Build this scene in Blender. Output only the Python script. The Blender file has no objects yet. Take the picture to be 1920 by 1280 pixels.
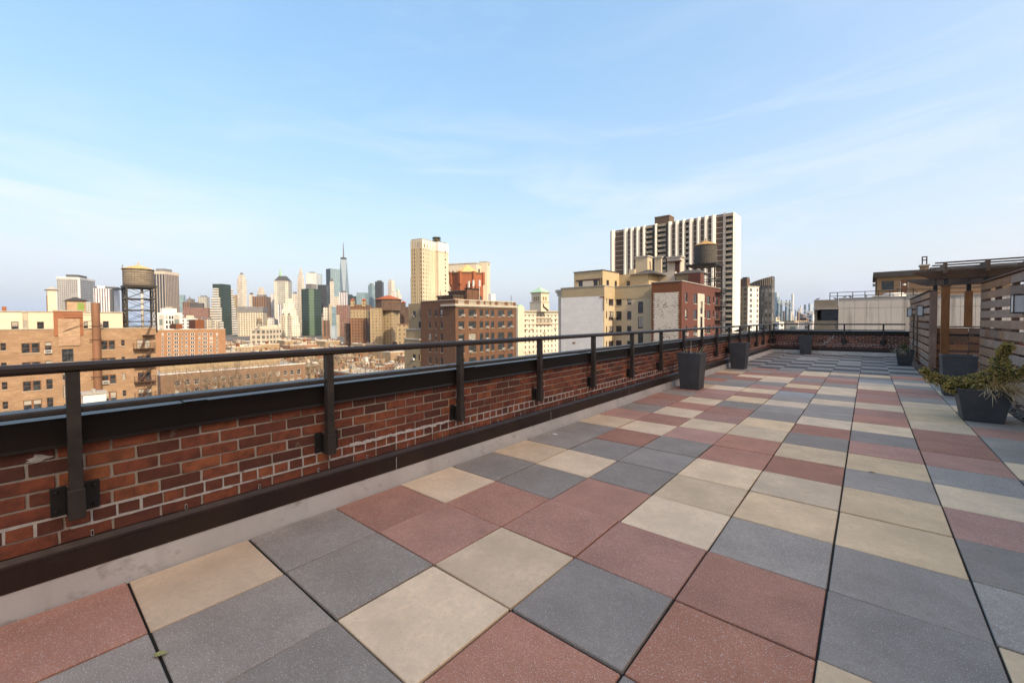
import bpy, bmesh, math, random
from mathutils import Vector, Matrix
random.seed(7)
scene = bpy.context.scene
COL = scene.collection
R = math.radians

# ------------------------------------------------------------------ camera
CAM = Vector((1.3702, -1.5970, 1.4689))
F_PX, CX, CY = 787.5, 960.0, 621.48
YAW, PITCH, ROLL = R(40.264), R(1.4993), R(-0.3447)
FW = Vector((-math.sin(YAW)*math.cos(PITCH), math.cos(YAW)*math.cos(PITCH), -math.sin(PITCH)))
_r = Vector((math.cos(YAW), math.sin(YAW), 0)); _u = _r.cross(FW)
RT = _r*math.cos(ROLL) + _u*math.sin(ROLL)
UP = -_r*math.sin(ROLL) + _u*math.cos(ROLL)
cd = bpy.data.cameras.new('camera'); cam = bpy.data.objects.new('camera', cd); COL.objects.link(cam)
m = Matrix((RT, UP, -FW)).transposed().to_4x4(); m.translation = CAM
cam.matrix_world = m
cd.sensor_fit = 'HORIZONTAL'; cd.sensor_width = 36.0; cd.lens = F_PX/1920*36
cd.shift_y = -(640-CY)/1920
cd.clip_start = 0.05; cd.clip_end = 30000
scene.camera = cam

# ------------------------------------------------------------------ sky, sun, exposure
SUN_EL, SUN_AZ = R(36), R(-9)          # azimuth measured from +X towards +Y
sun_dir = Vector((math.cos(SUN_EL)*math.cos(SUN_AZ), math.cos(SUN_EL)*math.sin(SUN_AZ), math.sin(SUN_EL)))
world = bpy.data.worlds.new('World'); scene.world = world; world.use_nodes = True
wn = world.node_tree.nodes; wl = world.node_tree.links; wn.clear()
def wnode(t, **k):
    n = wn.new(t)
    for a, b in k.items(): setattr(n, a, b)
    return n
sky = wnode('ShaderNodeTexSky', sky_type='NISHITA', sun_disc=False)
sky.sun_elevation = SUN_EL
sky.sun_rotation = math.atan2(sun_dir.x, sun_dir.y)
sky.altitude = 0; sky.air_density = 1.0; sky.dust_density = 4.0; sky.ozone_density = 2.0
# thin cirrus: stretched noise on the view direction, mixed over the sky colour
tc = wnode('ShaderNodeTexCoord')
sep = wnode('ShaderNodeSeparateXYZ'); wl.new(tc.outputs['Generated'], sep.inputs[0])
zc = wnode('ShaderNodeMath', operation='MAXIMUM'); wl.new(sep.outputs['Z'], zc.inputs[0]); zc.inputs[1].default_value = 0.0
za = wnode('ShaderNodeMath', operation='ADD'); wl.new(zc.outputs[0], za.inputs[0]); za.inputs[1].default_value = 0.10
dx = wnode('ShaderNodeMath', operation='DIVIDE'); wl.new(sep.outputs['X'], dx.inputs[0]); wl.new(za.outputs[0], dx.inputs[1])
dy = wnode('ShaderNodeMath', operation='DIVIDE'); wl.new(sep.outputs['Y'], dy.inputs[0]); wl.new(za.outputs[0], dy.inputs[1])
cmb = wnode('ShaderNodeCombineXYZ'); wl.new(dx.outputs[0], cmb.inputs[0]); wl.new(dy.outputs[0], cmb.inputs[1])
mp = wnode('ShaderNodeMapping'); wl.new(tc.outputs['Generated'], mp.inputs[0])
mp.inputs['Rotation'].default_value = (R(7), R(-6), R(20)); mp.inputs['Scale'].default_value = (1.3, 1.3, 7.5); mp.inputs['Location'].default_value = (0.35, 0.2, 0.9)
n1 = wnode('ShaderNodeTexNoise'); wl.new(mp.outputs[0], n1.inputs['Vector'])
n1.inputs['Scale'].default_value = 1.7; n1.inputs['Detail'].default_value = 9; n1.inputs['Roughness'].default_value = 0.62; n1.inputs['Distortion'].default_value = 0.9
mp2 = wnode('ShaderNodeMapping'); wl.new(cmb.outputs[0], mp2.inputs[0]); mp2.inputs['Scale'].default_value = (0.30, 0.30, 1)
mp2.inputs['Location'].default_value = (3.1, 1.7, 0)
n2 = wnode('ShaderNodeTexNoise'); wl.new(mp2.outputs[0], n2.inputs['Vector']); n2.inputs['Scale'].default_value = 1.1; n2.inputs['Detail'].default_value = 3
r1 = wnode('ShaderNodeMapRange'); wl.new(n1.outputs['Fac'], r1.inputs[0]); r1.inputs[1].default_value = 0.45; r1.inputs[2].default_value = 0.70
r2 = wnode('ShaderNodeMapRange'); wl.new(n2.outputs['Fac'], r2.inputs[0]); r2.inputs[1].default_value = 0.38; r2.inputs[2].default_value = 0.68
mu = wnode('ShaderNodeMath', operation='MULTIPLY'); wl.new(r1.outputs[0], mu.inputs[0]); wl.new(r2.outputs[0], mu.inputs[1])
fe = wnode('ShaderNodeMapRange'); wl.new(zc.outputs[0], fe.inputs[0]); fe.inputs[1].default_value = 0.16; fe.inputs[2].default_value = 0.46; fe.inputs[3].default_value = 1.0; fe.inputs[4].default_value = 0.12
mu3 = wnode('ShaderNodeMath', operation='MULTIPLY'); wl.new(mu.outputs[0], mu3.inputs[0]); wl.new(fe.outputs[0], mu3.inputs[1])
mu2 = wnode('ShaderNodeMath', operation='MULTIPLY'); wl.new(mu3.outputs[0], mu2.inputs[0]); mu2.inputs[1].default_value = 1.1
# soften the range and saturation of the sky as the hazy air of the photograph does
gm = wnode('ShaderNodeGamma'); wl.new(sky.outputs[0], gm.inputs[0]); gm.inputs[1].default_value = 0.45
hs = wnode('ShaderNodeHueSaturation'); wl.new(gm.outputs[0], hs.inputs['Color']); hs.inputs['Saturation'].default_value = 2.2
ml_ = wnode('ShaderNodeMix', data_type='RGBA', blend_type='MULTIPLY'); ml_.inputs[0].default_value = 1.0; wl.new(hs.outputs[0], ml_.inputs[6]); ml_.inputs[7].default_value = (2.6, 2.55, 2.85, 1)
mx = wnode('ShaderNodeMix', data_type='RGBA'); wl.new(mu2.outputs[0], mx.inputs[0]); wl.new(ml_.outputs[2], mx.inputs[6]); mx.inputs[7].default_value = (3.5, 4.1, 5.8, 1)
# pale moist air low over the horizon, the same all round
he = wnode('ShaderNodeMath', operation='MULTIPLY'); wl.new(zc.outputs[0], he.inputs[0]); he.inputs[1].default_value = -5.5
hx = wnode('ShaderNodeMath', operation='EXPONENT'); wl.new(he.outputs[0], hx.inputs[0])
hf = wnode('ShaderNodeMath', operation='MULTIPLY'); wl.new(hx.outputs[0], hf.inputs[0]); hf.inputs[1].default_value = 0.9
mh = wnode('ShaderNodeMix', data_type='RGBA'); wl.new(hf.outputs[0], mh.inputs[0]); wl.new(mx.outputs[2], mh.inputs[6]); mh.inputs[7].default_value = (1.5, 2.3, 4.2, 1)
bg = wnode('ShaderNodeBackground'); wl.new(mh.outputs[2], bg.inputs[0]); bg.inputs[1].default_value = 0.12
wo = wnode('ShaderNodeOutputWorld'); wl.new(bg.outputs[0], wo.inputs[0])

sl = bpy.data.lights.new('sun', 'SUN'); sl.energy = 2.0; sl.angle = R(0.6); sl.color = (1.0, 0.985, 0.97)
so = bpy.data.objects.new('sun', sl); COL.objects.link(so); so.location = (60, -20, 60)
so.rotation_euler = (-sun_dir).to_track_quat('-Z', 'Y').to_euler()
vs = scene.view_settings
vs.view_transform = 'Standard'; vs.look = 'None'; vs.gamma = 1.0; vs.exposure = 1.34; vs.use_curve_mapping = False
vs.use_white_balance = True; vs.white_balance_temperature = 9900; vs.white_balance_tint = 10   # the photograph is balanced for open shade
scene.render.engine = 'CYCLES'
scene.render.resolution_x = 1024; scene.render.resolution_y = 682
scene.cycles.max_bounces = 6

# ------------------------------------------------------------------ pixel helpers (a pixel gives a direction; the plane gives the distance)
def ray(px, py): return FW + RT*((px-CX)/F_PX) + UP*((CY-py)/F_PX)
def on_x(px, py, X): d = ray(px, py); return CAM + d*((X-CAM.x)/d.x)
def on_y(px, py, Y): d = ray(px, py); return CAM + d*((Y-CAM.y)/d.y)
def on_z(px, py, Z): d = ray(px, py); return CAM + d*((Z-CAM.z)/d.z)
def at(px, py, D): return CAM + ray(px, py)*D
GZ = -40.0                                # street level below the terrace

# ------------------------------------------------------------------ mesh helpers
class MB:
    def __init__(s): s.v = []; s.f = []; s.mi = []
    def face(s, pts, mi=0):
        b = len(s.v); s.v += [tuple(p) for p in pts]; s.f.append(tuple(range(b, b+len(pts)))); s.mi.append(mi)
    def box(s, x0, x1, y0, y1, z0, z1, mi=0, skip=''):
        b = len(s.v)
        s.v += [(x0,y0,z0),(x1,y0,z0),(x1,y1,z0),(x0,y1,z0),(x0,y0,z1),(x1,y0,z1),(x1,y1,z1),(x0,y1,z1)]
        for k, q in (('b',(0,3,2,1)),('t',(4,5,6,7)),('s',(0,1,5,4)),('e',(1,2,6,5)),('n',(2,3,7,6)),('w',(3,0,4,7))):
            if k in skip: continue
            s.f.append(tuple(b+i for i in q)); s.mi.append(mi)
        return s
    def frust(s, x0,x1,y0,y1,z0, X0,X1,Y0,Y1,z1, mi=0):
        b = len(s.v)
        s.v += [(x0,y0,z0),(x1,y0,z0),(x1,y1,z0),(x0,y1,z0),(X0,Y0,z1),(X1,Y0,z1),(X1,Y1,z1),(X0,Y1,z1)]
        for q in ((0,3,2,1),(4,5,6,7),(0,1,5,4),(1,2,6,5),(2,3,7,6),(3,0,4,7)):
            s.f.append(tuple(b+i for i in q)); s.mi.append(mi)
        return s
    def prism(s, poly, z0, z1, mi=0, poly2=None):
        n = len(poly); b = len(s.v); p2 = poly2 or poly
        s.v += [(x,y,z0) for x,y in poly] + [(x,y,z1) for x,y in p2]
        s.f.append(tuple(b+n-1-i for i in range(n))); s.f.append(tuple(b+n+i for i in range(n))); s.mi += [mi, mi]
        for i in range(n):
            j = (i+1) % n; s.f.append((b+i, b+j, b+n+j, b+n+i)); s.mi.append(mi)
        return s
    def extr(s, prof, p0, p1, ax, mi=0):
        """profile (a,b) swept from p0 to p1 along axis 'x' or 'y'; a is the other horizontal axis, b is z"""
        n = len(prof); b = len(s.v)
        for t in (p0, p1):
            s.v += [((t, a, c) if ax == 'x' else (a, t, c)) for a, c in prof]
        s.f.append(tuple(b+i for i in range(n))); s.f.append(tuple(b+2*n-1-i for i in range(n))); s.mi += [mi, mi]
        for i in range(n):
            j = (i+1) % n; s.f.append((b+j, b+i, b+n+i, b+n+j)); s.mi.append(mi)
        return s
    def tube(s, p0, p1, r0, r1=None, n=8, mi=0, cap=True):
        p0 = Vector(p0); p1 = Vector(p1); r1 = r0 if r1 is None else r1
        d = (p1-p0)
        if d.length < 1e-6: return s
        d.normalize(); a = d.orthogonal().normalized(); c = d.cross(a); b = len(s.v)
        for p, r in ((p0, r0), (p1, r1)):
            for i in range(n):
                t = 2*math.pi*i/n; s.v.append(tuple(p + a*(r*math.cos(t)) + c*(r*math.sin(t))))
        for i in range(n):
            j = (i+1) % n; s.f.append((b+i, b+j, b+n+j, b+n+i)); s.mi.append(mi)
        if cap:
            s.f.append(tuple(b+n-1-i for i in range(n))); s.f.append(tuple(b+n+i for i in range(n))); s.mi += [mi, mi]
        return s
    def beam(s, p0, p1, w, h, mi=0):
        p0 = Vector(p0); p1 = Vector(p1); d = (p1-p0).normalized()
        up = Vector((0,0,1)) if abs(d.z) < 0.95 else Vector((1,0,0))
        a = d.cross(up).normalized(); c = a.cross(d); b = len(s.v)
        for p in (p0, p1):
            for i, j in ((-1,-1),(1,-1),(1,1),(-1,1)): s.v.append(tuple(p + a*(i*w/2) + c*(j*h/2)))
        for q in ((0,1,2,3),(7,6,5,4),(0,4,5,1),(1,5,6,2),(2,6,7,3),(3,7,4,0)):
            s.f.append(tuple(b+i for i in q)); s.mi.append(mi)
        return s
    def lathe(s, prof, n=20, mi=0, cx=0, cy=0):
        b = len(s.v); k = len(prof)
        for r, z in prof:
            for i in range(n):
                t = 2*math.pi*i/n; s.v.append((cx+r*math.cos(t), cy+r*math.sin(t), z))
        for a in range(k-1):
            for i in range(n):
                j = (i+1) % n; s.f.append((b+a*n+i, b+a*n+j, b+(a+1)*n+j, b+(a+1)*n+i)); s.mi.append(mi)
        s.f.append(tuple(b+n-1-i for i in range(n))); s.f.append(tuple(b+(k-1)*n+i for i in range(n))); s.mi += [mi, mi]
        return s
    def mesh(s, name, mats, bevel=0, smooth=False):
        me = bpy.data.meshes.new(name); me.from_pydata(s.v, [], s.f)
        for q in (mats if isinstance(mats, (list, tuple)) else [mats]): me.materials.append(q)
        if any(s.mi): me.polygons.foreach_set('material_index', s.mi)
        if bevel:
            bm = bmesh.new(); bm.from_mesh(me)
            bmesh.ops.remove_doubles(bm, verts=bm.verts, dist=1e-6)
            bmesh.ops.bevel(bm, geom=list(bm.edges), offset=bevel, segments=1, affect='EDGES', profile=0.5)
            bm.to_mesh(me); bm.free()
        if smooth:
            me.polygons.foreach_set('use_smooth', [True]*len(me.polygons))
        me.update(); return me
    def build(s, name, mats, parent=None, loc=None, rot=None, bevel=0, smooth=False):
        return inst(name, s.mesh(name, mats, bevel, smooth), parent, loc, rot)
def inst(name, me, parent=None, loc=None, rot=None):
    o = bpy.data.objects.new(name, me); COL.objects.link(o)
    if parent is not None: o.parent = parent
    if loc is not None: o.location = loc
    if rot is not None: o.rotation_euler = rot if isinstance(rot, (tuple, list)) else (0, 0, rot)
    return o
def tag(o, label, cat, group=None):
    o['label'] = label; o['category'] = cat
    if group: o['group'] = group
    return o
def thing(name, label, cat, loc=(0,0,0), rotz=0, group=None):
    o = bpy.data.objects.new(name, None); COL.objects.link(o); o.location = loc; o.rotation_euler = (0,0,rotz)
    o.empty_display_size = 0.2
    return tag(o, label, cat, group)
def struct(o): o['kind'] = 'structure'; return o
def stuff(o): o['kind'] = 'stuff'; return o

# ------------------------------------------------------------------ materials
def newmat(name):
    mt = bpy.data.materials.new(name); mt.use_nodes = True; nt = mt.node_tree
    return mt, nt, nt.nodes['Principled BSDF'], nt.nodes, nt.links
def c4(c): return (c[0], c[1], c[2], 1)
def nd(N, t, **k):
    n = N.new(t)
    for a, b in k.items(): setattr(n, a, b)
    return n
def noise(N, L, vec, scale, detail=4, rough=0.55, sc=None):
    if sc is not None:
        mp = nd(N, 'ShaderNodeMapping'); L.new(vec, mp.inputs[0]); mp.inputs['Scale'].default_value = sc; vec = mp.outputs[0]
    n = nd(N, 'ShaderNodeTexNoise'); L.new(vec, n.inputs['Vector']); n.inputs['Scale'].default_value = scale
    n.inputs['Detail'].default_value = detail; n.inputs['Roughness'].default_value = rough
    return n.outputs['Fac']
def rng(N, L, src, a, b, c=0.0, d=1.0):
    r = nd(N, 'ShaderNodeMapRange'); L.new(src, r.inputs[0])
    for i, x in enumerate((a, b, c, d)): r.inputs[i+1].default_value = x
    return r.outputs[0]
def mixc(N, L, fac, a, b, mode='MIX'):
    m_ = nd(N, 'ShaderNodeMix', data_type='RGBA', blend_type=mode)
    if isinstance(fac, (int, float)): m_.inputs[0].default_value = fac
    else: L.new(fac, m_.inputs[0])
    for i, x in ((6, a), (7, b)):
        if isinstance(x, (tuple, list)): m_.inputs[i].default_value = c4(x)
        else: L.new(x, m_.inputs[i])
    return m_.outputs[2]
def math_(N, L, op, a, b=None):
    n = nd(N, 'ShaderNodeMath', operation=op)
    for i, x in enumerate((a, b)):
        if x is None: continue
        if isinstance(x, (int, float)): n.inputs[i].default_value = x
        else: L.new(x, n.inputs[i])
    return n.outputs[0]
def bump(N, L, bs, h, strength=0.3, dist=0.01):
    b = nd(N, 'ShaderNodeBump'); b.inputs['Strength'].default_value = strength; b.inputs['Distance'].default_value = dist
    L.new(h, b.inputs['Height']); L.new(b.outputs[0], bs.inputs['Normal'])
def shade(c, k): return tuple(min(1, x*k) for x in c)

def mat_plain(name, col, rough=0.7, metal=0.0, var=0.18, scale=2.0, sc=None, bumpn=0.0, objrand=0.0, spec=None):
    """one colour with mottling, optional per-object tint"""
    mt, nt, bs, N, L = newmat(name)
    tcn = nd(N, 'ShaderNodeTexCoord').outputs['Object']
    f = noise(N, L, tcn, scale, 6, 0.6, sc)
    colr = mixc(N, L, rng(N, L, f, 0.3, 0.7), shade(col, 1-var), shade(col, 1+var))
    if objrand:
        oi = nd(N, 'ShaderNodeObjectInfo').outputs['Random']
        hv = nd(N, 'ShaderNodeHueSaturation'); L.new(colr, hv.inputs['Color']); L.new(rng(N, L, oi, 0, 1, 1-objrand, 1+objrand), hv.inputs['Value']); colr = hv.outputs[0]
    L.new(colr, bs.inputs['Base Color']); bs.inputs['Roughness'].default_value = rough; bs.inputs['Metallic'].default_value = metal
    if spec is not None: bs.inputs['Specular IOR Level'].default_value = spec
    if bumpn: bump(N, L, bs, f, bumpn, 0.01)
    return mt

def mat_wall(name, col, col2=None, rough=0.9, streak=0.5, patch=0.5, seed=0.0):
    """far masonry: horizontally streaked courses plus weathered patches; object coordinates in metres"""
    mt, nt, bs, N, L = newmat(name)
    tcn = nd(N, 'ShaderNodeTexCoord').outputs['Object']
    mp = nd(N, 'ShaderNodeMapping'); L.new(tcn, mp.inputs[0]); mp.inputs['Location'].default_value = (seed*3.1, seed*7.7, seed*1.3); v = mp.outputs[0]
    a = noise(N, L, v, 1.0, 3, 0.6, (0.9, 0.9, 7.0))
    b = noise(N, L, v, 0.16, 4, 0.6)
    c = noise(N, L, v, 2.6, 5, 0.7)
    bl = noise(N, L, v, 0.9, 7, 0.75, (0.7, 0.7, 1.5))
    vs_ = noise(N, L, v, 1.0, 4, 0.65, (1.3, 1.3, 0.07))
    c2 = col2 or shade(col, 0.72)
    x = mixc(N, L, math_(N, L, 'MULTIPLY', rng(N, L, a, 0.35, 0.7), streak), col, c2)
    x = mixc(N, L, math_(N, L, 'MULTIPLY', rng(N, L, b, 0.4, 0.75), patch), x, shade(c2, 0.85))
    x = mixc(N, L, math_(N, L, 'MULTIPLY', rng(N, L, bl, 0.42, 0.66), 0.55*max(streak, patch)), x, shade(c2, 0.72))
    x = mixc(N, L, math_(N, L, 'MULTIPLY', rng(N, L, bl, 0.46, 0.30), 0.6*streak), x, shade(col, 1.28))
    x = mixc(N, L, math_(N, L, 'MULTIPLY', rng(N, L, c, 0.55, 0.75), 0.3), x, shade(col, 1.3))
    x = mixc(N, L, math_(N, L, 'MULTIPLY', rng(N, L, vs_, 0.6, 0.78), 0.3), x, shade(col, 0.6))
    L.new(x, bs.inputs['Base Color']); bs.inputs['Roughness'].default_value = rough; bs.inputs['Specular IOR Level'].default_value = 0.2
    return mt

def mat_facade(name, wall, glass, bw, fh, wu, wv, rough=0.25, blinds=0.35, blind=(0.5,0.5,0.48), wvar=0.2, metal=0.0, v0=0.0, u0=0.0):
    """far curtain walls whose windows are too small to tell apart: bays of bw metres, floors of fh"""
    mt, nt, bs, N, L = newmat(name)
    tcn = nd(N, 'ShaderNodeTexCoord').outputs['Object']
    g = nd(N, 'ShaderNodeNewGeometry')
    vt = nd(N, 'ShaderNodeVectorTransform', vector_type='NORMAL', convert_from='WORLD', convert_to='OBJECT'); L.new(g.outputs['True Normal'], vt.inputs[0])
    sn = nd(N, 'ShaderNodeSeparateXYZ'); L.new(vt.outputs[0], sn.inputs[0]); sp = nd(N, 'ShaderNodeSeparateXYZ'); L.new(tcn, sp.inputs[0])
    u = math_(N, L, 'SUBTRACT', math_(N, L, 'MULTIPLY', sn.outputs[0], sp.outputs[1]), math_(N, L, 'MULTIPLY', sn.outputs[1], sp.outputs[0]))
    us = math_(N, L, 'ADD', math_(N, L, 'DIVIDE', u, bw), u0); vs_ = math_(N, L, 'ADD', math_(N, L, 'DIVIDE', sp.outputs[2], fh), v0)
    mu_ = math_(N, L, 'LESS_THAN', math_(N, L, 'ABSOLUTE', math_(N, L, 'SUBTRACT', math_(N, L, 'FRACT', us), 0.5)), wu/2)
    mv_ = math_(N, L, 'LESS_THAN', math_(N, L, 'ABSOLUTE', math_(N, L, 'SUBTRACT', math_(N, L, 'FRACT', vs_), 0.5)), wv/2)
    side = math_(N, L, 'LESS_THAN', math_(N, L, 'ABSOLUTE', sn.outputs[2]), 0.6)
    mask = math_(N, L, 'MULTIPLY', math_(N, L, 'MULTIPLY', mu_, mv_), side)
    cc = nd(N, 'ShaderNodeCombineXYZ'); L.new(math_(N, L, 'FLOOR', us), cc.inputs[0]); L.new(math_(N, L, 'FLOOR', vs_), cc.inputs[1]); L.new(math_(N, L, 'ROUND', math_(N, L, 'MULTIPLY', sn.outputs[0], 3.0)), cc.inputs[2])
    wnz = nd(N, 'ShaderNodeTexWhiteNoise', noise_dimensions='3D'); L.new(cc.outputs[0], wnz.inputs['Vector'])
    bl = math_(N, L, 'MULTIPLY', math_(N, L, 'POWER', wnz.outputs['Value'], 2.0), blinds)
    gl = mixc(N, L, bl, glass, blind)
    nz = noise(N, L, tcn, 0.05, 4, 0.6); nf = noise(N, L, tcn, 0.5, 3, 0.6, (1, 1, 0.15))
    wc = mixc(N, L, rng(N, L, nz, 0.3, 0.7), shade(wall, 1-wvar), shade(wall, 1+wvar*0.6))
    wc = mixc(N, L, math_(N, L, 'MULTIPLY', rng(N, L, nf, 0.5, 0.8), 0.3), wc, shade(wall, 0.65))
    L.new(mixc(N, L, mask, wc, gl), bs.inputs['Base Color'])
    L.new(rng(N, L, mask, 0, 1, 0.85, rough), bs.inputs['Roughness']); bs.inputs['Metallic'].default_value = metal
    return mt

def mat_glass(name, col=(0.02,0.025,0.03), rough=0.06, blinds=0.32, blind=(0.34,0.325,0.29)):
    """window glass: dark and reflective; some panes have a pale blind behind"""
    mt, nt, bs, N, L = newmat(name)
    oi = nd(N, 'ShaderNodeObjectInfo').outputs['Random']
    wnz = nd(N, 'ShaderNodeTexWhiteNoise', noise_dimensions='1D'); L.new(oi, wnz.inputs['W'])
    tcn = nd(N, 'ShaderNodeTexCoord').outputs['Object']; sp = nd(N, 'ShaderNodeSeparateXYZ'); L.new(tcn, sp.inputs[0])
    low = math_(N, L, 'GREATER_THAN', sp.outputs[2], math_(N, L, 'ADD', math_(N, L, 'MULTIPLY', oi, 2.2), -0.2))
    f = math_(N, L, 'MULTIPLY', math_(N, L, 'GREATER_THAN', wnz.outputs['Value'], 1-blinds), low)
    n = noise(N, L, tcn, 1.6, 3, 0.6)
    gcol = mixc(N, L, rng(N, L, n, 0.4, 0.7), col, shade(col, 3.0))
    L.new(mixc(N, L, f, gcol, blind), bs.inputs['Base Color']); bs.inputs['Roughness'].default_value = rough
    return mt

M = {}
# ================================================================== TERRACE
T = 0.61
X_CURB, X_BRICK, Y_END = -1.83, -1.905, 20.10      # curb foot, brick face of the long wall, curb foot of the end wall
YB = Y_END + 0.075                                   # brick face of the end wall
Z_LOW, Z_HI = 0.285, 0.832                           # brickwork between flashing and coping

def mat_paver(name, col, speck=0.8, darksp=0.5):
    mt, nt, bs, N, L = newmat(name)
    tcn = nd(N, 'ShaderNodeTexCoord').outputs['Object']; oi = nd(N, 'ShaderNodeObjectInfo').outputs['Random']
    off = nd(N, 'ShaderNodeCombineXYZ'); 
    for i in range(3): L.new(math_(N, L, 'MULTIPLY', oi, 37.0+11*i), off.inputs[i])
    va = nd(N, 'ShaderNodeVectorMath', operation='ADD'); L.new(tcn, va.inputs[0]); L.new(off.outputs[0], va.inputs[1]); v = va.outputs[0]
    big = noise(N, L, v, 3.2, 4, 0.6); mid = noise(N, L, v, 28, 5, 0.7); fine = noise(N, L, v, 175, 3, 0.65); fine2 = noise(N, L, v, 95, 2, 0.5)
    x = mixc(N, L, rng(N, L, big, 0.3, 0.7), shade(col, 0.80), shade(col, 1.12))
    x = mixc(N, L, rng(N, L, mid, 0.35, 0.7, 0, 0.6), x, shade(col, 0.76))
    x = mixc(N, L, rng(N, L, fine, 0.58, 0.67, 0, speck), x, (0.74, 0.69, 0.63))
    x = mixc(N, L, rng(N, L, fine2, 0.34, 0.29, 0, darksp), x, shade(col, 0.5))
    st = noise(N, L, v, 5.5, 2, 0.5)
    x = mixc(N, L, rng(N, L, st, 0.70, 0.78, 0, 0.35), x, shade(col, 0.55))
    hv = nd(N, 'ShaderNodeHueSaturation'); L.new(x, hv.inputs['Color']); L.new(rng(N, L, oi, 0, 1, 0.86, 1.12), hv.inputs['Value'])
    wnz = nd(N, 'ShaderNodeTexWhiteNoise', noise_dimensions='1D'); L.new(oi, wnz.inputs['W']); L.new(rng(N, L, wnz.outputs['Value'], 0, 1, 0.9, 1.1), hv.inputs['Saturation'])
    L.new(hv.outputs[0], bs.inputs['Base Color']); bs.inputs['Roughness'].default_value = 0.86; bs.inputs['Specular IOR Level'].default_value = 0.3
    bump(N, L, bs, mixc(N, L, 0.5, fine, mid), 0.35, 0.004)
    return mt
M['paverR'] = mat_paver('paver_red', (0.50, 0.235, 0.165))
M['paverG'] = mat_paver('paver_grey', (0.355, 0.30, 0.25))
M['paverB'] = mat_paver('paver_beige', (0.84, 0.605, 0.39), 0.5, 0.5)
M['paverL'] = mat_paver('paver_pale_grey', (0.34, 0.34, 0.325))
M['membrane'] = mat_plain('roof_membrane', (0.022, 0.021, 0.02), 0.9, scale=6)
M['bronze'] = mat_plain('dark_bronze_metal', (0.014, 0.010, 0.0085), 0.34, 0.0, 0.25, 1.3, (1, 1, 8), spec=0.25)
M['bronze_dull'] = mat_plain('dull_bronze_steel', (0.045, 0.036, 0.030), 0.5, 0.0, 0.3, 9, spec=0.35)
M['black_steel'] = mat_plain('black_steel', (0.012, 0.011, 0.010), 0.5, 0.0, 0.2, 9)
M['caulk'] = mat_plain('caulk', (0.42, 0.40, 0.37), 0.9, scale=30)

def mat_handrail():
    mt, nt, bs, N, L = newmat('handrail_brown')
    tcn = nd(N, 'ShaderNodeTexCoord').outputs['Object']
    a = noise(N, L, tcn, 1.0, 5, 0.65, (90, 1.5, 90))
    L.new(mixc(N, L, rng(N, L, a, 0.35, 0.7), (0.022, 0.015, 0.012), (0.060, 0.040, 0.029)), bs.inputs['Base Color']); bs.inputs['Roughness'].default_value = 0.42
    return mt
M['handrail'] = mat_handrail()

def mat_flashing():
    mt, nt, bs, N, L = newmat('brown_flashing')
    tcn = nd(N, 'ShaderNodeTexCoord').outputs['Object']
    a = noise(N, L, tcn, 1.0, 5, 0.6, (2, 3, 0.5)); b = noise(N, L, tcn, 1.0, 4, 0.6, (2.2, 2.2, 0.4)); c = noise(N, L, tcn, 14, 5, 0.7)
    x = mixc(N, L, rng(N, L, a, 0.3, 0.7), (0.022, 0.012, 0.009), (0.042, 0.022, 0.016))
    x = mixc(N, L, rng(N, L, b, 0.66, 0.74, 0, 0.35), x, (0.11, 0.12, 0.10))
    x = mixc(N, L, rng(N, L, c, 0.62, 0.75, 0, 0.3), x, (0.09, 0.07, 0.055))
    L.new(x, bs.inputs['Base Color']); L.new(rng(N, L, c, 0.3, 0.7, 0.36, 0.55), bs.inputs['Roughness']); bs.inputs['Metallic'].default_value = 0.2
    return mt
M['flashing'] = mat_flashing()

def mat_stucco():
    mt, nt, bs, N, L = newmat('grey_stucco')
    tcn = nd(N, 'ShaderNodeTexCoord').outputs['Object']
    a = noise(N, L, tcn, 1.6, 5, 0.6); b = noise(N, L, tcn, 1.0, 6, 0.7, (5, 5, 9)); c = noise(N, L, tcn, 60, 4, 0.6); e = noise(N, L, tcn, 1.0, 4, 0.6, (3.5, 3.5, 0.8))
    x = mixc(N, L, rng(N, L, a, 0.3, 0.7), (0.46, 0.435, 0.40), (0.58, 0.555, 0.52))
    x = mixc(N, L, rng(N, L, b, 0.56, 0.68, 0, 0.6), x, (0.22, 0.19, 0.165))
    x = mixc(N, L, rng(N, L, e, 0.57, 0.72, 0, 0.45), x, (0.27, 0.25, 0.225))
    L.new(x, bs.inputs['Base Color']); bs.inputs['Roughness'].default_value = 0.92
    bump(N, L, bs, mixc(N, L, 0.5, c, b), 0.5, 0.008)
    return mt
M['stucco'] = mat_stucco()

def mat_mortar():
    mt, nt, bs, N, L = newmat('mortar')
    tcn = nd(N, 'ShaderNodeTexCoord').outputs['Object']
    a = noise(N, L, tcn, 2.2, 4, 0.6); c = noise(N, L, tcn, 90, 4, 0.6)
    x = mixc(N, L, rng(N, L, a, 0.35, 0.7), (0.40, 0.355, 0.29), (0.56, 0.52, 0.46))
    x = mixc(N, L, rng(N, L, c, 0.3, 0.7, 0, 0.4), x, (0.22, 0.19, 0.15))
    L.new(x, bs.inputs['Base Color']); bs.inputs['Roughness'].default_value = 0.95; bump(N, L, bs, c, 0.6, 0.004)
    return mt
M['mortar'] = mat_mortar()
M['mortar_white'] = mat_plain('white_repointing_mortar', (0.47, 0.445, 0.41), 0.95, scale=25, bumpn=0.3)

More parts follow.
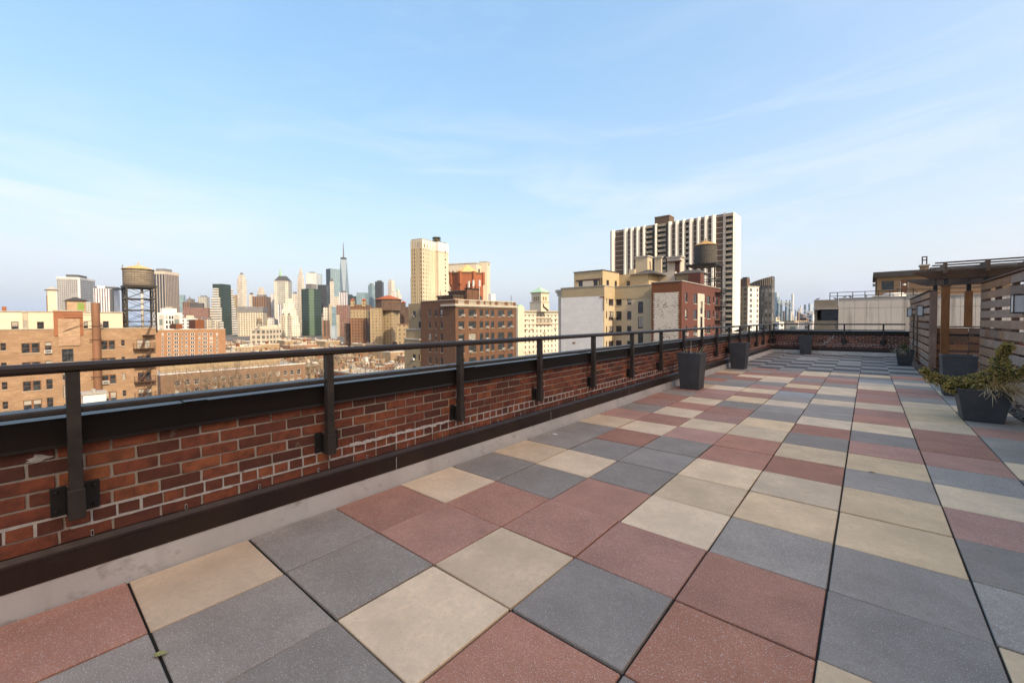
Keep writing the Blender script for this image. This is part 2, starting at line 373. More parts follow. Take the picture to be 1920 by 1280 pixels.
def mat_brick():
    mt, nt, bs, N, L = newmat('parapet_brick')
    tcn = nd(N, 'ShaderNodeTexCoord').outputs['Object']; oi = nd(N, 'ShaderNodeObjectInfo').outputs['Random']
    g = nd(N, 'ShaderNodeNewGeometry').outputs['Random Per Island']
    rn = math_(N, L, 'FRACT', math_(N, L, 'ADD', math_(N, L, 'MULTIPLY', oi, 17.3), math_(N, L, 'MULTIPLY', g, 5.7)))
    cr = nd(N, 'ShaderNodeValToRGB'); L.new(rn, cr.inputs[0]); el = cr.color_ramp.elements
    el[0].position = 0.0; el[0].color = (0.10, 0.042, 0.032, 1); el[1].position = 1.0; el[1].color = (0.37, 0.125, 0.052, 1)
    for p_, c_ in ((0.18, (0.13, 0.045, 0.031)), (0.42, (0.215, 0.063, 0.038)), (0.70, (0.28, 0.082, 0.045)), (0.92, (0.33, 0.10, 0.05))):
        e = el.new(p_); e.color = c4(c_)
    off = nd(N, 'ShaderNodeCombineXYZ')
    for i in range(3): L.new(math_(N, L, 'MULTIPLY', rn, 13.0+7*i), off.inputs[i])
    va = nd(N, 'ShaderNodeVectorMath', operation='ADD'); L.new(tcn, va.inputs[0]); L.new(off.outputs[0], va.inputs[1]); v = va.outputs[0]
    a = noise(N, L, v, 14, 4, 0.6); b = noise(N, L, v, 70, 5, 0.7); c = noise(N, L, v, 9, 5, 0.65)
    x = mixc(N, L, rng(N, L, a, 0.35, 0.70, 0, 0.85), cr.outputs[0], (0.085, 0.032, 0.023))
    x = mixc(N, L, rng(N, L, b, 0.60, 0.74, 0, 0.4), x, (0.34, 0.13, 0.075))
    x = mixc(N, L, rng(N, L, b, 0.36, 0.28, 0, 0.8), x, (0.03, 0.015, 0.012))
    x = mixc(N, L, rng(N, L, c, 0.66, 0.76, 0, 0.45), x, (0.36, 0.29, 0.24))
    L.new(x, bs.inputs['Base Color']); bs.inputs['Roughness'].default_value = 0.85; bs.inputs['Specular IOR Level'].default_value = 0.3
    bump(N, L, bs, mixc(N, L, 0.5, b, a), 0.6, 0.006)
    return mt
M['brick'] = mat_brick()

# ---- terrace floor: dark roof membrane with loose-laid concrete pavers on it
floor = struct(MB().box(-2.0, 5.4, -6.0, 20.3, -0.32, -0.052).build('terrace_floor', M['membrane']))
MB().box(-1.828, 3.06, -4.27, 12.80, -0.0519, -0.013).build('joint_dirt', mat_plain('dark_joint_dirt', (0.018,0.015,0.012), 0.95, scale=20), floor)
paver_me = {}
for k in 'RGBL':
    paver_me[k] = MB().box(-0.2993, 0.2993, -0.2990, 0.2990, -0.05, 0).mesh('paver_'+k, M['paver'+k], bevel=0.0035)
cols = {   # row 0 starts at the measured joint; strings run away from the camera
 -3: (-3, 'RBGRBGBGGBRGRRGRBGRGRBGG'),
 -2: (-3, 'GGGRRGBGRBRBRBRRBGGRBRGR'),
 -1: (-3, 'GGBBRRGGGRBRRGBRBRGBBRRG'),
  0: (-3, 'BGRGRBBBRRBBGGBGLRBRGRBB'),
  1: (-3, 'RBGRRGBBRBGRBGGBGBBGRRGB'),
  2: (-3, 'GRBBGGBBGBRGBRRBRRRBBLGB'),
  3: (-3, 'BGRGBGGRBGRRRBBBBGRRGBGR'),
  4: (-3, 'RGBGRGBRBGBGGRGGBLGBLLBB')}
# each string starts at row -3, i.e. 24 rows up to row 20
for i, (j0, s) in cols.items():
    for n, ch in enumerate(s):
        j = j0+n
        o = inst('paver', paver_me[ch], floor, ((i+0.5)*T + random.uniform(-.0012,.0012), (j+0.5)*T + random.uniform(-.001,.001), random.uniform(-0.0045, 0.0035)),
                 (random.uniform(-.0045,.0045), random.uniform(-.0045,.0045), random.choice((0,1,2,3))*math.pi/2*0 + random.uniform(-.004,.004)))
for i in range(-3, 5):                     # rows behind and beneath the camera
    for j in range(-7, -3):
        inst('paver', paver_me[random.choice('RGB')], floor, ((i+0.5)*T, (j+0.5)*T, random.uniform(-.002,.002)))

# ---- wooden deck tiles at the far end
def mat_deck():
    mt, nt, bs, N, L = newmat('weathered_deck_wood')
    tcn = nd(N, 'ShaderNodeTexCoord').outputs['Object']; g = nd(N, 'ShaderNodeNewGeometry').outputs['Random Per Island']; oi = nd(N, 'ShaderNodeObjectInfo').outputs['Random']
    a = noise(N, L, tcn, 1.0, 5, 0.7, (6, 60, 6))
    x = mixc(N, L, rng(N, L, a, 0.3, 0.7), (0.25, 0.22, 0.19), (0.38, 0.34, 0.30))
    hv = nd(N, 'ShaderNodeHueSaturation'); L.new(x, hv.inputs['Color'])
    L.new(rng(N, L, math_(N, L, 'ADD', math_(N, L, 'MULTIPLY', g, 0.5), math_(N, L, 'MULTIPLY', oi, 0.5)), 0, 1, 0.65, 1.3), hv.inputs['Value'])
    L.new(hv.outputs[0], bs.inputs['Base Color']); bs.inputs['Roughness'].default_value = 0.8
    return mt
M['deck'] = mat_deck()
M['deck_dark'] = mat_plain('gap_shaded_deck_slat', (0.105,0.10,0.094), 0.8, scale=12, objrand=0.3)  # darker slat colour stands in for the shade of the gaps
M['deck_base'] = mat_plain('deck_tile_plastic_base', (0.016,0.016,0.016), 0.6)
def deck_mesh(kind):
    b = MB(); b.box(-.302,.302,-.302,.302,-.05,-.020, 1)
    if kind == 'long':
        for q in range(8): y = -.302 + q*.0755; b.box(-.301,.301,y+.003,y+.0725,-.02,-.002+random.uniform(0,.002))
    else:
        for q in range(8): x = -.302 + q*.0755; b.box(x+.010,x+.0655,-.296,.296,-.02,-.005+random.uniform(-.002,.002), 2)
    return b.mesh('deck_tile_'+kind, [M['deck'], M['deck_base'], M['deck_dark']])
dk = {k: [deck_mesh(k) for _ in range(3)] for k in ('long', 'short')}
for i in range(-3, 4):
    for j in range(12):
        y = 21*T + (j+0.5)*T
        kind = 'short' if (i + j) % 2 == 0 else 'long'
        if random.random() < 0.06: kind = 'long'
        inst('deck_tile', random.choice(dk[kind]), floor, ((i+0.5)*T + (.012 if i < 3 else 0), y, random.uniform(-.003,.002)), (0, 0, random.uniform(-.004,.004)))
for j in range(21, 34):                    # pavers beyond the low gate
    inst('paver', paver_me[random.choice('BGL')], floor, (4.5*T+.05, (j+0.5)*T-0.0, 0)) if j*T < 13.2 else None

# ---- parapet walls -------------------------------------------------------------------------
def brick_mesh(length, seed):
    rd = random.Random(seed); h = 0.0655; d = 0.09; b = MB(); b.box(-length/2, length/2, -d, 0, -h/2, h/2)
    b.v = [(x+rd.uniform(-.003,.003), y+(rd.uniform(-.002,.002) if y == 0 else 0), z+rd.uniform(-.0022,.0022)) for x,y,z in b.v]
    # front towards +Y in brick space
    return b.mesh('brick', M['brick'], bevel=0.0035)
br_long = [brick_mesh(0.199, k) for k in range(8)]
br_head = [brick_mesh(0.094, 50+k) for k in range(6)]
br_half = [brick_mesh(0.15, 80+k) for k in range(3)]
def brick_spots(p0, p1):
    """(along, z, mesh list, length): header course second from the bottom"""
    out = []; rd = random.Random(3)
    for k in range(7):
        z = Z_LOW + 0.0375 + k*0.0775
        head = (k == 1); step = 0.104 if head else 0.2105
        s = p0 + (0.0 if k % 2 else step*0.5) - (0.03 if head else 0)
        while s < p1:
            me = br_head if head else br_long
            out.append((s+step/2, z, me, step)); s += step
    return out
def blob(pts, t, mat, name, parent, along):
    """thin uneven smear on a wall face: pts are (along, z)"""
    b = MB(); P_ = (lambda a, z, q: (q, a, z)) if along == 'y' else (lambda a, z, q: (a, -q, z)); n = len(pts); cx_ = sum(p[0] for p in pts)/n; cz_ = sum(p[1] for p in pts)/n
    for i in range(n): p, q = pts[i], pts[(i+1) % n]; b.face([P_(p[0],p[1],t*.2), P_(q[0],q[1],t*.2), P_(cx_,cz_,t)])
    return b.build(name, mat, parent)
def parapet(name, label, p0, p1, along, nmax):
    root = thing(name, label, 'parapet', (X_BRICK, p0, 0) if along == 'y' else (p0, YB, 0))
    L_ = p1-p0
    # local frame: s along the wall, t outwards from the terrace (0 at brick face), z up
    def W(mb_prof, s0, s1):
        b = MB()
        prof = [((-t if along == 'y' else t), z) for t, z in mb_prof]
        b.extr(prof if along == 'x' else prof[::-1], s0, s1, 'y' if along == 'y' else 'x')
        return b
    core = W([(0.009,-0.3),(0.34,-0.3),(0.34,0.955),(0.009,0.93)], 0, L_).build('mortar_core', M['mortar'], root)
    W([(-0.075,-0.05),(0.012,-0.05),(0.012,0.150),(-0.040,0.150)], 0, L_).build('stucco_curb', M['stucco'], root)
    fl = W([(-0.047,0.135),(0.008,0.14),(0.008,0.292),(-0.004,0.287),(-0.022,0.262),(-0.026,0.250),(-0.045,0.244)], 0, L_).build('flashing', M['flashing'], root)
    cp = W([(-0.030,0.832),(-0.036,0.815),(-0.030,0.812),(-0.018,0.836),(0.008,0.836),(0.008,0.90),(0.36,0.90),(0.36,0.975),(0.35,0.984),(-0.022,0.968),(-0.026,0.960)], 0, L_).build('coping', M['bronze'], root)
    s = 1.75
    k = 0
    while s < L_-0.2:                                     # lap joints
        W([(-0.0485,0.134),(-0.047,0.134),(-0.047,0.246),(-0.0485,0.246)], s-0.003, s+0.003).build('joint_sealant', M['caulk'], fl)
        W([(-0.031,0.838),(-0.028,0.838),(-0.026,0.964),(-0.024,0.971),(0.30,0.985),(0.30,0.988),(-0.026,0.9735),(-0.029,0.966)], s+0.9, s+1.02).build('joint_cover', M['bronze'], cp)
        s += 2.42; k += 1
    sp = [q for q in brick_spots(0, L_)]
    def key(q):
        w = Vector((X_BRICK, p0+q[0], q[1])) if along == 'y' else Vector((p0+q[0], YB, q[1]))
        return (w-CAM).length / q[3]**0.25 + (0 if (along == 'x' or p0+q[0] > -1.75) else 1000)
    sp.sort(key=key)
    rd = random.Random(9); rest = MB()
    for n, (a, z, ml, st) in enumerate(sp):
        if a > L_-0.03: continue
        me = rd.choice(ml); t = rd.uniform(-0.003, 0.0025)
        loc, rz = ((t, a, z), -math.pi/2) if along == 'y' else ((a, -t, z), math.pi)
        rot = (0, 0, rz + rd.uniform(-.006,.006))
        if n < nmax: inst('brick', me, root, loc, rot)
        else:
            h, d = 0.065, 0.05; l = st-0.0115
            if along == 'y': rest.box(t-d, t, a-l/2, a+l/2, z-h/2, z+h/2)
            else: rest.box(a-l/2, a+l/2, -t, -t+d, z-h/2, z+h/2)
    if rest.v: stuff(rest.build('brickwork', M['brick'], root))
    # pale repointing over the lowest joints: thin raised mortar beads, uneven
    bead = MB(); rd = random.Random(21)
    for k in (1, 2):
        s = 0.2
        while s < L_-0.3:
            l = rd.uniform(0.3, 1.1)
            if rd.random() < 0.93:
                z = Z_LOW + k*0.0775 - 0.0008; n = max(2, int(l/0.06)); x = s
                for q in range(n):
                    hh = rd.uniform(0.0045, 0.0085); tt = rd.uniform(0.000, 0.003)
                    if along == 'y': bead.box(-0.006, tt, x, x+l/n+.002, z-hh, z+hh)
                    else: bead.box(x, x+l/n+.002, -tt, 0.006, z-hh, z+hh)
                    x += l/n
            s += l + rd.uniform(0.0, 0.12)
    for (a, z, ml, st) in brick_spots(0, L_):
        if abs(z-(Z_LOW+0.0375+0.0775)) < 1e-4 and rd.random() < 0.93 and a < L_-.1:
            w = rd.uniform(0.004, 0.007); tt = rd.uniform(0.0, 0.002)
            if along == 'y': bead.box(-0.006, tt, a+st/2-w, a+st/2+w, z-.036, z+.036)
            else: bead.box(a+st/2-w, a+st/2+w, -tt, 0.006, z-.036, z+.036)
    stuff(bead.build('repointing', M['mortar_white'], root))
    # open weep tubes in the lowest course
    s = 0.45; wv = MB().box(-.006,.006,-.008,.004,-.016,.016).box(-.004,.004,.004,.0052,-.014,.014, 1).mesh('weep_tube', [M['mortar_white'], M['black_steel']])
    while s < min(L_, 12):
        loc, rz = ((0.003, s, Z_LOW+0.022), -math.pi/2) if along == 'y' else ((s, -0.003, Z_LOW+0.022), math.pi)
        inst('weep_tube', wv, root, loc, rz); s += 0.42 if along == 'y' else 0.63
    return root
PW1 = parapet('parapet_wall', 'long red brick parapet wall with dark metal coping beside the coloured pavers', -6.0, YB+0.4, 'y', 300)
PW2 = parapet('parapet_wall', 'short red brick parapet wall closing the far end behind the wooden deck tiles', X_BRICK, 5.4, 'x', 150)

rd = random.Random(15); pp = on_x(72, 860, X_BRICK)          # white splash on a near brick, thick repair mortar, stepped crack repair
blob([(pp.y+6.0+.045*math.cos(k*.45)*rd.uniform(.45,1.3), pp.z+.020*math.sin(k*.45)*rd.uniform(.4,1.4)) for k in range(14)], .007, M['mortar_white'], 'paint_splash', PW1, 'y')
for (a_, b_) in (((655,829),(700,815)),((700,815),(760,801)),((760,801),(842,783))):
    A_, B_ = on_x(*a_, X_BRICK), on_x(*b_, X_BRICK); n = 9
    for k in range(n):
        y0, y2 = A_.y+(B_.y-A_.y)*k/n+6.0, A_.y+(B_.y-A_.y)*(k+1)/n+6.0; z0 = Z_LOW+2*.0775+rd.uniform(-.004,.006); hh = rd.uniform(.008,.014)
        MB().frust(-.004,.010,y0-.004,y2+.004,z0-hh,-.004,.004,y0,y2,z0+hh).build('repair_mortar', M['mortar_white'], PW1)
x_ = on_y(1563, 630, YB).x - X_BRICK; zc0 = Z_LOW+6.7*.0775; cr_ = MB()
for k in range(5):
    z0 = zc0-k*.0775; cr_.box(x_-.012, x_+.012, -.006, .004, z0-.0775, z0); x2 = x_+(-.12 if k % 2 else -.03); cr_.box(min(x_,x2)-.012, max(x_,x2)+.012, -.006, .004, z0-.0775-.010, z0-.0775+.010); x_ = x2
stuff(cr_.build('crack_repair', M['mortar_white'], PW2))
# ---- railings
def rail_prof(cx, z0, z1, w):
    h = z1-z0; c = min(w, h)*0.28
    return [(cx-w/2+c,z0),(cx+w/2-c,z0),(cx+w/2,z0+c),(cx+w/2,z1-c*1.1),(cx+w/2-c*1.1,z1),(cx-w/2+c*1.1,z1),(cx-w/2,z1-c*1.1),(cx-w/2,z0+c)]
post_me = MB().box(-.031,.031,-.0265,.0265,0.575,1.212).mesh('post', M['bronze_dull'], bevel=0.003)
sleeve_me = MB().box(-.0375,.0375,-.033,.033,0.432,0.590).mesh('sleeve', M['bronze_dull'], bevel=0.003)
plate_me = MB().box(-.004,.004,-.030,.030,-.078,.078).mesh('bracket_plate', M['black_steel'], bevel=0.003)
bolt_me = MB().tube((0,0,0),(0.009,0,0),0.0115,n=6).tube((0.009,0,0),(0.013,0,0),0.010,0.006,n=8).mesh('bolt', M['black_steel'])
def add_post(root, loc, rz):
    p = inst('post', post_me, root, loc, rz); s = inst('sleeve', sleeve_me, p)
    for sg in (-1, 1):
        inst('bracket_plate', plate_me, p, (-0.058, sg*0.064, 0.522))
        for dz in (-.05, .05): inst('bolt', bolt_me, p, (-0.055, sg*0.072, 0.522+dz))
    MB().box(-.058,-.036,-.035,.035,.44,.585).build('bracket_arm', M['black_steel'], p)
XR = -1.842
rl = thing('guard_railing', 'dark bronze guard railing running along the long brick parapet', 'railing', (XR, -6, 0))
MB().extr(rail_prof(0, 1.210, 1.264, 0.066)[::-1], 0, 26.08, 'y').build('top_rail', M['handrail'], rl)
MB().extr(rail_prof(0.0, 0.992, 1.024, 0.026)[::-1], 0, 26.08, 'y').build('lower_rail', M['bronze_dull'], rl)
for k in range(-2, 16): add_post(rl, (0, -1.410+1.385*k+6, 0), 0)
YR = YB - 0.063
re = thing('guard_railing', 'dark bronze guard railing on the short end wall facing the beige panel building', 'railing', (XR, YR, 0))
MB().extr(rail_prof(0, 1.210, 1.264, 0.066), -0.033, 4.30, 'x').build('top_rail', M['handrail'], re)
MB().extr(rail_prof(0.0, 0.992, 1.024, 0.026), 0.0, 4.30, 'x').build('lower_rail', M['bronze_dull'], re)
for x in (-1.80, -0.54, 0.65, 1.84): add_post(re, (x-XR, 0, 0), -math.pi/2)

# ---- planters
def mat_planter():
    mt, nt, bs, N, L = newmat('charcoal_planter')
    tcn = nd(N, 'ShaderNodeTexCoord').outputs['Object']; oi = nd(N, 'ShaderNodeObjectInfo').outputs['Random']
    va = nd(N, 'ShaderNodeVectorMath', operation='ADD'); L.new(tcn, va.inputs[0]); cb = nd(N, 'ShaderNodeCombineXYZ'); L.new(math_(N, L, 'MULTIPLY', oi, 31), cb.inputs[0]); L.new(cb.outputs[0], va.inputs[1])
    a = noise(N, L, va.outputs[0], 5, 5, 0.65); b = noise(N, L, va.outputs[0], 90, 4, 0.6); c = noise(N, L, va.outputs[0], 1.0, 4, 0.6, (9, 9, 1.2))
    x = mixc(N, L, rng(N, L, a, 0.3, 0.7), (0.043, 0.045, 0.048), (0.070, 0.073, 0.077))
    x = mixc(N, L, rng(N, L, c, 0.60, 0.75, 0, 0.35), x, (0.12, 0.12, 0.12))
    L.new(x, bs.inputs['Base Color']); L.new(rng(N, L, a, 0.3, 0.7, 0.5, 0.68), bs.inputs['Roughness']); bump(N, L, bs, b, 0.15, 0.003)
    return mt
M['planter'] = mat_planter(); M['soil'] = mat_plain('potting_soil', (0.035, 0.026, 0.018), 0.95, scale=30, bumpn=0.8)
def planter(label, x, y, b, t, h, soil=0.06, rz=0, group=None):
    r = thing('planter', label, 'planter', (x, y, 0.003), rz, group); hb, ht = b/2, t/2; w = 0.022
    m_ = MB()
    hi = h-0.035
    hm = hb + (ht-hb)*(hi/h)
    A = lambda q, z: [(-q,-q,z),(q,-q,z),(q,q,z),(-q,q,z)]
    rings = [A(hb,0), A(hm,hi), A(ht+.002,hi+.004), A(ht+.004,h), A(ht-w,h), A(hb + (ht-hb)*((h-soil)/h)-w, h-soil-.02)]
    for ring in rings: m_.v += ring
    for q in range(len(rings)-1):
        for i in range(4):
            j = (i+1) % 4; m_.f.append((q*4+i, q*4+j, q*4+4+j, q*4+4+i)); m_.mi.append(0)
    m_.f.append((3,2,1,0)); m_.mi.append(0)
    m_.build('pot', M['planter'], r, bevel=0.004)
    q = hb + (ht-hb)*((h-soil)/h)-w+.003
    sm = MB(); n = 7; rd = random.Random(int(x*100))
    for i in range(n+1):
        for j in range(n+1): sm.v.append((-q+2*q*i/n, -q+2*q*j/n, h-soil+rd.uniform(-.008,.012)))
    for i in range(n):
        for j in range(n):
            a = i*(n+1)+j; sm.f.append((a, a+n+1, a+n+2, a+1)); sm.mi.append(0)
    sm.build('soil', M['soil'], r)
    return r
planter('tall tapered charcoal planter with a few dry sticks by the long parapet', -1.475, 7.685, 0.37, 0.47, 0.765)
planter('tall tapered charcoal planter on the last pavers before the wooden deck', -1.545, 12.32, 0.37, 0.47, 0.765, 0.03)
planter('tall tapered charcoal planter standing against the far end wall', -0.60, 19.74, 0.36, 0.46, 0.77)
planter('short square charcoal planter with spiky green plant against the slatted screen', 2.275, 16.56, 0.32, 0.44, 0.49)
planter('tall tapered charcoal planter in front of the pergola post', 2.685, 9.94, 0.40, 0.47, 0.76)
planter('wide low charcoal planter holding the golden evergreen shrub', 2.630, 7.36, 0.39, 0.53, 0.455, 0.03)
bw = thing('bowl_planter', 'small dark bowl with dry leaves at the foot of the slatted screen corner', 'bowl', (2.70, 13.05, 0.003))
MB().lathe([(0.09,0),(0.10,0.012),(0.155,0.16),(0.165,0.165),(0.165,0.19),(0.148,0.19),(0.135,0.15)], 20).build('bowl', M['planter'], bw, smooth=False)

# ---- plants
def mat_leaf(name, cols_, rough=0.6, sub=0.0):
    mt, nt, bs, N, L = newmat(name)
    g = nd(N, 'ShaderNodeNewGeometry').outputs['Random Per Island']
    cr = nd(N, 'ShaderNodeValToRGB'); L.new(g, cr.inputs[0]); el = cr.color_ramp.elements
    el[0].color = c4(cols_[0]); el[1].color = c4(cols_[-1])
    for k, c_ in enumerate(cols_[1:-1]): e = el.new((k+1)/(len(cols_)-1)); e.color = c4(c_)
    L.new(cr.outputs[0], bs.inputs['Base Color']); bs.inputs['Roughness'].default_value = rough
    return mt
M['leaf_gold'] = mat_leaf('golden_evergreen_leaf', [(0.17,0.17,0.04),(0.30,0.27,0.06),(0.42,0.34,0.08),(0.46,0.33,0.10),(0.46,0.24,0.09),(0.56,0.42,0.17)])
M['leaf_green'] = mat_leaf('dark_green_leaf', [(0.03,0.05,0.014),(0.06,0.09,0.024),(0.09,0.12,0.035)])
M['straw'] = mat_leaf('dry_straw', [(0.50,0.34,0.16),(0.68,0.48,0.25),(0.78,0.59,0.34),(0.58,0.39,0.19)])
M['dryleaf'] = mat_leaf('dry_brown_leaf', [(0.10,0.05,0.03),(0.18,0.09,0.05),(0.25,0.14,0.07)])
M['twig'] = mat_plain('twig_bark', (0.10, 0.075, 0.05), 0.9, scale=40)
def leaf(mb, p, d, l, w, rd):
    d = d.normalized(); s = d.cross(Vector((rd.uniform(-1,1), rd.uniform(-1,1), rd.uniform(-1,1)))).normalized(); n = s.cross(d)
    a = p; b = p + d*l*0.5 + s*w/2 + n*w*0.2; c = p + d*l; e = p + d*l*0.5 - s*w/2 + n*w*0.2
    i = len(mb.v); mb.v += [tuple(a), tuple(b), tuple(c), tuple(e)]; mb.f += [(i,i+1,i+2),(i,i+2,i+3)]; mb.mi += [0, 0]
def blade(mb, p, d, l, w, droop, rd, n=4, kink=0.0):
    side = Vector((-d.y, d.x, 0)); side = side.normalized() if side.length > 1e-3 else Vector((1,0,0)); i = len(mb.v)
    q = p.copy(); dd = d.normalized()
    for k in range(n+1):
        ww = w*(1-0.85*k/n)/2; mb.v += [tuple(q-side*ww), tuple(q+side*ww)]
        q = q + dd*(l/n); dd = (dd + Vector((rd.uniform(-kink,kink), rd.uniform(-kink,kink), -droop/n + rd.uniform(-kink,kink)))).normalized()
    for k in range(n): mb.f.append((i+2*k, i+2*k+1, i+2*k+3, i+2*k+2)); mb.mi.append(0)
sh = thing('evergreen_shrub', 'golden green evergreen shrub growing out of the wide low planter', 'shrub', (2.63, 7.36, 0.42))
rd = random.Random(4); st = MB(); fl = MB(); gr = MB()
lumps = [(-0.22,-0.05,0.06,0.15),(-0.36,0.0,0.09,0.13),(-0.50,0.02,0.14,0.10),(-0.58,0.02,0.23,0.06),(-0.10,-0.10,0.05,0.13),(-0.05,0.05,0.13,0.13),(0.10,0.05,0.20,0.15),(0.20,0.08,0.30,0.13),(0.18,0.10,0.42,0.10),(0.21,0.10,0.55,0.075),(0.26,0.10,0.63,0.07),(0.30,0.05,0.22,0.12),(0.40,0.02,0.30,0.06),(0.44,0.02,0.36,0.05),(0.05,-0.08,0.12,0.10),(-0.30,-0.12,0.03,0.10)]
for (x, y, z, r_) in lumps:
    c = Vector((x, y, z)); base = Vector((x*0.3, y*0.3, -0.03)); mid = base.lerp(c, 0.5) + Vector((0,0,0.03))
    st.tube(base, mid, .009, .006, 6, cap=False); st.tube(mid, c, .006, .003, 6, cap=False)
    n = int(60 + 1050*r_)
    for k in range(n):
        v = Vector((rd.gauss(0,1), rd.gauss(0,1), rd.gauss(0,1))).normalized()*r_*(rd.random()**0.4)
        v.z *= 0.85; p = c+v
        if k % 5 == 0: st.tube(c, p, .0025, .0015, 3, cap=False)
        for q in range(4):
            d = (v.normalized()*0.8 + Vector((rd.uniform(-1,1), rd.uniform(-1,1), rd.uniform(-.4,1)))).normalized()
            leaf(gr if (v.length < r_*0.55 and rd.random() < .7) or rd.random() < .12 else fl, p, d, rd.uniform(.022,.040), rd.uniform(.011,.020), rd)
st.build('stem', M['twig'], sh); stuff(fl.build('golden_foliage', M['leaf_gold'], sh)); stuff(gr.build('green_foliage', M['leaf_green'], sh))
dg = thing('dry_grass', 'dry straw grass spilling over the rim of the wide low planter', 'grass', (2.76, 7.30, 0.43))
b = MB(); rd = random.Random(12)
for k in range(420):
    a = rd.uniform(-2.6, 1.5); e = rd.uniform(0.1, 1.1); d = Vector((math.cos(a)*0.9+0.35, math.sin(a)*0.9-0.15, e))
    blade(b, Vector((rd.uniform(-.10,.12), rd.uniform(-.14,.14), -0.02)), d, rd.uniform(.25,.6), rd.uniform(.006,.013), rd.uniform(.4,1.5), rd, 5, 0.12)
b.build('blades', M['straw'], dg)
sp = thing('spiky_plant', 'dark green spiky leaves rising from the short square planter', 'plant', (2.275, 16.56, 0.42))
b = MB(); rd = random.Random(2)
for k in range(46):
    a = rd.uniform(0, 6.28); d = Vector((math.cos(a)*rd.uniform(.1,.55), math.sin(a)*rd.uniform(.1,.55), 1)); blade(b, Vector((rd.uniform(-.08,.08), rd.uniform(-.08,.08), 0)), d, rd.uniform(.2,.42), .018, rd.uniform(.1,.5), rd, 4)
b.build('leaves', M['leaf_green'], sp)
dg2 = thing('dry_grass', 'dry straw tuft hanging over the short square planter by the screen', 'grass', (2.275, 16.56, 0.44))
b = MB()
for k in range(150):
    a = rd.uniform(0, 6.28); d = Vector((math.cos(a)*0.9-.25, math.sin(a)*0.9-.2, rd.uniform(.2,.9))); blade(b, Vector((rd.uniform(-.15,.15), rd.uniform(-.15,.15), 0)), d, rd.uniform(.2,.45), .007, rd.uniform(1.2,2.6), rd, 5, .06)
b.build('blades', M['straw'], dg2)
ds = thing('dry_sticks', 'few pale dry sticks poking out of the tall planter by the parapet', 'stick', (-1.475, 7.685, 0.70))
for k, (x, y, dx_, dy_, l) in enumerate([(-.02,0,0,0,.30),(-.12,-.05,-.25,0,.16),(-.09,.03,-.3,.1,.14),(.07,.02,.2,.1,.16),(.10,-.04,.6,.2,.20),(.12,.0,.75,.0,.24),(-.05,.08,-.1,.2,.15),(.03,-.08,.1,-.1,.11)]):
    MB().tube((x,y,-.02), (x+dx_*l, y+dy_*l, l), .005, .003, 5).build('stick', M['straw'], ds)
dl = thing('dry_leaves', 'heap of dry brown leaves in the small dark bowl', 'leaves', (2.70, 13.05, 0.15))
b = MB()
for k in range(90): leaf(b, Vector((rd.uniform(-.10,.10), rd.uniform(-.10,.10), rd.uniform(0,.08))), Vector((rd.uniform(-1,1), rd.uniform(-1,1), rd.uniform(-.1,.9))), .07, .035, rd)
b.build('leaf_heap', M['dryleaf'], dl)
wd = thing('moss_tuft', 'small green weeds in the tall planter before the wooden deck', 'weeds', (-1.545, 12.32, 0.735))
b = MB()
for k in range(120):
    a = rd.uniform(0, 6.28); blade(b, Vector((rd.uniform(-.18,.16), rd.uniform(-.16,.16), 0)), Vector((math.cos(a)*.5, math.sin(a)*.5, .8)), rd.uniform(.02,.06), .006, .6, rd, 2)
b.build('leaves', M['leaf_green'], wd)
def fallen(label, x, y, s, col, rz=0.3):
    b = MB(); n = 5; pts = []
    for i in range(n+1): t = i/n; pts.append((t-.5, 0.32*math.sin(math.pi*t**0.8)))
    for i in range(n):
        (x0,y0),(x1,y1) = pts[i], pts[i+1]; zz = lambda q: 0.10*q*q+0.06
        b.face([(x0*s,-y0*s,zz(y0)*s),(x1*s,-y1*s,zz(y1)*s),(x1*s,0,0.02*s),(x0*s,0,0.02*s)]); b.face([(x0*s,0,0.02*s),(x1*s,0,0.02*s),(x1*s,y1*s,zz(y1)*s),(x0*s,y0*s,zz(y0)*s)])
    tag(b.build('fallen_leaf', col, None, (x, y, 0.006), rz), label, 'leaf')
M['leaf_yellow'] = mat_plain('yellow_green_leaf', (0.36, 0.34, 0.13), 0.6, scale=60)
p = on_z(301, 1228, 0); fallen('yellow green fallen leaf lying across a joint beside the beige and grey pavers', p.x, p.y, 0.055, M['leaf_yellow'], 0.9)
p = on_z(1635, 886, 0); fallen('curled brown fallen leaf on a grey paver', p.x, p.y, 0.05, M['dryleaf'], 0.2)
p = on_z(1615, 692, 0); fallen('brown fallen leaf on the wooden deck tiles', p.x, p.y, 0.08, M['dryleaf'], 1.2)
p = on_z(479, 1019, 0); fallen('small orange leaf scrap at the paver corner by the curb', p.x, p.y, 0.02, M['dryleaf'], 1.2)
p = on_z(935, 897, 0); fallen('small tan leaf scrap in a paver joint', p.x, p.y, 0.025, M['straw'], 0.5)
p = on_z(1040, 814, 0); b = MB().lathe([(0.03,0),(0.028,0.004),(0.012,0.007),(0.001,0.008)], 9); b.v = [(x*(1.5 if x > 0 else 1.0), y*0.7, z) for x,y,z in b.v]
tag(b.build('bird_dropping', mat_plain('white_dropping', (0.8,0.8,0.78), 0.8), None, (p.x, p.y, 0.0045)), 'white splash of bird dropping on a grey paver near the curb', 'dropping')

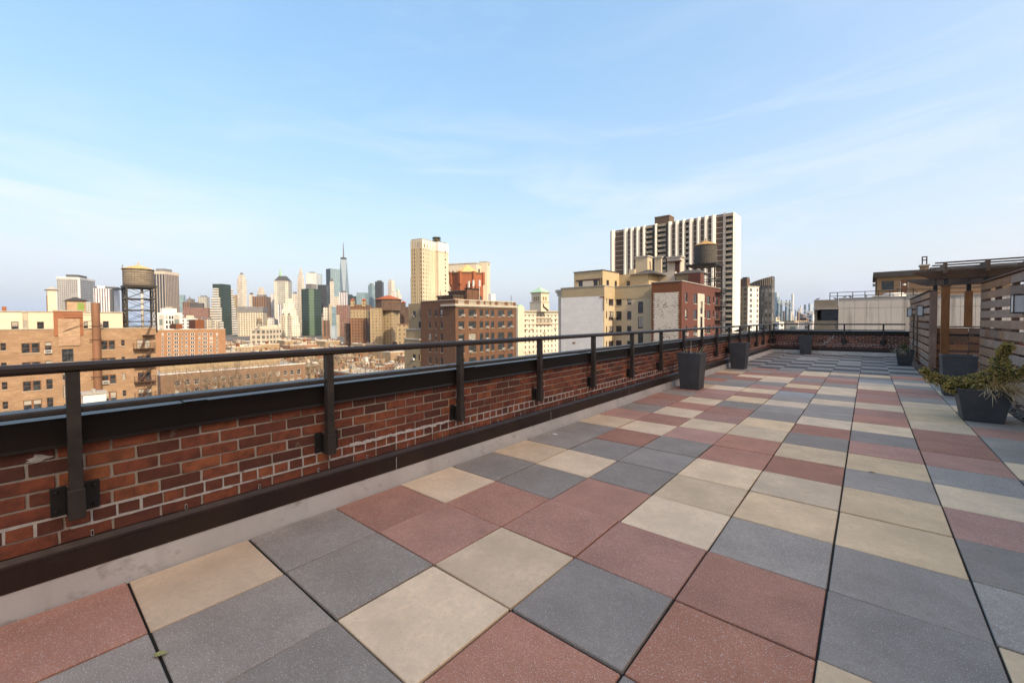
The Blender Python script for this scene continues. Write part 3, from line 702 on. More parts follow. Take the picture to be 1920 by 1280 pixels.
# ---- gravel strip along the right-hand screen
gv = MB(); rd = random.Random(31)
for k in range(4600):
    x, y = rd.uniform(3.07, 3.42), rd.uniform(-5.0, 12.7); r_ = rd.uniform(.012,.028); z = -0.035+rd.uniform(0,.03)
    i = len(gv.v); sx, sy, sz = r_*rd.uniform(.8,1.4), r_*rd.uniform(.8,1.4), r_*rd.uniform(.5,.8); a = rd.uniform(0,3)
    for px_, py_, pz_ in ((1,0,0),(0,1,0),(-1,0,0),(0,-1,0),(0,0,1),(0,0,-1)):
        gv.v.append((x+(px_*math.cos(a)-py_*math.sin(a))*sx, y+(px_*math.sin(a)+py_*math.cos(a))*sy, z+pz_*sz))
    for q in ((0,1,4),(1,2,4),(2,3,4),(3,0,4),(1,0,5),(2,1,5),(3,2,5),(0,3,5)): gv.f.append(tuple(i+w for w in q)); gv.mi.append(0)
M['gravel'] = mat_leaf('river_pebbles', [(0.06,0.05,0.045),(0.14,0.11,0.09),(0.22,0.19,0.16),(0.10,0.06,0.045)], 0.7)
g_ = stuff(gv.build('gravel', M['gravel'], None, smooth=True)); tag(g_, 'dark river pebbles between the pavers and the slatted screen', 'gravel')

# ---- slatted hardwood screens and pergola
def mat_wood(name, c1, c2, c3):
    mt, nt, bs, N, L = newmat(name)
    tcn = nd(N, 'ShaderNodeTexCoord').outputs['Object']; oi = nd(N, 'ShaderNodeObjectInfo').outputs['Random']
    cb = nd(N, 'ShaderNodeCombineXYZ'); 
    for i in range(3): L.new(math_(N, L, 'MULTIPLY', oi, 23.0+17*i), cb.inputs[i])
    va = nd(N, 'ShaderNodeVectorMath', operation='ADD'); L.new(tcn, va.inputs[0]); L.new(cb.outputs[0], va.inputs[1]); v = va.outputs[0]
    wv = nd(N, 'ShaderNodeTexWave', wave_type='BANDS', bands_direction='Z'); mpn = nd(N, 'ShaderNodeMapping'); L.new(v, mpn.inputs[0]); mpn.inputs['Scale'].default_value = (0.9, 9, 9); L.new(mpn.outputs[0], wv.inputs['Vector'])
    wv.inputs['Scale'].default_value = 1.3; wv.inputs['Distortion'].default_value = 9; wv.inputs['Detail'].default_value = 4; wv.inputs['Detail Scale'].default_value = 1.4
    a = noise(N, L, v, 1.0, 6, 0.7, (3, 70, 70)); b = noise(N, L, v, 2.0, 4, 0.6)
    x = mixc(N, L, rng(N, L, a, 0.3, 0.7), c1, c2)
    x = mixc(N, L, math_(N, L, 'MULTIPLY', wv.outputs['Fac'], 0.45), x, c3)
    x = mixc(N, L, rng(N, L, b, 0.5, 0.75, 0, 0.5), x, shade(c2, 1.2))
    hv = nd(N, 'ShaderNodeHueSaturation'); L.new(x, hv.inputs['Color']); L.new(rng(N, L, oi, 0, 1, 0.68, 1.28), hv.inputs['Value'])
    wnz = nd(N, 'ShaderNodeTexWhiteNoise', noise_dimensions='1D'); L.new(oi, wnz.inputs['W']); L.new(rng(N, L, wnz.outputs['Value'], 0, 1, 0.65, 1.15), hv.inputs['Saturation'])
    L.new(hv.outputs[0], bs.inputs['Base Color']); bs.inputs['Roughness'].default_value = 0.7; bs.inputs['Specular IOR Level'].default_value = 0.3
    bump(N, L, bs, a, 0.25, 0.004)
    return mt
# boards are modelled along local X so the grain follows them
M['wood'] = mat_wood('weathered_hardwood', (0.22,0.118,0.074), (0.43,0.255,0.165), (0.23,0.118,0.07))
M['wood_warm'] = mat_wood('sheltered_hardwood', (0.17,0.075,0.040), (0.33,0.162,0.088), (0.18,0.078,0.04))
M['wood_dark'] = mat_wood('dark_pergola_wood', (0.09,0.048,0.03), (0.19,0.11,0.072), (0.09,0.05,0.031))
def board(parent, p0, p1, w, h, mat, name='slat', top=None):
    """board from p0 to p1 (centre line), w thick, h high"""
    p0 = Vector(p0); p1 = Vector(p1); d = p1-p0; l = d.length
    b = MB().box(0, l, -w/2, w/2, -h/2, h/2); rz = math.atan2(d.y, d.x); ry = -math.asin(max(-1, min(1, d.z/l)))
    return b.build(name, mat, parent, p0, (0, ry, rz), bevel=0.004)
def vpost(parent, x, y, z0, z1, w, mat, name='post'):
    b = MB().box(0, z1-z0, -w/2, w/2, -w/2, w/2)
    return b.build(name, mat, parent, (x, y, z0), (0, -math.pi/2, 0), bevel=0.005)
PIT, BH = 0.2015, 0.148
def screen(label, X, ya, yb, ztop, joints, mat, out, postX, short_row=None, cap=True):
    r = thing('slatted_screen', label, 'screen', (X, ya, 0)); rd = random.Random(int(X*50))
    n = int((ztop-0.02)/PIT)+1; ed = [ya]+joints+[yb]
    for k in range(n):
        z = ztop - 0.015 - BH/2 - k*PIT
        if z-BH/2 < 0.0: 
            break
        for a, b_ in zip(ed[:-1], ed[1:]):
            cuts = [a, b_]
            if short_row and k in short_row and b_ == yb: cuts = [a]+[a+(b_-a)*q for q in short_row[k]]+[b_]
            for c, d in zip(cuts[:-1], cuts[1:]):
                board(r, (rd.uniform(-.002,.002), d-ya-0.004, z+rd.uniform(-.003,.003)), (rd.uniform(-.002,.002), c-ya+0.004, z+rd.uniform(-.003,.003)), 0.022, BH, mat)
    for y in sorted(set([ya+.05]+joints+[yb-.05]+[(a+b_)/2 for a, b_ in zip(ed[:-1], ed[1:])])):
        vpost(r, postX-X, y-ya, 0.0, ztop-0.02, 0.085, M['wood_dark'], 'upright')
    if cap: board(r, ((postX-X)/2, -0.02, ztop+0.012), ((postX-X)/2, yb-ya+0.02, ztop+0.012), 0.15, 0.028, M['wood_dark'], 'cap_board')
    return r
XA, XBF = 2.575, 3.30
screen('tall slatted wooden screen running to the end wall beside the deck', XA, 13.46, 20.08, 2.155, [15.7, 17.9], M['wood'], -1, XA+0.055)
sb = screen('tall weathered slatted wooden screen beside the wide low planter', XBF, -5.3, 12.36, 2.235, [-2.8, -0.3, 2.2, 4.7, 7.2, 9.78], M['wood'], -1, XBF+0.055, {5: [0.15,0.3,0.62,0.8], 6: [0.5,0.8], 7: [0.45]})
lw = thing('slatted_low_wall', 'waist high slatted wooden wall with flat cap under the pergola', 'low wall', (2.70, 13.52, 0)); rd = random.Random(77)
for k in range(6):
    z = 1.235-0.02-BH/2-k*PIT
    board(lw, (0.0, 0, z), (0.555, rd.uniform(-.002,.002), z), 0.022, BH, M['wood_warm']); board(lw, (0.57, 0, z), (1.30, rd.uniform(-.002,.002), z), 0.022, BH, M['wood_warm'])
board(lw, (-0.02, 0.03, 1.250), (1.32, 0.03, 1.250), 0.13, 0.028, M['wood_dark'], 'cap_board')
for x in (0.05, 0.62, 1.25): vpost(lw, x, 0.06, 0, 1.22, 0.085, M['wood_dark'], 'upright')
pg = thing('pergola', 'small dark wooden pergola with notched beams over the screen gateway', 'pergola', (2.70, 12.36, 0))
def pgp(x, y, z): return (x-2.70, y-12.36, z)
P1 = pgp(2.735, 12.30, 0); vpost(pg, P1[0], P1[1], 0.0, 2.20, 0.135, M['wood_warm'])
MB().box(P1[0]-.085,P1[0]+.085,P1[1]-.085,P1[1]+.085,2.20,2.225).build('post_cap', M['wood_dark'], pg)
for (x, y, z0, z1) in ((2.640,13.47,0,2.145),(3.245,13.47,1.262,2.125),(3.36,12.30,0,2.2)):
    q = pgp(x, y, 0); vpost(pg, q[0], q[1], z0, z1, 0.13, M['wood_warm'] if x < 3.3 else M['wood_dark'])
for (x, y, z0, z1) in ((2.735,12.30,2.225,2.375),(2.665,13.48,2.145,2.30),(3.245,13.48,2.125,2.29),(3.36,12.30,2.2,2.38)):
    q = pgp(x, y, 0); MB().box(q[0]-.038,q[0]+.038,q[1]-.036,q[1]+.036,z0,z1).build('post_bracket', M['black_steel'], pg)
def notch_beam(x0, x1, y, z0, z1, t):
    b = MB(); l = x1-x0; prof = [(0,z1-z0),(0,(z1-z0)-0.035),(0.05,(z1-z0)-0.045),(0.30,0.02),(0.36,0.02),(0.37,0.0),(l,0.0),(l,z1-z0)]
    b.extr([(a-0, c) for a, c in prof], 0, t, 'y')      # profile in x-z
    q = pgp(x0, y, z0); return b.build('beam', M['wood_dark'], pg, q)
for y in (12.205, 12.355): notch_beam(2.19, 6.2, y, 2.370, 2.552, 0.042)
for y in (13.40, 13.55): notch_beam(2.13, 6.2, y, 2.290, 2.465, 0.042)
bh_me = MB().tube((0,0,0),(0,-0.012,0),0.020,0.014,10).mesh('bolt_head', M['bronze_dull'])
for x, y, z in ((2.735,12.205,2.50),(2.735,12.205,2.425),(3.36,12.205,2.50),(3.36,12.205,2.42),(2.665,13.40,2.41),(2.665,13.40,2.335),(3.245,13.40,2.40)):
    inst('bolt_head', bh_me, pg, pgp(x, y, z))
for k, x in enumerate((2.70, 3.345, 3.99, 4.64, 5.29)):
    prof = [(0,.24),(0.0,.20),(0.03,.0),(0.06,.0),(1.62,.0),(1.95,.17),(1.98,.18),(1.98,.215),(1.55,.215),(0.35,.235)]
    b = MB(); b.extr([(a, c) for a, c in prof][::-1], -.021, .021, 'x'); q = pgp(x, 11.93, 2.478 if k else 2.478); b.build('rafter', M['wood_dark'], pg, q)
for k, y in enumerate((12.05, 12.62, 13.2, 13.72)):
    q = pgp(2.53, y, 2.722-0.006*k); board(pg, q, (q[0]+3.4, q[1], q[2]+.004), 0.045, 0.03, M['wood_dark'], 'batten')
tr = thing('trellis', 'narrow wooden trellis ladder fixed to the slatted screen by the deck', 'trellis', (XA-0.03, 17.2, 0))
for y in (-0.72, 0.62): vpost(tr, 0, y, 0.25, 1.62, 0.035, M['wood_dark'], 'upright')
for k in range(7): board(tr, (0, -0.76, 0.35+k*0.2), (0, 0.66, 0.35+k*0.2), 0.02, 0.03, M['wood_dark'], 'rung')
M['lantern_glass'] = mat_plain('frosted_lantern_glass', (0.62,0.63,0.62), 0.25, scale=3, var=0.05)
M['lantern_metal'] = mat_plain('lantern_metal', (0.06,0.06,0.06), 0.45, 0.4)
def lantern(label, x, y, z, d=0.13, w=0.19, h=0.31):
    r = thing('wall_lantern', label, 'lantern', (x, y, z)); f = MB(); t = 0.014
    for sx in (-d, -t): 
        for sy in (-w/2, w/2-t): f.box(sx, sx+t, sy, sy+t, 0, h)
    for z0 in (0, h-.02): f.box(-d-.004, 0.0, -w/2-.004, w/2+.004, z0-.002, z0+.022)
    f.build('frame', M['lantern_metal'], r); MB().box(-d+.006,-.008,-w/2+.006,w/2-.006,.02,h-.02).build('glass', M['lantern_glass'], r)
    MB().box(0.0,0.02,-w/2+.03,w/2-.03,.03,h-.03).build('back_plate', M['lantern_metal'], r)
lantern('square frosted lantern on the slatted screen nearer the gateway', XA-0.016, 15.0, 1.52)
lantern('square frosted lantern on the slatted screen nearer the end wall', XA-0.016, 18.9, 1.52)
lantern('square frosted lantern on the tall weathered screen by the wide low planter', XBF-0.016, 8.88, 1.535)

# pigeons
M['pigeon'] = mat_plain('dark_pigeon_feathers', (0.045,0.045,0.05), 0.6, scale=20)
def pigeon(label, loc, rz, s=1.0, group=None):
    me = bpy.data.meshes.new('pigeon'); 
    pts = [(0,0,.075),(.055,0,.085),(.10,0,.115),(.118,0,.150),(.135,0,.158),(-.06,0,.066),(-.12,0,.05),(-.19,0,.036),(.01,.022,.045),(.012,.024,.0),(.01,-.022,.045),(.012,-.024,.0),(.158,0,.152)]
    rad = [(.052,.050),(.050,.046),(.030,.03),(.024,.024),(.022,.021),(.046,.042),(.034,.018),(.026,.007),(.010,.010),(.006,.005),(.010,.010),(.006,.005),(.004,.004)]
    ed = [(0,1),(1,2),(2,3),(3,4),(0,5),(5,6),(6,7),(0,8),(8,9),(0,10),(10,11),(4,12)]
    me.from_pydata([(a*s,b*s,c*s) for a,b,c in pts], ed, []); o = inst('pigeon', me, None, loc, rz); me.materials.append(M['pigeon'])
    md = o.modifiers.new('skin', 'SKIN'); me.skin_vertices.new() if not me.skin_vertices else None
    for v, r_ in zip(me.skin_vertices[0].data, rad): v.radius = (r_[0]*s, r_[1]*s)
    me.skin_vertices[0].data[0].use_root = True
    o.modifiers.new('sub', 'SUBSURF').levels = 1; o.modifiers['sub'].render_levels = 1
    return tag(o, label, 'pigeon', group)
pigeon('dark pigeon perched on the metal coping near the parapet corner', (-2.05, 18.9, 0.985), 2.4, 1.25)
pigeon('dark pigeon hunched low on the coping beside the tall planter', (-2.1, 14.9, 0.985), 0.4, 1.15)
# ================================================================== THE CITY: buildings near enough to show their windows
class Bld:
    """a building as one thing; parts are given in world coordinates"""
    def __init__(s, name, label, x, y, cat='building', group=None, z=GZ):
        s.o = Vector((x, y, z)); s.root = thing(name, label, cat, s.o, 0, group)
    def part(s, name, mb, mat, parent=None, smooth=False):
        if parent is None: return mb.build(name, mat, s.root, -s.o, smooth=smooth)
        o = mb.build(name, mat, parent, smooth=smooth); o.location = -s.o - parent.location if parent.location.length > 0 else -s.o
        if parent.location == -s.o: o.location = (0, 0, 0)
        return o
    def put(s, name, me, loc, rz=0, parent=None):
        return inst(name, me, s.root, Vector(loc)-s.o, rz)
def rect_e(X, a, b, t, bt): 
    y = (t+bt)/2; mx_ = (a+b)/2
    return (on_x(a, y, X).y, on_x(b, y, X).y, on_x(mx_, bt, X).z, on_x(mx_, t, X).z)
def rect_s(Y, a, b, t, bt):
    y = (t+bt)/2; mx_ = (a+b)/2
    return (on_y(a, y, Y).x, on_y(b, y, Y).x, on_y(mx_, bt, Y).z, on_y(mx_, t, Y).z)
def face_open(mb, face, plane, u0, u1, v0, v1, ops, rev=0.22, mi=0):
    """wall face with real openings; face 's' looks to -Y at y=plane, 'e' looks to +X at x=plane"""
    P = (lambda u, v, d: (u, plane+d, v)) if face == 's' else (lambda u, v, d: (plane-d, u, v))
    ops = [(max(a, u0+.01), min(b, u1-.01), max(c, v0+.01), min(d, v1-.01)) for a, b, c, d in ops]
    ops = [o for o in ops if o[1]-o[0] > 0.05 and o[3]-o[2] > 0.05]
    us = sorted(set([u0, u1]+[o[0] for o in ops]+[o[1] for o in ops])); vs_ = sorted(set([v0, v1]+[o[2] for o in ops]+[o[3] for o in ops]))
    for a, b in zip(us[:-1], us[1:]):
        run = None
        for c, d in zip(vs_[:-1], vs_[1:]):
            mu_, mv_ = (a+b)/2, (c+d)/2
            hole = any(o[0] < mu_ < o[1] and o[2] < mv_ < o[3] for o in ops)
            if hole:
                if run is not None: mb.face([P(a,run,0),P(b,run,0),P(b,c,0),P(a,c,0)], mi); run = None
            elif run is None: run = c
        if run is not None: mb.face([P(a,run,0),P(b,run,0),P(b,v1,0),P(a,v1,0)], mi)
    for a, b, c, d in ops:
        mb.face([P(a,c,0),P(b,c,0),P(b,c,rev),P(a,c,rev)], mi); mb.face([P(a,d,rev),P(b,d,rev),P(b,d,0),P(a,d,0)], mi)
        mb.face([P(a,c,rev),P(a,d,rev),P(a,d,0),P(a,c,0)], mi); mb.face([P(b,c,0),P(b,d,0),P(b,d,rev),P(b,c,rev)], mi)
M['glass'] = mat_glass('window_glass'); M['glass_teal'] = mat_glass('teal_window_glass', (0.05,0.10,0.10), 0.08, 0.2)
M['frame_brown'] = mat_plain('brown_window_frame', (0.17,0.075,0.04), 0.6); M['frame_dark'] = mat_plain('dark_window_frame', (0.05,0.048,0.045), 0.6)
M['frame_white'] = mat_plain('white_window_frame', (0.62,0.60,0.56), 0.6); M['frame_maroon'] = mat_plain('maroon_window_frame', (0.075,0.025,0.02), 0.6)
M['sill'] = mat_plain('stone_sill', (0.36,0.32,0.26), 0.9); M['ac'] = mat_plain('air_conditioner_white', (0.62,0.61,0.58), 0.6); M['ac_dark'] = mat_plain('air_conditioner_grille', (0.12,0.12,0.12), 0.7)
_wc = {}
def win_mesh(w, h, style, fm):
    k = (round(w, 2), round(h, 2), style, fm)
    if k in _wc: return _wc[k]
    f = MB(); t = 0.075 if style != 'thin' else 0.05; d0, d1 = 0.09, 0.16
    f.box(0,t,d0,d1,0,h); f.box(w-t,w,d0,d1,0,h); f.box(t,w-t,d0,d1,h-t,h); f.box(t,w-t,d0,d1,0,t)
    if style in ('dh', 'thin'): f.box(t,w-t,d0+.01,d1-.01,h*.5-.03,h*.5+.03)
    if style == 'pair': f.box(w/2-.13,w/2+.13,d0-.01,d1,t,h-t); f.box(t,w/2-.13,d0+.01,d1-.01,h*.5-.03,h*.5+.03); f.box(w/2+.13,w-t,d0+.01,d1-.01,h*.5-.03,h*.5+.03)
    if style == 'grid':
        n = max(2, int(w/0.6))
        for q in range(1, n): f.box(w*q/n-.022,w*q/n+.022,d0+.01,d1-.01,t,h-t)
        for q in (1, 2): f.box(t,w-t,d0+.012,d1-.012,h*q/3-.02,h*q/3+.02)
    f.box(-.06,w+.06,-.06,d0-.002,-.11,-.005, 1)
    p = MB(); p.face([(t,.135,t),(w-t,.135,t),(w-t,.135,h-t),(t,.135,h-t)])
    _wc[k] = (f.mesh('window', [M[fm], M['sill']]), p.mesh('pane', M['glass']))
    return _wc[k]
def window(B, face, plane, r, style='dh', fm='frame_brown', pane=None):
    u0, u1, v0, v1 = r; w, h = round(u1-u0, 1), round(v1-v0, 1); me, pm = win_mesh(w, h, style, fm)
    loc = (u0, plane, v0) if face == 's' else (plane, u0, v0)
    o = B.put('window', me, loc, 0 if face == 's' else math.pi/2); inst('pane', pm, o); return o
ac_me = MB().box(-.42,.42,-.42,.1,0,.52).box(-.36,.36,-.425,-.419,.06,.46,1).mesh('air_conditioner', [M['ac'], M['ac_dark']])
def ac(B, face, plane, u, v): return B.put('air_conditioner', ac_me, (u, plane, v) if face == 's' else (plane, u, v), 0 if face == 's' else math.pi/2)

# ---- tan brick block at the left ------------------------------------------------------------
M['tan_brick'] = mat_wall('tan_brick', (0.35,0.235,0.155), (0.255,0.158,0.10), streak=0.8, patch=0.5, seed=1)
M['tan_brick2'] = mat_wall('mottled_pale_brick', (0.44,0.32,0.225), (0.30,0.18,0.115), streak=0.9, patch=0.6, seed=2)
M['red_brick_far'] = mat_wall('faded_red_brick', (0.30,0.125,0.07), (0.23,0.09,0.05), seed=3)
M['cream'] = mat_wall('cream_stucco', (0.60,0.53,0.42), (0.53,0.46,0.36), streak=0.15, patch=0.3, seed=4)
M['dark_roof'] = mat_plain('dark_roofing', (0.05,0.045,0.042), 0.8, scale=0.6, bumpn=0.2); M['silver_roof'] = mat_plain('silver_roof_paint', (0.34,0.33,0.32), 0.6, scale=0.3, var=0.25)
M['white_paint'] = mat_plain('white_wall_paint', (0.64,0.62,0.59), 0.8, scale=0.4, var=0.1); M['gray_conc'] = mat_plain('grey_concrete', (0.33,0.31,0.285), 0.9, scale=0.4)
M['rust_pipe'] = mat_plain('rust_brown_pipe', (0.22,0.105,0.06), 0.65, 0.1, 0.25, 0.7, (1,1,.2)); M['iron_brown'] = mat_plain('rusty_iron', (0.085,0.045,0.032), 0.8, scale=2); M['iron_black'] = mat_plain('black_iron', (0.018,0.016,0.015), 0.6, scale=2)
XN = -104.0
NL = Bld('apartment_building', 'tan brick apartment block with fire escape and rooftop water tank', XN, 16.1)
y1 = on_x(293, 640, XN).y; z1 = on_x(240, 615.5, XN).z
fh = 3.13
colsA = [(0.5,11.5,643,657,'thin'),(40,75,643,661.5,'pair'),(84,96.5,641,660,'dh'),(190,216,638,655,'pair'),(227,234,637,648,'thin'),(256.5,282,636,653,'pair')]
ops = []; wins = []
for (a, b, t, bt, st_) in colsA:
    u0, u1, v0, v1 = rect_e(XN, a, b, t, bt)
    for k in range(5): r_ = (u0, u1, v0-k*fh, v1-k*fh); ops.append(r_); wins.append((r_, st_))
for dy_ in (9.5, 19, 28.5):
    for (a, b, t, bt, st_) in colsA[1:3]:
        u0, u1, v0, v1 = rect_e(XN, a, b, t, bt)
        if u0-dy_ > -39:
            for k in range(5): r_ = (u0-dy_, u1-dy_, v0-k*fh, v1-k*fh); ops.append(r_); wins.append((r_, st_))
for (a, b, t, bt) in ((116,138,654,678),(117.5,126,695,712),(118.5,126,722,746),(120,127,757,781)):
    r_ = rect_e(XN, a, b, t, bt); ops.append(r_); wins.append((r_, 'grid'))
w_ = MB(); face_open(w_, 'e', XN, -40, y1, GZ, z1, ops, 0.25)
w_.box(XN-22, XN-0.0, y1-0.001, y1, GZ, z1); w_.box(XN-22, XN-21.9, -40, y1, GZ, z1); w_.face([(XN-22,-40,z1-1.0),(XN,-40,z1-1.0),(XN,y1,z1-1.0),(XN-22,y1,z1-1.0)]); w_.box(XN-0.35, XN-0.3, -40, y1, z1-1.1, z1)
NL.part('wall', w_, M['tan_brick'])
MB_ = MB().box(XN-0.4, XN+0.08, -40, on_x(101,612,XN).y, z1, z1+0.14); NL.part('parapet_cap', MB_, M['sill'])
NL.part('parapet_cap', MB().box(XN-0.4, XN+0.08, on_x(156,612,XN).y, y1, z1, z1+0.14), M['sill'])
for r_, st_ in wins: window(NL, 'e', XN, r_, st_, 'frame_brown' if st_ != 'grid' else 'frame_dark')
r_ = rect_e(XN, 84, 96.5, 656, 662); ac(NL, 'e', XN, (r_[0]+r_[1])/2, r_[2]); r_ = rect_e(XN, 193, 203, 715, 719); ac(NL, 'e', XN, (r_[0]+r_[1])/2, r_[2])
a = rect_e(XN, 101, 156, 583.5, 640); NL.part('raised_parapet', MB().box(XN-0.6, XN+0.12, a[0], a[1], a[2]+1, a[3]), M['red_brick_far'])
b_ = rect_e(XN, 109, 150, 597.5, 648); NL.part('pale_brick_patch', MB().box(XN, XN+0.16, b_[0], b_[1], b_[2], b_[3]), M['tan_brick2'])
NL.part('parapet_cap', MB().box(XN-0.7, XN+0.2, a[0]-.1, a[1]+.1, a[3]+.003, a[3]+0.2), M['sill'])
XP = XN-4.5                                      # set-back cream penthouse
pz = on_x(60, 585, XP).z
pw = [rect_e(XP, 21, 35, 603, 617.5), rect_e(XP, 69.5, 82.5, 603, 617.5), rect_e(XP, 157, 165, 602, 615), rect_e(XP, 193, 204, 602, 615)]
w_ = MB(); face_open(w_, 'e', XP, -40, on_x(230, 600, XP).y, z1-1.5, pz, pw, 0.2); w_.box(XP-12, XP-0.3, -40, on_x(230,600,XP).y, z1-1.5, pz-.02); NL.part('penthouse_wall', w_, M['cream'])
NL.part('penthouse_roof', MB().box(XP-12.2, XP+0.12, -40.1, on_x(230,600,XP).y+.1, pz, pz+.16), M['sill'])
for r_ in pw: window(NL, 'e', XP, r_, 'dh', 'frame_maroon')
r_ = rect_e(XP, 43, 52, 600, 617.5); NL.part('roof_door', MB().box(XP, XP+.08, r_[0], r_[1], r_[2]-.5, r_[3]), M['gray_conc'])
lad = MB(); r_ = rect_e(XP, 42, 51, 586, 600)
for u in (r_[0], r_[1]): lad.box(XP+.1, XP+.16, u, u+.06, r_[2]-1.5, r_[3]+.4)
for k in range(8): lad.box(XP+.1, XP+.15, r_[0], r_[1], r_[2]-1+k*.33, r_[2]-.95+k*.33)
NL.part('ladder', lad, M['sill'])
XT = XN-9                                        # cream stair tower
r_ = rect_e(XT, 89.5, 107, 543, 590); q_ = rect_s(r_[0], 82, 89.5, 550, 590)
NL.part('stair_tower', MB().box(XT-3.2, XT, r_[0], r_[1], z1-1, r_[3]), M['cream']); NL.part('stair_tower_side', MB().box(XT-3.3, XT-.3, r_[0]-.06, r_[0]-.003, z1-1, r_[3]-1.0), M['tan_brick'])
NL.part('stair_tower_roof', MB().frust(XT-3.6, XT+.3, r_[0]-.3, r_[1]+.3, r_[3], XT-2.4, XT-1.0, r_[0]+.6, r_[1]-.6, r_[3]+.7), M['gray_conc'])
XH = XN-6                                        # hip-roofed tank house with green door
r_ = rect_e(XH, 125.5, 161, 563.5, 592)
NL.part('tank_house', MB().box(XH-3.5, XH, r_[0], r_[1], z1-1, r_[3]), M['tan_brick2'])
NL.part('tank_house_roof', MB().frust(XH-3.8, XH+.35, r_[0]-.35, r_[1]+.35, r_[3], XH-2.4, XH-1.2, r_[0]+.9, r_[1]-.9, r_[3]+.62), M['dark_roof'])
d_ = rect_e(XH, 145, 157.5, 568, 582); NL.part('green_door', MB().box(XH, XH+.08, d_[0], d_[1], d_[2], d_[3]), mat_plain('green_door_paint', (0.16,0.25,0.06), 0.7))
r_ = rect_e(XN-3, 3, 12, 574, 586); NL.part('roof_chimney', MB().box(XN-6, XN-5, r_[0], r_[1], pz, r_[3]), M['red_brick_far'])
# flue pipe on the wall
c_ = on_x(180, 640, XN); zt = on_x(180, 568, XN).z; zb = on_x(182, 732, XN).z
fp = MB(); fp.tube((XN+.75, c_.y, zb), (XN+.75, c_.y, zt), 0.56, n=18); NL.part('flue_pipe', fp, M['rust_pipe'], smooth=False)
bd = MB()
for z in (zt-4.2, zt-6.6, zt-10.0, zt-13.2): bd.tube((XN+.75,c_.y,z), (XN+.75,c_.y,z+.14), .63, n=18); bd.beam((XN+.1,c_.y-.3,z+.07),(XN+.75,c_.y-.9,z+.07),.08,.1); bd.beam((XN+.1,c_.y+.3,z+.07),(XN+.75,c_.y+.9,z+.07),.08,.1)
bd.beam((XN+.75,c_.y,zt-2.2),(XN+.75,c_.y-3.9,zt-2.2),.08,.08); bd.beam((XN+.75,c_.y,zt-2.8),(XN+.2,c_.y-4.0,zt-5.0),.08,.08); NL.part('pipe_clamps', bd, M['iron_brown'])
# fire escape
def fire_escape(B, X, ya, yb, floors, fhh, mat, depth=1.3):
    for k, z in enumerate(floors):
        p = MB()
        for q in range(7): p.box(X+.05+q*depth/7, X+.05+q*depth/7+.1, ya, yb, z-.06, z)
        p.box(X, X+depth, ya, ya+.08, z-.14, z); p.box(X, X+depth, yb-.08, yb, z-.14, z)
        for hz in (.5, 1.0): p.box(X+depth-.04, X+depth, ya, yb, z+hz-.03, z+hz+.03); p.box(X, X+depth, ya, ya+.04, z+hz-.03, z+hz+.03); p.box(X, X+depth, yb-.04, yb, z+hz-.03, z+hz+.03)
        n = int((yb-ya)/.35)
        for q in range(n+1): y = ya+(yb-ya)*q/n; p.box(X+depth-.03, X+depth, y-.015, y+.015, z, z+1.0)
        B.part('fire_escape_landing', p, mat)
        if k+1 < len(floors):
            s_ = MB(); z2 = floors[k+1]; A, C = Vector((X+.75, yb-.5, z)), Vector((X+.75, ya+.6, z2))
            if k % 2 and False: A, C = C, A
            for off in (-.28, .28): s_.beam(A+Vector((off,0,0)), C+Vector((off,0,0)), .05, .16); s_.beam(A+Vector((off,0,.9)), C+Vector((off,0,.9)), .035, .035)
            n = 11
            for q in range(1, n): p_ = A.lerp(C, q/n); s_.box(p_.x-.28, p_.x+.28, p_.y-.1, p_.y+.1, p_.z-.02, p_.z+.02)
            B.part('fire_escape_stair', s_, mat)
r_ = rect_e(XN, 249, 289, 653, 656); ztop = r_[3]
fire_escape(NL, XN, r_[0], r_[1], [ztop-k*fh for k in range(5)], fh, M['iron_brown'])
s_ = MB(); A = Vector((XN+.6, r_[1]-.4, z1+.8)); C = Vector((XN+.6, r_[0]+1.0, ztop)); 
for off in (-.2,.2): s_.beam(A+Vector((off,0,0)), C+Vector((off,0,0)), .05, .12)
s_.box(XN, XN+1.2, r_[1]-1.7, r_[1]+.1, z1-1.4, z1-1.3); s_.box(XN+1.16, XN+1.2, r_[1]-1.7, r_[1]+.1, z1-.4, z1-.34); NL.part('fire_escape_stair', s_, M['iron_brown'])

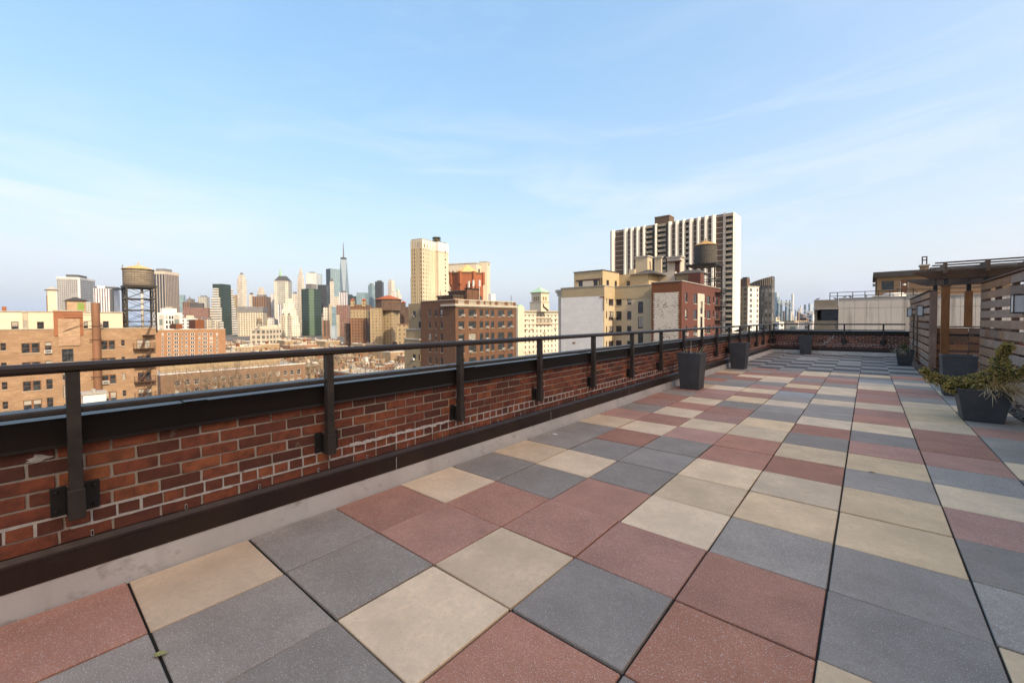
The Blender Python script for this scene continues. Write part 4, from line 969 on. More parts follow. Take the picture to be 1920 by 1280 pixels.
# ---- water tanks
M['tank_wood'] = mat_wall('grey_tank_staves', (0.27,0.23,0.185), (0.17,0.14,0.115), streak=0.7, patch=0.4, seed=5)
M['tank_wood_dark'] = mat_wall('dark_tank_staves', (0.115,0.105,0.095), (0.06,0.055,0.05), streak=0.7, patch=0.5, seed=6)
M['tank_roof'] = mat_plain('tan_tank_roof', (0.52,0.36,0.16), 0.8, scale=0.8); M['tank_roof_dark'] = mat_plain('brown_tank_roof', (0.34,0.20,0.085), 0.8, scale=0.8)
M['pale_pipe'] = mat_plain('pale_peeling_pipe', (0.55,0.52,0.47), 0.8, scale=1.5, var=0.35)
def water_tank(label, c, zbase, zdeck, ztank, zcone, r_, half, hx, mats, nlev=4, shift=(0,0)):
    t = thing('water_tank', label, 'water tank', (c.x, c.y, zbase)); dz = zbase
    tk = thing  # noqa
    n = 32; b = MB()
    for k in range(n):                         # staves
        a0, a1 = 2*math.pi*k/n+.008, 2*math.pi*(k+1)/n-.008
        pts = [(r_*math.cos(a0), r_*math.sin(a0)), (r_*1.0*math.cos(a1), r_*math.sin(a1)), (.9*r_*math.cos(a1), .9*r_*math.sin(a1)), (.9*r_*math.cos(a0), .9*r_*math.sin(a0))]
        b.prism([pts[0], pts[1], pts[2], pts[3]], zdeck+.15-dz, ztank-dz)
    b.tube((0,0,zdeck+.1-dz),(0,0,ztank-dz),r_*.93,n=32); b.build('staves', mats[0], t, (shift[0], shift[1], 0))
    h = MB(); nb = 8
    for k in range(nb):
        z = zdeck+.3 + (ztank-zdeck-.5)*(k/(nb-1))**1.25 - dz; h.lathe([(r_+.0,z-.03),(r_+.03,z-.03),(r_+.03,z+.03),(r_,z+.03)], 32)
    h.build('hoops', M['iron_black'], t, (shift[0], shift[1], 0))
    c_ = MB(); c_.lathe([(r_*1.08,ztank-dz),(r_*1.1,ztank+.06-dz),(r_*.5,ztank+(zcone-ztank)*.58-dz),(0.12,zcone-.1-dz),(0.1,zcone+.35-dz),(.02,zcone+.5-dz)], 12); c_.build('roof', mats[1], t, (shift[0], shift[1], 0))
    pl = MB(); pl.box(-half,half,-hx,hx,zdeck-.35-dz,zdeck-.05-dz)
    for q in range(9): x = -half+q*2*half/8; pl.box(x-.08,x+.08,-hx-.1,hx+.1,zdeck-.05-dz,zdeck+.1-dz)
    pl.build('platform', M['iron_black'], t)
    for sx in (-1, 1):
        for sy in (-1, 1):
            l = MB(); l.box(sx*half*.92-.14,sx*half*.92+.14,sy*hx*.92-.14,sy*hx*.92+.14,0,zdeck-.35-dz); l.build('leg', M['iron_black'], t)
    H = zdeck-.35-dz; fr = MB(); 
    for k in range(nlev):
        za, zb_ = H*k/nlev, H*(k+1)/nlev
        for (ax, ay, bx, by) in ((-1,-1,1,-1),(1,-1,1,1),(1,1,-1,1),(-1,1,-1,-1)):
            A = Vector((ax*half*.92, ay*hx*.92, za)); B_ = Vector((bx*half*.92, by*hx*.92, za)); up = Vector((0,0,zb_-za))
            fr.beam(A, B_+up, .07, .07); fr.beam(B_, A+up, .07, .07); fr.beam(A+up, B_+up, .14, .2)
    fr.build('bracing', M['iron_black'], t); return t
pc = at(261, 560, 86.0); zd = at(261, 537, 86).z; 
wt = water_tank('weathered wooden water tank with tan cone roof on tall dark steel legs', pc, z1-1.0, zd, at(261,506,86).z, at(261,496,86).z, 2.45, 2.75, 2.4, (M['tank_wood'], M['tank_roof']))
w_ = MB(); w_.tube((-3.0,-1.7,0),(-3.0,-1.7,at(261,507,86).z-z1+1.2),.34,n=10); w_.tube((1.0,.3,0),(1.0,.3,zd-z1+.6),.22,n=8); w_.build('riser_pipe', M['pale_pipe'], wt, smooth=True)
w_ = MB(); w_.tube((-3.1,-2.0,at(261,507,86).z-z1+1.0),(-3.1,-2.0,at(261,495,86).z-z1+1.0),.05,n=5); w_.box(-3.3,-2.9,-2.2,-1.9,at(261,505,86).z-z1+1.0,at(261,502,86).z-z1+1.0); w_.box(-3.55,-3.4,-1.8,-1.6,0,at(261,507,86).z-z1+1); w_.build('ladder', M['iron_brown'], wt)

pc = at(176, 745, 62); ch = thing('chimney_block', 'white painted chimney block in front of the tan brick wall', 'chimney', (pc.x, pc.y, GZ))
zt = at(176, 737, 62).z-GZ; MB().box(-1.2,1.2,-1.2,1.2,0,zt).build('stack', M['white_paint'], ch); MB().box(-1.35,1.35,-1.35,1.35,zt,zt+.25).build('cap', M['gray_conc'], ch)
b = MB(); 
for x in (-.7, 0, .7): b.tube((x,0,zt+.25),(x,0,zt+.6),.2,n=8)
b.build('chimney_pots', M['gray_conc'], ch)

# ---- dark brown brick block -----------------------------------------------------------------
M['brown_brick'] = mat_wall('dark_brown_brick', (0.165,0.088,0.058), (0.115,0.062,0.045), streak=0.6, patch=0.35, seed=7)
M['brown_brick2'] = mat_wall('weathered_brown_brick', (0.24,0.145,0.095), (0.18,0.10,0.07), streak=0.6, patch=0.4, seed=8)
M['khaki_brick'] = mat_wall('khaki_brick', (0.33,0.255,0.165), (0.26,0.195,0.125), streak=0.4, patch=0.4, seed=9)
M['limestone'] = mat_wall('limestone_trim', (0.43,0.395,0.335), (0.34,0.31,0.26), streak=0.2, patch=0.4, seed=10)
BC = at(854, 600, 108.0); XB_, YB_ = BC.x, BC.y
BB = Bld('apartment_building', 'dark brown brick apartment block with many window air conditioners', XB_, YB_)
zr = on_x(854, 572.5, XB_).z; zp = on_x(854, 562.0, XB_).z; ye = on_x(967.5, 600, XB_).y; xw = on_y(789, 600, YB_).x; xw2 = on_y(766, 600, YB_+1.5).x
ops = []; wins = []
ecols = [(859.6,870.4),(878.8,892.3),(899.4,905.8),(909.8,916.4),(920.3,926.6),(933.6,945.2),(951.4,960.8)]
z_t, z_b = on_x(885, 580, XB_).z, on_x(885, 593, XB_).z; fhB = (z_t - on_x(885, 670, XB_).z)/4
acs = {(0,0,1),(0,1,1),(0,3,.5),(0,5,1),(0,6,1),(1,0,0),(1,1,0),(1,3,.5),(1,5,1),(1,6,1),(2,0,0),(2,1,0),(2,3,.5),(3,1,0),(3,3,.5),(3,5,1),(3,6,1),(4,0,0),(4,5,1)}
for c, (a, b) in enumerate(ecols):
    u0, u1 = on_x(a, 600, XB_).y, on_x(b, 600, XB_).y
    for k in range(7): r_ = (u0, u1, z_b-k*fhB, z_t-k*fhB); ops.append(r_); wins.append(('e', XB_, r_, 'grid' if b-a > 8 else 'dh', k, c))
sops = []
for (a, b) in ((803.4,807.8),(815.4,818.5),(825.4,829.8)):
    u0, u1 = on_y(a, 600, YB_).x, on_y(b, 600, YB_).x; zt_, zb_ = on_y(816, 580.5, YB_).z, on_y(816, 593, YB_).z
    for k in range(7): r_ = (u0, u1, zb_-k*fhB, zt_-k*fhB); sops.append(r_); wins.append(('s', YB_, r_, 'thin', k, -1))
w_ = MB(); face_open(w_, 'e', XB_, YB_, ye, GZ, zp, ops, .3); face_open(w_, 's', YB_, xw, XB_, GZ, zp, sops, .3)
w_.box(xw, xw+.05, YB_, ye, GZ, zp); w_.box(xw, XB_, ye-.05, ye, GZ, zp); w_.face([(xw,YB_,zr-.3),(XB_,YB_,zr-.3),(XB_,ye,zr-.3),(xw,ye,zr-.3)]); BB.part('wall', w_, M['brown_brick'])
for f_, pl_, r_, st_, k, c in wins:
    window(BB, f_, pl_, r_, st_, 'frame_dark')
    for (kk, cc, sd) in acs:
        if f_ == 'e' and kk == k and cc == c: ac(BB, 'e', XB_, r_[0]+.45+(r_[1]-r_[0]-.9)*sd, r_[2])
cw = on_y(829, 575, YB_).x
BB.part('cornice', MB().box(XB_, XB_+.55, YB_-.55, ye+.1, zr-.15, zr+.42).box(cw, XB_, YB_-.55, YB_-.003, zr-.15, zr+.42), M['limestone'])
dn = MB(); n = 60
for k in range(n): y = YB_+(ye-YB_)*(k+.25)/n; dn.box(XB_+.003, XB_+.35, y, y+(ye-YB_)/n*.5, zr-.42, zr-.15)
stuff(BB.part('dentils', dn, M['limestone']))
BB.part('parapet_cap', MB().box(XB_-.35, XB_+.12, YB_-.1, ye+.1, zp+.002, zp+.22).box(xw-.05, XB_-.351, YB_-.1, YB_+.3, zp+.002, zp+.16), M['limestone'])
for (a, b) in ((859,870),(879,892.5),(899.5,906),(910,917),(920.5,927),(933.5,945),(952,960.5)):
    u0, u1 = on_x(a, 565, XB_).y, on_x(b, 565, XB_).y
    p = MB().box(XB_+.002, XB_+.06, u0, u1, zr+.5, zp-.1); o = BB.part('balustrade_panel', p, M['limestone'])
    q = MB(); nn = max(3, int((u1-u0)/.42))
    for k in range(nn): y = u0+(u1-u0)*(k+.5)/nn; q.lathe([(.07,zr+.5),(.13,zr+.75),(.07,zp-.5),(.10,zp-.1)], 6, cx=XB_+.17, cy=y)
    stuff(BB.part('balusters', q, M['limestone']))
    BB.part('balustrade_rail', MB().box(XB_+.001, XB_+.28, u0-.1, u1+.1, zp-.1, zp+.0).box(XB_+.001,XB_+.28,u0-.1,u1+.1,zr+.43,zr+.52), M['limestone'])
# khaki wing stepping down
zk = on_y(778, 569, YB_+1.5).z; kops = []
for (a, b, t) in ((773.8,779.6,583),(787.3,789,583),(785,789,603)):
    u0, u1 = on_y(a, 600, YB_+1.5).x, on_y(b, 600, YB_+1.5).x; v1, v0 = on_y(778, t, YB_+1.5).z, on_y(778, t+11.5, YB_+1.5).z
    kops.append((u0, u1, v0, v1))
w_ = MB(); face_open(w_, 's', YB_+1.5, xw2, xw-.01, GZ, zk, kops, .25); w_.box(xw2, xw-.01, YB_+1.9, ye, GZ, zk-.01); BB.part('khaki_wing', w_, M['khaki_brick'])
for r_ in kops: window(BB, 's', YB_+1.5, r_, 'dh', 'frame_dark')
ac(BB, 's', YB_+1.5, kops[0][0]+.45, kops[0][2])
for k, (px_, py_, off) in enumerate(((761.5, 618, .6), (758, 637, -.4))):
    Yk = YB_+off; z_ = on_y(775, py_, Yk).z; x0 = on_y(px_, 640, Yk).x; x1 = xw-.02-k*.01
    o2 = []
    for (a, b) in ((773,779),(783.4,787)):
        for q in range(3): u0, u1 = on_y(a, 630, Yk).x, on_y(b, 630, Yk).x; t = py_+ (6 if k == 0 else 27) + q*22.5; o2.append((u0, u1, on_y(778, t+11, Yk).z, on_y(778, t, Yk).z))
    w_ = MB(); face_open(w_, 's', Yk, x0, x1, GZ, z_, o2 if k else o2[:0], .25); w_.box(x0, x1, Yk+.4, YB_+6, GZ, z_-.01); BB.part('stepped_wing', w_, M['khaki_brick'])
    BB.part('wing_cap', MB().box(x0-.15, x1, Yk-.15, YB_+1.4, z_+.002, z_+.3), M['gray_conc'])
    if k:
        for r_ in o2: window(BB, 's', Yk, r_, 'dh', 'frame_dark')
        ac(BB, 's', Yk, o2[0][0]+.4, o2[0][2]); ac(BB, 's', Yk, o2[1][0]+.4, o2[1][2])
# roof structures
def blk(B, name, px0, px1, pyt, D, z0, mat, dep=6.0, cpx=None, roof=None, rh=.3):
    """box on a roof: left edge px0, right edge px1 seen at depth D; its corner splits both faces at cpx"""
    c = cpx if cpx is not None else px0+(px1-px0)*.5
    C = at(c, pyt, D); x0 = on_y(px0, pyt, C.y).x; y1_ = on_x(px1, pyt, C.x).y
    o = B.part(name, MB().box(x0, C.x, C.y, y1_, z0, C.z), mat)
    if roof: B.part(name+'_roof', MB().box(x0-.2, C.x+.2, C.y-.2, y1_+.2, C.z+.002, C.z+rh), roof)
    return x0, C.x, C.y, y1_, C.z
M['orange_brick'] = mat_wall('orange_stained_brick', (0.34,0.115,0.065), (0.25,0.095,0.06), streak=0.4, patch=0.4, seed=11)
blk(BB, 'penthouse', 820, 875, 556, 116, zr-.5, M['brown_brick'], cpx=850, roof=M['dark_roof'], rh=.5)
blk(BB, 'penthouse', 841, 894, 547, 119, zr-.5, M['brown_brick'], cpx=874, roof=M['dark_roof'], rh=.5)
g = blk(BB, 'penthouse', 872, 899, 541.5, 118, zr-.5, M['brown_brick'], cpx=876, roof=M['iron_black'])
window(BB, 'e', g[1]+.05, (g[2]+4.3, g[2]+5.9, g[4]-3.0, g[4]-1.8), 'thin', 'frame_dark')
# octagonal brick tank enclosure
C = at(876, 515, 126); rr = 5.1; poly = [(C.x+rr*math.cos(R(22.5+45*k)), C.y+rr*math.sin(R(22.5+45*k))) for k in range(8)]
BB.part('tank_enclosure', MB().prism(poly, zr-.4, C.z), M['orange_brick'])
po = [(C.x+rr*1.04*math.cos(R(22.5+45*k)), C.y+rr*1.04*math.sin(R(22.5+45*k))) for k in range(8)]
BB.part('tank_enclosure_cap', MB().prism(po, C.z+.002, C.z+.35), M['brown_brick2'])
BB.part('tank_enclosure_roof', MB().prism([(C.x+(x-C.x)*.8, C.y+(y-C.y)*.8) for x, y in poly], C.z+.35, C.z+3.0, 0, [(C.x+(x-C.x)*.04, C.y+(y-C.y)*.04) for x, y in poly]), M['tank_roof'])
for k in (3, 4): 
    a_ = R(22.5+45*k); a2 = R(22.5+45*(k+1)); p0 = Vector((C.x+rr*1.012*math.cos(a_), C.y+rr*1.012*math.sin(a_), 0)); p1_ = Vector((C.x+rr*1.012*math.cos(a2), C.y+rr*1.012*math.sin(a2), 0))
    BB.part('plain_brick_side', MB().prism([(p0.x,p0.y),(p1_.x,p1_.y),(C.x,C.y)], zr-.4, C.z-.05), M['brown_brick2'])
for k in (4, 5, 6, 7, 0):
    a_ = R(22.5+45*k); BB.part('corner_pilaster', MB().box(C.x+rr*math.cos(a_)-.4, C.x+rr*math.cos(a_)+.4, C.y+rr*math.sin(a_)-.4, C.y+rr*math.sin(a_)+.4, C.z-3.2, C.z+.5), M['orange_brick'])
for px_, py_ in ((887.5,531),(899,531),(879,533)):
    p = at(px_, py_, 120.5); BB.part('antenna_panel', MB().box(p.x-.2,p.x+.2,p.y-.2,p.y+.2,p.z-.9,p.z+.9).tube((p.x,p.y,zr),(p.x,p.y,p.z),.06,n=6), M['ac'])
for px_, t, d_ in ((826,544,113),(958.5,553,124),(886,541,117)):
    p = at(px_, t, d_); q_ = MB().tube((p.x,p.y,zr-.3),(p.x,p.y,p.z),.05,n=5); BB.part('antenna_mast', q_.tube((p.x-.5,p.y,p.z-.8),(p.x+.5,p.y,p.z-.6),.03,n=4).tube((p.x-.4,p.y,p.z-1.3),(p.x+.4,p.y,p.z-1.2),.03,n=4), M['iron_brown'])

# ---- beige and white-walled block ------------------------------------------------------------
M['beige_brick'] = mat_wall('beige_brick', (0.44,0.35,0.225), (0.37,0.29,0.185), streak=0.45, patch=0.3, seed=12)
M['beige_old'] = mat_wall('patched_beige_stucco', (0.47,0.38,0.25), (0.52,0.46,0.38), streak=0.3, patch=0.5, seed=13)
M['white_wall'] = mat_wall('white_painted_brick', (0.74,0.715,0.68), (0.66,0.635,0.60), streak=0.4, patch=0.25, seed=14)
M['pale_stucco'] = mat_wall('pale_grey_stucco', (0.50,0.45,0.39), (0.42,0.37,0.31), streak=0.2, patch=0.4, seed=15)
Y1, Y2 = 77.3, 82.0; XR_ = on_y(1133, 560, Y1).x; XL_ = on_y(1052, 560, Y1).x; XM_ = on_y(1222, 560, Y2).x
WB = Bld('apartment_building', 'beige apartment block with a blank white painted side wall', XR_, Y1)
zt = on_y(1133, 536, Y1).z; zw = on_y(1100, 556, Y1).z
s2 = []; fz = (on_y(1160, 556, Y2).z - on_y(1160, 638.2, Y2).z)/3
for (a, b, t, bt, st_) in ((1155,1165.5,556,572.5,'grid'),(1175.8,1183.8,555.2,571,'dh'),(1196.3,1206,565.4,587,'grid')):
    r_ = rect_s(Y2, a, b, t, bt)
    for k in range(5): s2.append(((r_[0], r_[1], r_[2]-k*fz, r_[3]-k*fz), st_))
e2 = []
for (a, b, t, bt) in ((1141.3,1150.4,556,572.5),(1136.4,1138.4,555,568)):
    r_ = rect_e(XR_, a, b, t, bt)
    for k in range(5): e2.append((r_[0], r_[1], r_[2]-k*fz, r_[3]-k*fz))
w_ = MB(); face_open(w_, 's', Y1, XL_, XR_, GZ, zt, [], .2); face_open(w_, 'e', XR_, Y1, Y2, GZ, zt, e2, .25); face_open(w_, 's', Y2, XR_, XM_, GZ, zt, [q[0] for q in s2], .25)
w_.box(XL_, XL_+.05, Y1, 112, GZ, zt); w_.face([(XL_,Y1,zt-.9),(XR_,Y1,zt-.9),(XR_,112,zt-.9),(XL_,112,zt-.9)]); w_.face([(XR_,Y2,zt-.9),(XM_+6,Y2,zt-.9),(XM_+6,112,zt-.9),(XR_,112,zt-.9)]); WB.part('wall', w_, M['beige_old'])
WB.part('upper_band', MB().box(XL_+.5, XR_+.06, Y1-.06, Y1, zw, zt).box(XR_, XR_+.06, Y1+.001, Y2-.061, zt-2.6, zt).box(XR_+.061, XM_, Y2-.06, Y2, zt-2.6, zt), M['beige_brick'])
WB.part('white_side_wall', MB().box(XL_, XR_-.25, Y1-.05, Y1, GZ, zw-.002), M['white_wall'])
WB.part('corner_strip', MB().box(XL_-.9, XL_, Y1+.2, Y1+1.0, GZ, zt-.5), M['pale_stucco']); WB.part('cornice_end', MB().box(XL_-1.6, XL_-.05, Y1+.1, Y1+1.2, zt-.9, zt-.2).box(XL_-1.2, XL_-.05, Y1+.15, Y1+1.1, zt-1.6, zt-.9), M['gray_conc'])
th = MB(); x0 = on_y(1124, 560, Y1).x                    # toothed red brick remnant at the corner
zt2 = on_y(1130, 555.5, Y1).z; zb2 = on_y(1130, 581.5, Y1).z; n = 12
for k in range(n): th.box(x0+(.9 if k > 0 else -.2)-(.35 if k % 2 else 0)+.3, XR_+.02, Y1-.11, Y1-.051, zb2+(zt2-zb2)*(n-1-k)/n, zb2+(zt2-zb2)*(n-k)/n)
WB.part('brick_toothing', th, M['red_brick_far'])
WB.part('parapet_cap', MB().box(XL_-.1, XR_+.15, Y1-.15, Y1+.25, zt+.002, zt+.16).box(XR_-.25, XR_+.15, Y1+.251, Y2-.15, zt+.002, zt+.16).box(XR_-.25, XM_, Y2-.149, Y2+.25, zt+.002, zt+.16), M['gray_conc'])
for r_, st_ in s2: window(WB, 's', Y2, r_, st_, 'frame_maroon')
for r_ in e2: window(WB, 'e', XR_, r_, 'pair' if r_[1]-r_[0] > 1.2 else 'thin', 'frame_maroon')
r_ = rect_s(Y1, 1074, 1078.6, 641, 644); WB.part('vent_brick', MB().box(r_[0], r_[1], Y1-.09, Y1-.051, r_[2], r_[3]), M['red_brick_far'])
# penthouse floor
YP = 80.2; XPe = on_y(1130, 530, YP).x; zpp = on_y(1130, 506.5, YP).z; ypn = on_x(1161, 530, XPe).y; xpw = on_y(1076.4, 530, YP).x; xpr = on_y(1216, 530, ypn).x
po1 = [rect_s(YP, 1084.5, 1092.3, 526, 537), rect_s(YP, 1112.5, 1120.4, 524.5, 536)]; po2 = [rect_e(XPe, 1137, 1142, 525, 536.5), rect_e(XPe, 1152.4, 1156.8, 526.5, 539)]; po3 = [rect_s(ypn, 1174.5, 1181.2, 526.6, 537)]
w_ = MB(); face_open(w_, 's', YP, xpw, XPe, zt-1, zpp, po1, .15); face_open(w_, 'e', XPe, YP, ypn, zt-1, zpp, po2, .15); face_open(w_, 's', ypn, XPe, xpr, zt-1, zpp-.4, po3, .15)
w_.box(xpw, xpw+.05, YP, 105, zt-1, zpp); w_.face([(xpw,YP,zpp-.1),(XPe,YP,zpp-.1),(XPe,105,zpp-.1),(xpw,105,zpp-.1)]); w_.face([(XPe,ypn,zpp-.5),(xpr,ypn,zpp-.5),(xpr,105,zpp-.5),(XPe,105,zpp-.5)]); w_.box(xpr-.05, xpr, ypn, 105, zt-1, zpp-.4); WB.part('penthouse', w_, M['beige_brick'])
for r_ in po1: window(WB, 's', YP, r_, 'thin', 'frame_dark')
for r_ in po2: window(WB, 'e', XPe, r_, 'thin', 'frame_maroon')
for r_ in po3: window(WB, 's', ypn, r_, 'dh', 'frame_dark')
r_ = rect_s(YP, 1080, 1126, 523.5, 526); WB.part('dark_lintel', MB().box(r_[0], r_[1], YP-.08, YP-.002, r_[2], r_[3]), M['frame_maroon'])
r_ = rect_s(YP, 1093, 1112, 526.5, 537); WB.part('pale_infill', MB().box(r_[0], r_[1], YP-.05, YP-.002, r_[2], r_[3]), M['pale_stucco'])
WB.part('penthouse_cap', MB().box(xpw-.15, XPe+.15, YP-.15, YP+.2, zpp+.002, zpp+.14).box(XPe-.2, XPe+.15, YP+.201, ypn, zpp+.002, zpp+.14), M['dark_roof'])
for px_, t in ((1124.5,522),(1128,520.5)):
    p = at(px_, t, on_y(px_, 530, YP-.4).y/1.0*0+ (YP-.4-CAM.y)/ray(px_, 530).y); WB.part('vent_pipe', MB().tube((p.x,p.y,zt-.9),(p.x,p.y,p.z),.11,n=8), M['iron_black'])
x0, x1_ = on_y(1190, 512, ypn+1).x, on_y(1222, 512, ypn+1).x; zz = on_y(1200, 515, ypn+1).z
WB.part('hip_roof', MB().frust(x0-.5, x1_+1.5, ypn-.6, ypn+7, zz-.1, x0+2.2, x1_-1.0, ypn+2.5, ypn+4, zz+1.15), M['dark_roof'])
g = blk(WB, 'bulkhead', 1191.5, 1223, 481, 98, zt-1, M['beige_old'], cpx=1214, roof=M['gray_conc'])
g = blk(WB, 'chimney_stack', 1228, 1241.5, 483, 97, zt-1, M['beige_old'], cpx=1240, roof=M['gray_conc'])
g = blk(WB, 'bulkhead', 1251, 1283, 481.5, 100, zt-1, M['pale_stucco'], cpx=1276, roof=M['gray_conc'])
d_ = (on_y(1266, 500, g[2]).x, on_y(1274, 500, g[2]).x); WB.part('bulkhead_door', MB().box(d_[0], d_[1], g[2]-.08, g[2]-.002, g[4]-4.2, g[4]-1.2), M['frame_maroon'])
WB.part('bulkhead_canopy', MB().box(d_[0]-1.6, d_[1]+.6, g[2]-.9, g[2]-.003, g[4]-1.15, g[4]-.9), M['frame_maroon'])
blk(WB, 'low_bulkhead', 1179, 1192, 504.5, 97, zt-1, M['beige_old'], cpx=1190)
g = blk(WB, 'grey_bulkhead', 1226, 1269, 509, 94, zt-1, M['pale_stucco'], cpx=1266)
for (a, b) in ((1248,1259),):
    r_ = rect_s(g[2], a, b, 522, 530); window(WB, 's', g[2], r_, 'thin', 'frame_dark')
g = blk(WB, 'gable_bulkhead', 1268, 1314, 511, 90, zt-1, M['khaki_brick'], cpx=1313)
WB.part('gable_roof', MB().frust(g[0]-.6, g[1]+.3, g[2]-.5, g[2]+6.5, g[4], g[0]+1.3, g[1]-1.0, g[2]+2.0, g[2]+4, g[4]+.95), M['dark_roof'])
r_ = rect_s(g[2], 1268.5, 1279, 521, 526); window(WB, 's', g[2], r_, 'thin', 'frame_dark')

# ---- maroon brick block ---------------------------------------------------------------------
M['maroon_brick'] = mat_wall('maroon_brick', (0.125,0.050,0.042), (0.088,0.038,0.034), streak=0.5, patch=0.25, seed=16)
M['rust_brick'] = mat_wall('rust_red_brick', (0.20,0.075,0.04), (0.15,0.058,0.034), streak=0.6, patch=0.3, seed=17)
M['peeling_white'] = None
def mat_peel():
    mt, nt, bs, N, L = newmat('peeling_white_paint_on_brick')
    tcn = nd(N, 'ShaderNodeTexCoord').outputs['Object']
    a = noise(N, L, tcn, 1.0, 5, 0.7, (2.2, 2.2, 6)); b = noise(N, L, tcn, 0.35, 4, 0.6); c = noise(N, L, tcn, 1.0, 3, 0.6, (1.2, 1.2, 9))
    x = mixc(N, L, rng(N, L, c, 0.35, 0.7), (0.60,0.55,0.48), (0.50,0.44,0.37))
    s_ = math_(N, L, 'ADD', a, math_(N, L, 'MULTIPLY', b, 0.5))
    x = mixc(N, L, rng(N, L, s_, 0.80, 0.88), x, (0.15,0.08,0.055))
    L.new(x, bs.inputs['Base Color']); bs.inputs['Roughness'].default_value = 0.9; return mt
M['peeling_white'] = mat_peel()
Y3 = 79.3; XC = on_y(1278, 560, Y3).x; xl = on_y(1221.5, 560, Y3).x; ynn = on_x(1351, 560, XC).y; zt3 = on_y(1278, 527, Y3).z
RB = Bld('apartment_building', 'maroon brick apartment block with peeling white patch and dark water tank', XC, Y3)
eo = []; fz3 = (on_x(1287, 548.6, XC).z-on_x(1287, 611, XC).z)/2
for (a, b, t, bt, st_) in ((1284.8,1288.8,548.6,566.5,'thin'),(1300.6,1307,551.6,569,'pair'),(1312.6,1316.8,565,588,'thin'),(1320.2,1323,553.5,568,'thin'),(1325.7,1331.8,555,570,'pair'),(1336.8,1338.8,556,568,'thin'),(1341.7,1345.2,557,572,'thin')):
    r_ = rect_e(XC, a, b, t, bt)
    for k in range(4): eo.append(((r_[0], r_[1], r_[2]-k*fz3, r_[3]-k*fz3), st_))
w_ = MB(); face_open(w_, 'e', XC, Y3, ynn, GZ, zt3, [q[0] for q in eo], .25); w_.face([(xl,Y3,zt3-.9),(XC,Y3,zt3-.9),(XC,ynn,zt3-.9),(xl,ynn,zt3-.9)]); w_.box(xl, XC, ynn-.05, ynn, GZ, zt3); w_.box(xl, xl+.05, Y3+.1, ynn, zt3-3, zt3)
RB.part('wall', w_, M['maroon_brick']); RB.part('south_wall', MB().box(xl, XC-.001, Y3, Y3+.3, GZ, zt3), M['rust_brick'])
for r_, st_ in eo: window(RB, 'e', XC, r_, st_, 'frame_dark')
r0 = rect_e(XC, 1307.8, 1312.5, 550, 640); r1_ = rect_e(XC, 1316.9, 1320.1, 550, 640)
st2 = MB().box(XC, XC+.05, r0[0], r0[1], GZ, r0[3]).box(XC, XC+.05, r1_[0], r1_[1], GZ, r0[3]); r2_ = rect_e(XC, 1312.5, 1316.9, 565, 588)
for k in range(4): st2.box(XC, XC+.05, r2_[0], r2_[1], r2_[3]-k*fz3, r2_[3]-k*fz3 + (fz3-(r2_[3]-r2_[2]) if k else 1.6))
RB.part('stucco_strip', st2, M['pale_stucco'])
px0, px1_ = on_y(1225, 560, Y3).x, on_y(1272.8, 560, Y3).x; ztp = on_y(1248, 548.5, Y3).z; pt = MB(); rd = random.Random(5); z = ztp; k = 0
while z > GZ+20:
    h = .21; a = px0 + (.25 if k % 2 else 0)+rd.uniform(-.06,.06); b = px1_ - (.22 if k % 2 else 0)+rd.uniform(-.06,.06)
    pt.face([(a,Y3-.045,z-h),(b,Y3-.045,z-h),(b,Y3-.045,z),(a,Y3-.045,z)]); pt.face([(b,Y3-.045,z-h),(b,Y3,z-h),(b,Y3,z),(b,Y3-.045,z)]); pt.face([(a,Y3-.045,z),(b,Y3-.045,z),(b,Y3,z),(a,Y3,z)]); z -= h; k += 1
RB.part('peeling_paint_patch', pt, M['peeling_white'])
RB.part('parapet_cap', MB().box(xl-.1, XC+.12, Y3-.12, Y3+.3, zt3+.002, zt3+.16).box(XC-.3, XC+.12, Y3+.301, ynn, zt3+.002, zt3+.16), M['gray_conc'])
g = rect_e(XC, 1313.5, 1320, 512, 540); RB.part('stair_shaft', MB().box(XC-2.5, XC-.02, g[0], g[1], zt3-1, g[3]), M['maroon_brick'])
ac(RB, 'e', XC, eo[2][0][0]+.4, eo[2][0][2]); ac(RB, 'e', XC, eo[6][0][0]+.6, eo[6][0][2])
g = rect_e(XC, 1340, 1356, 575, 580); fire_escape(RB, XC, g[0], min(g[1], ynn-.1), [g[3]-(k-1)*fz3 for k in range(4)], fz3, M['iron_black'])
pc = at(1321, 520, 106); zd = at(1321, 497, 106).z
wt2 = water_tank('dark wooden water tank with brown cone roof on black steel frame', pc, zt3-1.0, zd, at(1321,461.5,106).z, at(1321,450.5,106).z, 2.62, 3.5, 3.6, (M['tank_wood_dark'], M['tank_roof_dark']), 2, (0.2,0))

# ---- tall slab tower with white fins ---------------------------------------------------------
M['bt_white'] = mat_plain('white_concrete_fin', (0.74,0.69,0.61), 0.85, scale=0.12, var=0.06); M['bt_brick'] = mat_wall('brown_ribbed_brick', (0.155,0.105,0.078), (0.12,0.08,0.06), streak=0.6, patch=0.2, seed=18)
M['bt_slab'] = mat_plain('pale_slab_edge', (0.52,0.45,0.37), 0.9); M['bt_balc'] = mat_plain('tan_balcony_front', (0.34,0.275,0.205), 0.9, scale=0.8); M['bt_glass'] = mat_facade('balcony_glazing', (0.10,0.085,0.07), (0.03,0.07,0.07), 1.6, 2.85, 0.75, 0.7, 0.15, 0.5, (0.35,0.4,0.38))
YT = 232.0; tx = lambda px_: on_y(px_, 520, YT).x
XE = tx(1375); ztT = on_y(1358, 401, YT).z; FT = 2.83
BT = Bld('apartment_tower', 'tall brown slab tower striped with white vertical fins and stacked balconies', XE, YT)
nfl = int((ztT-GZ)/FT)
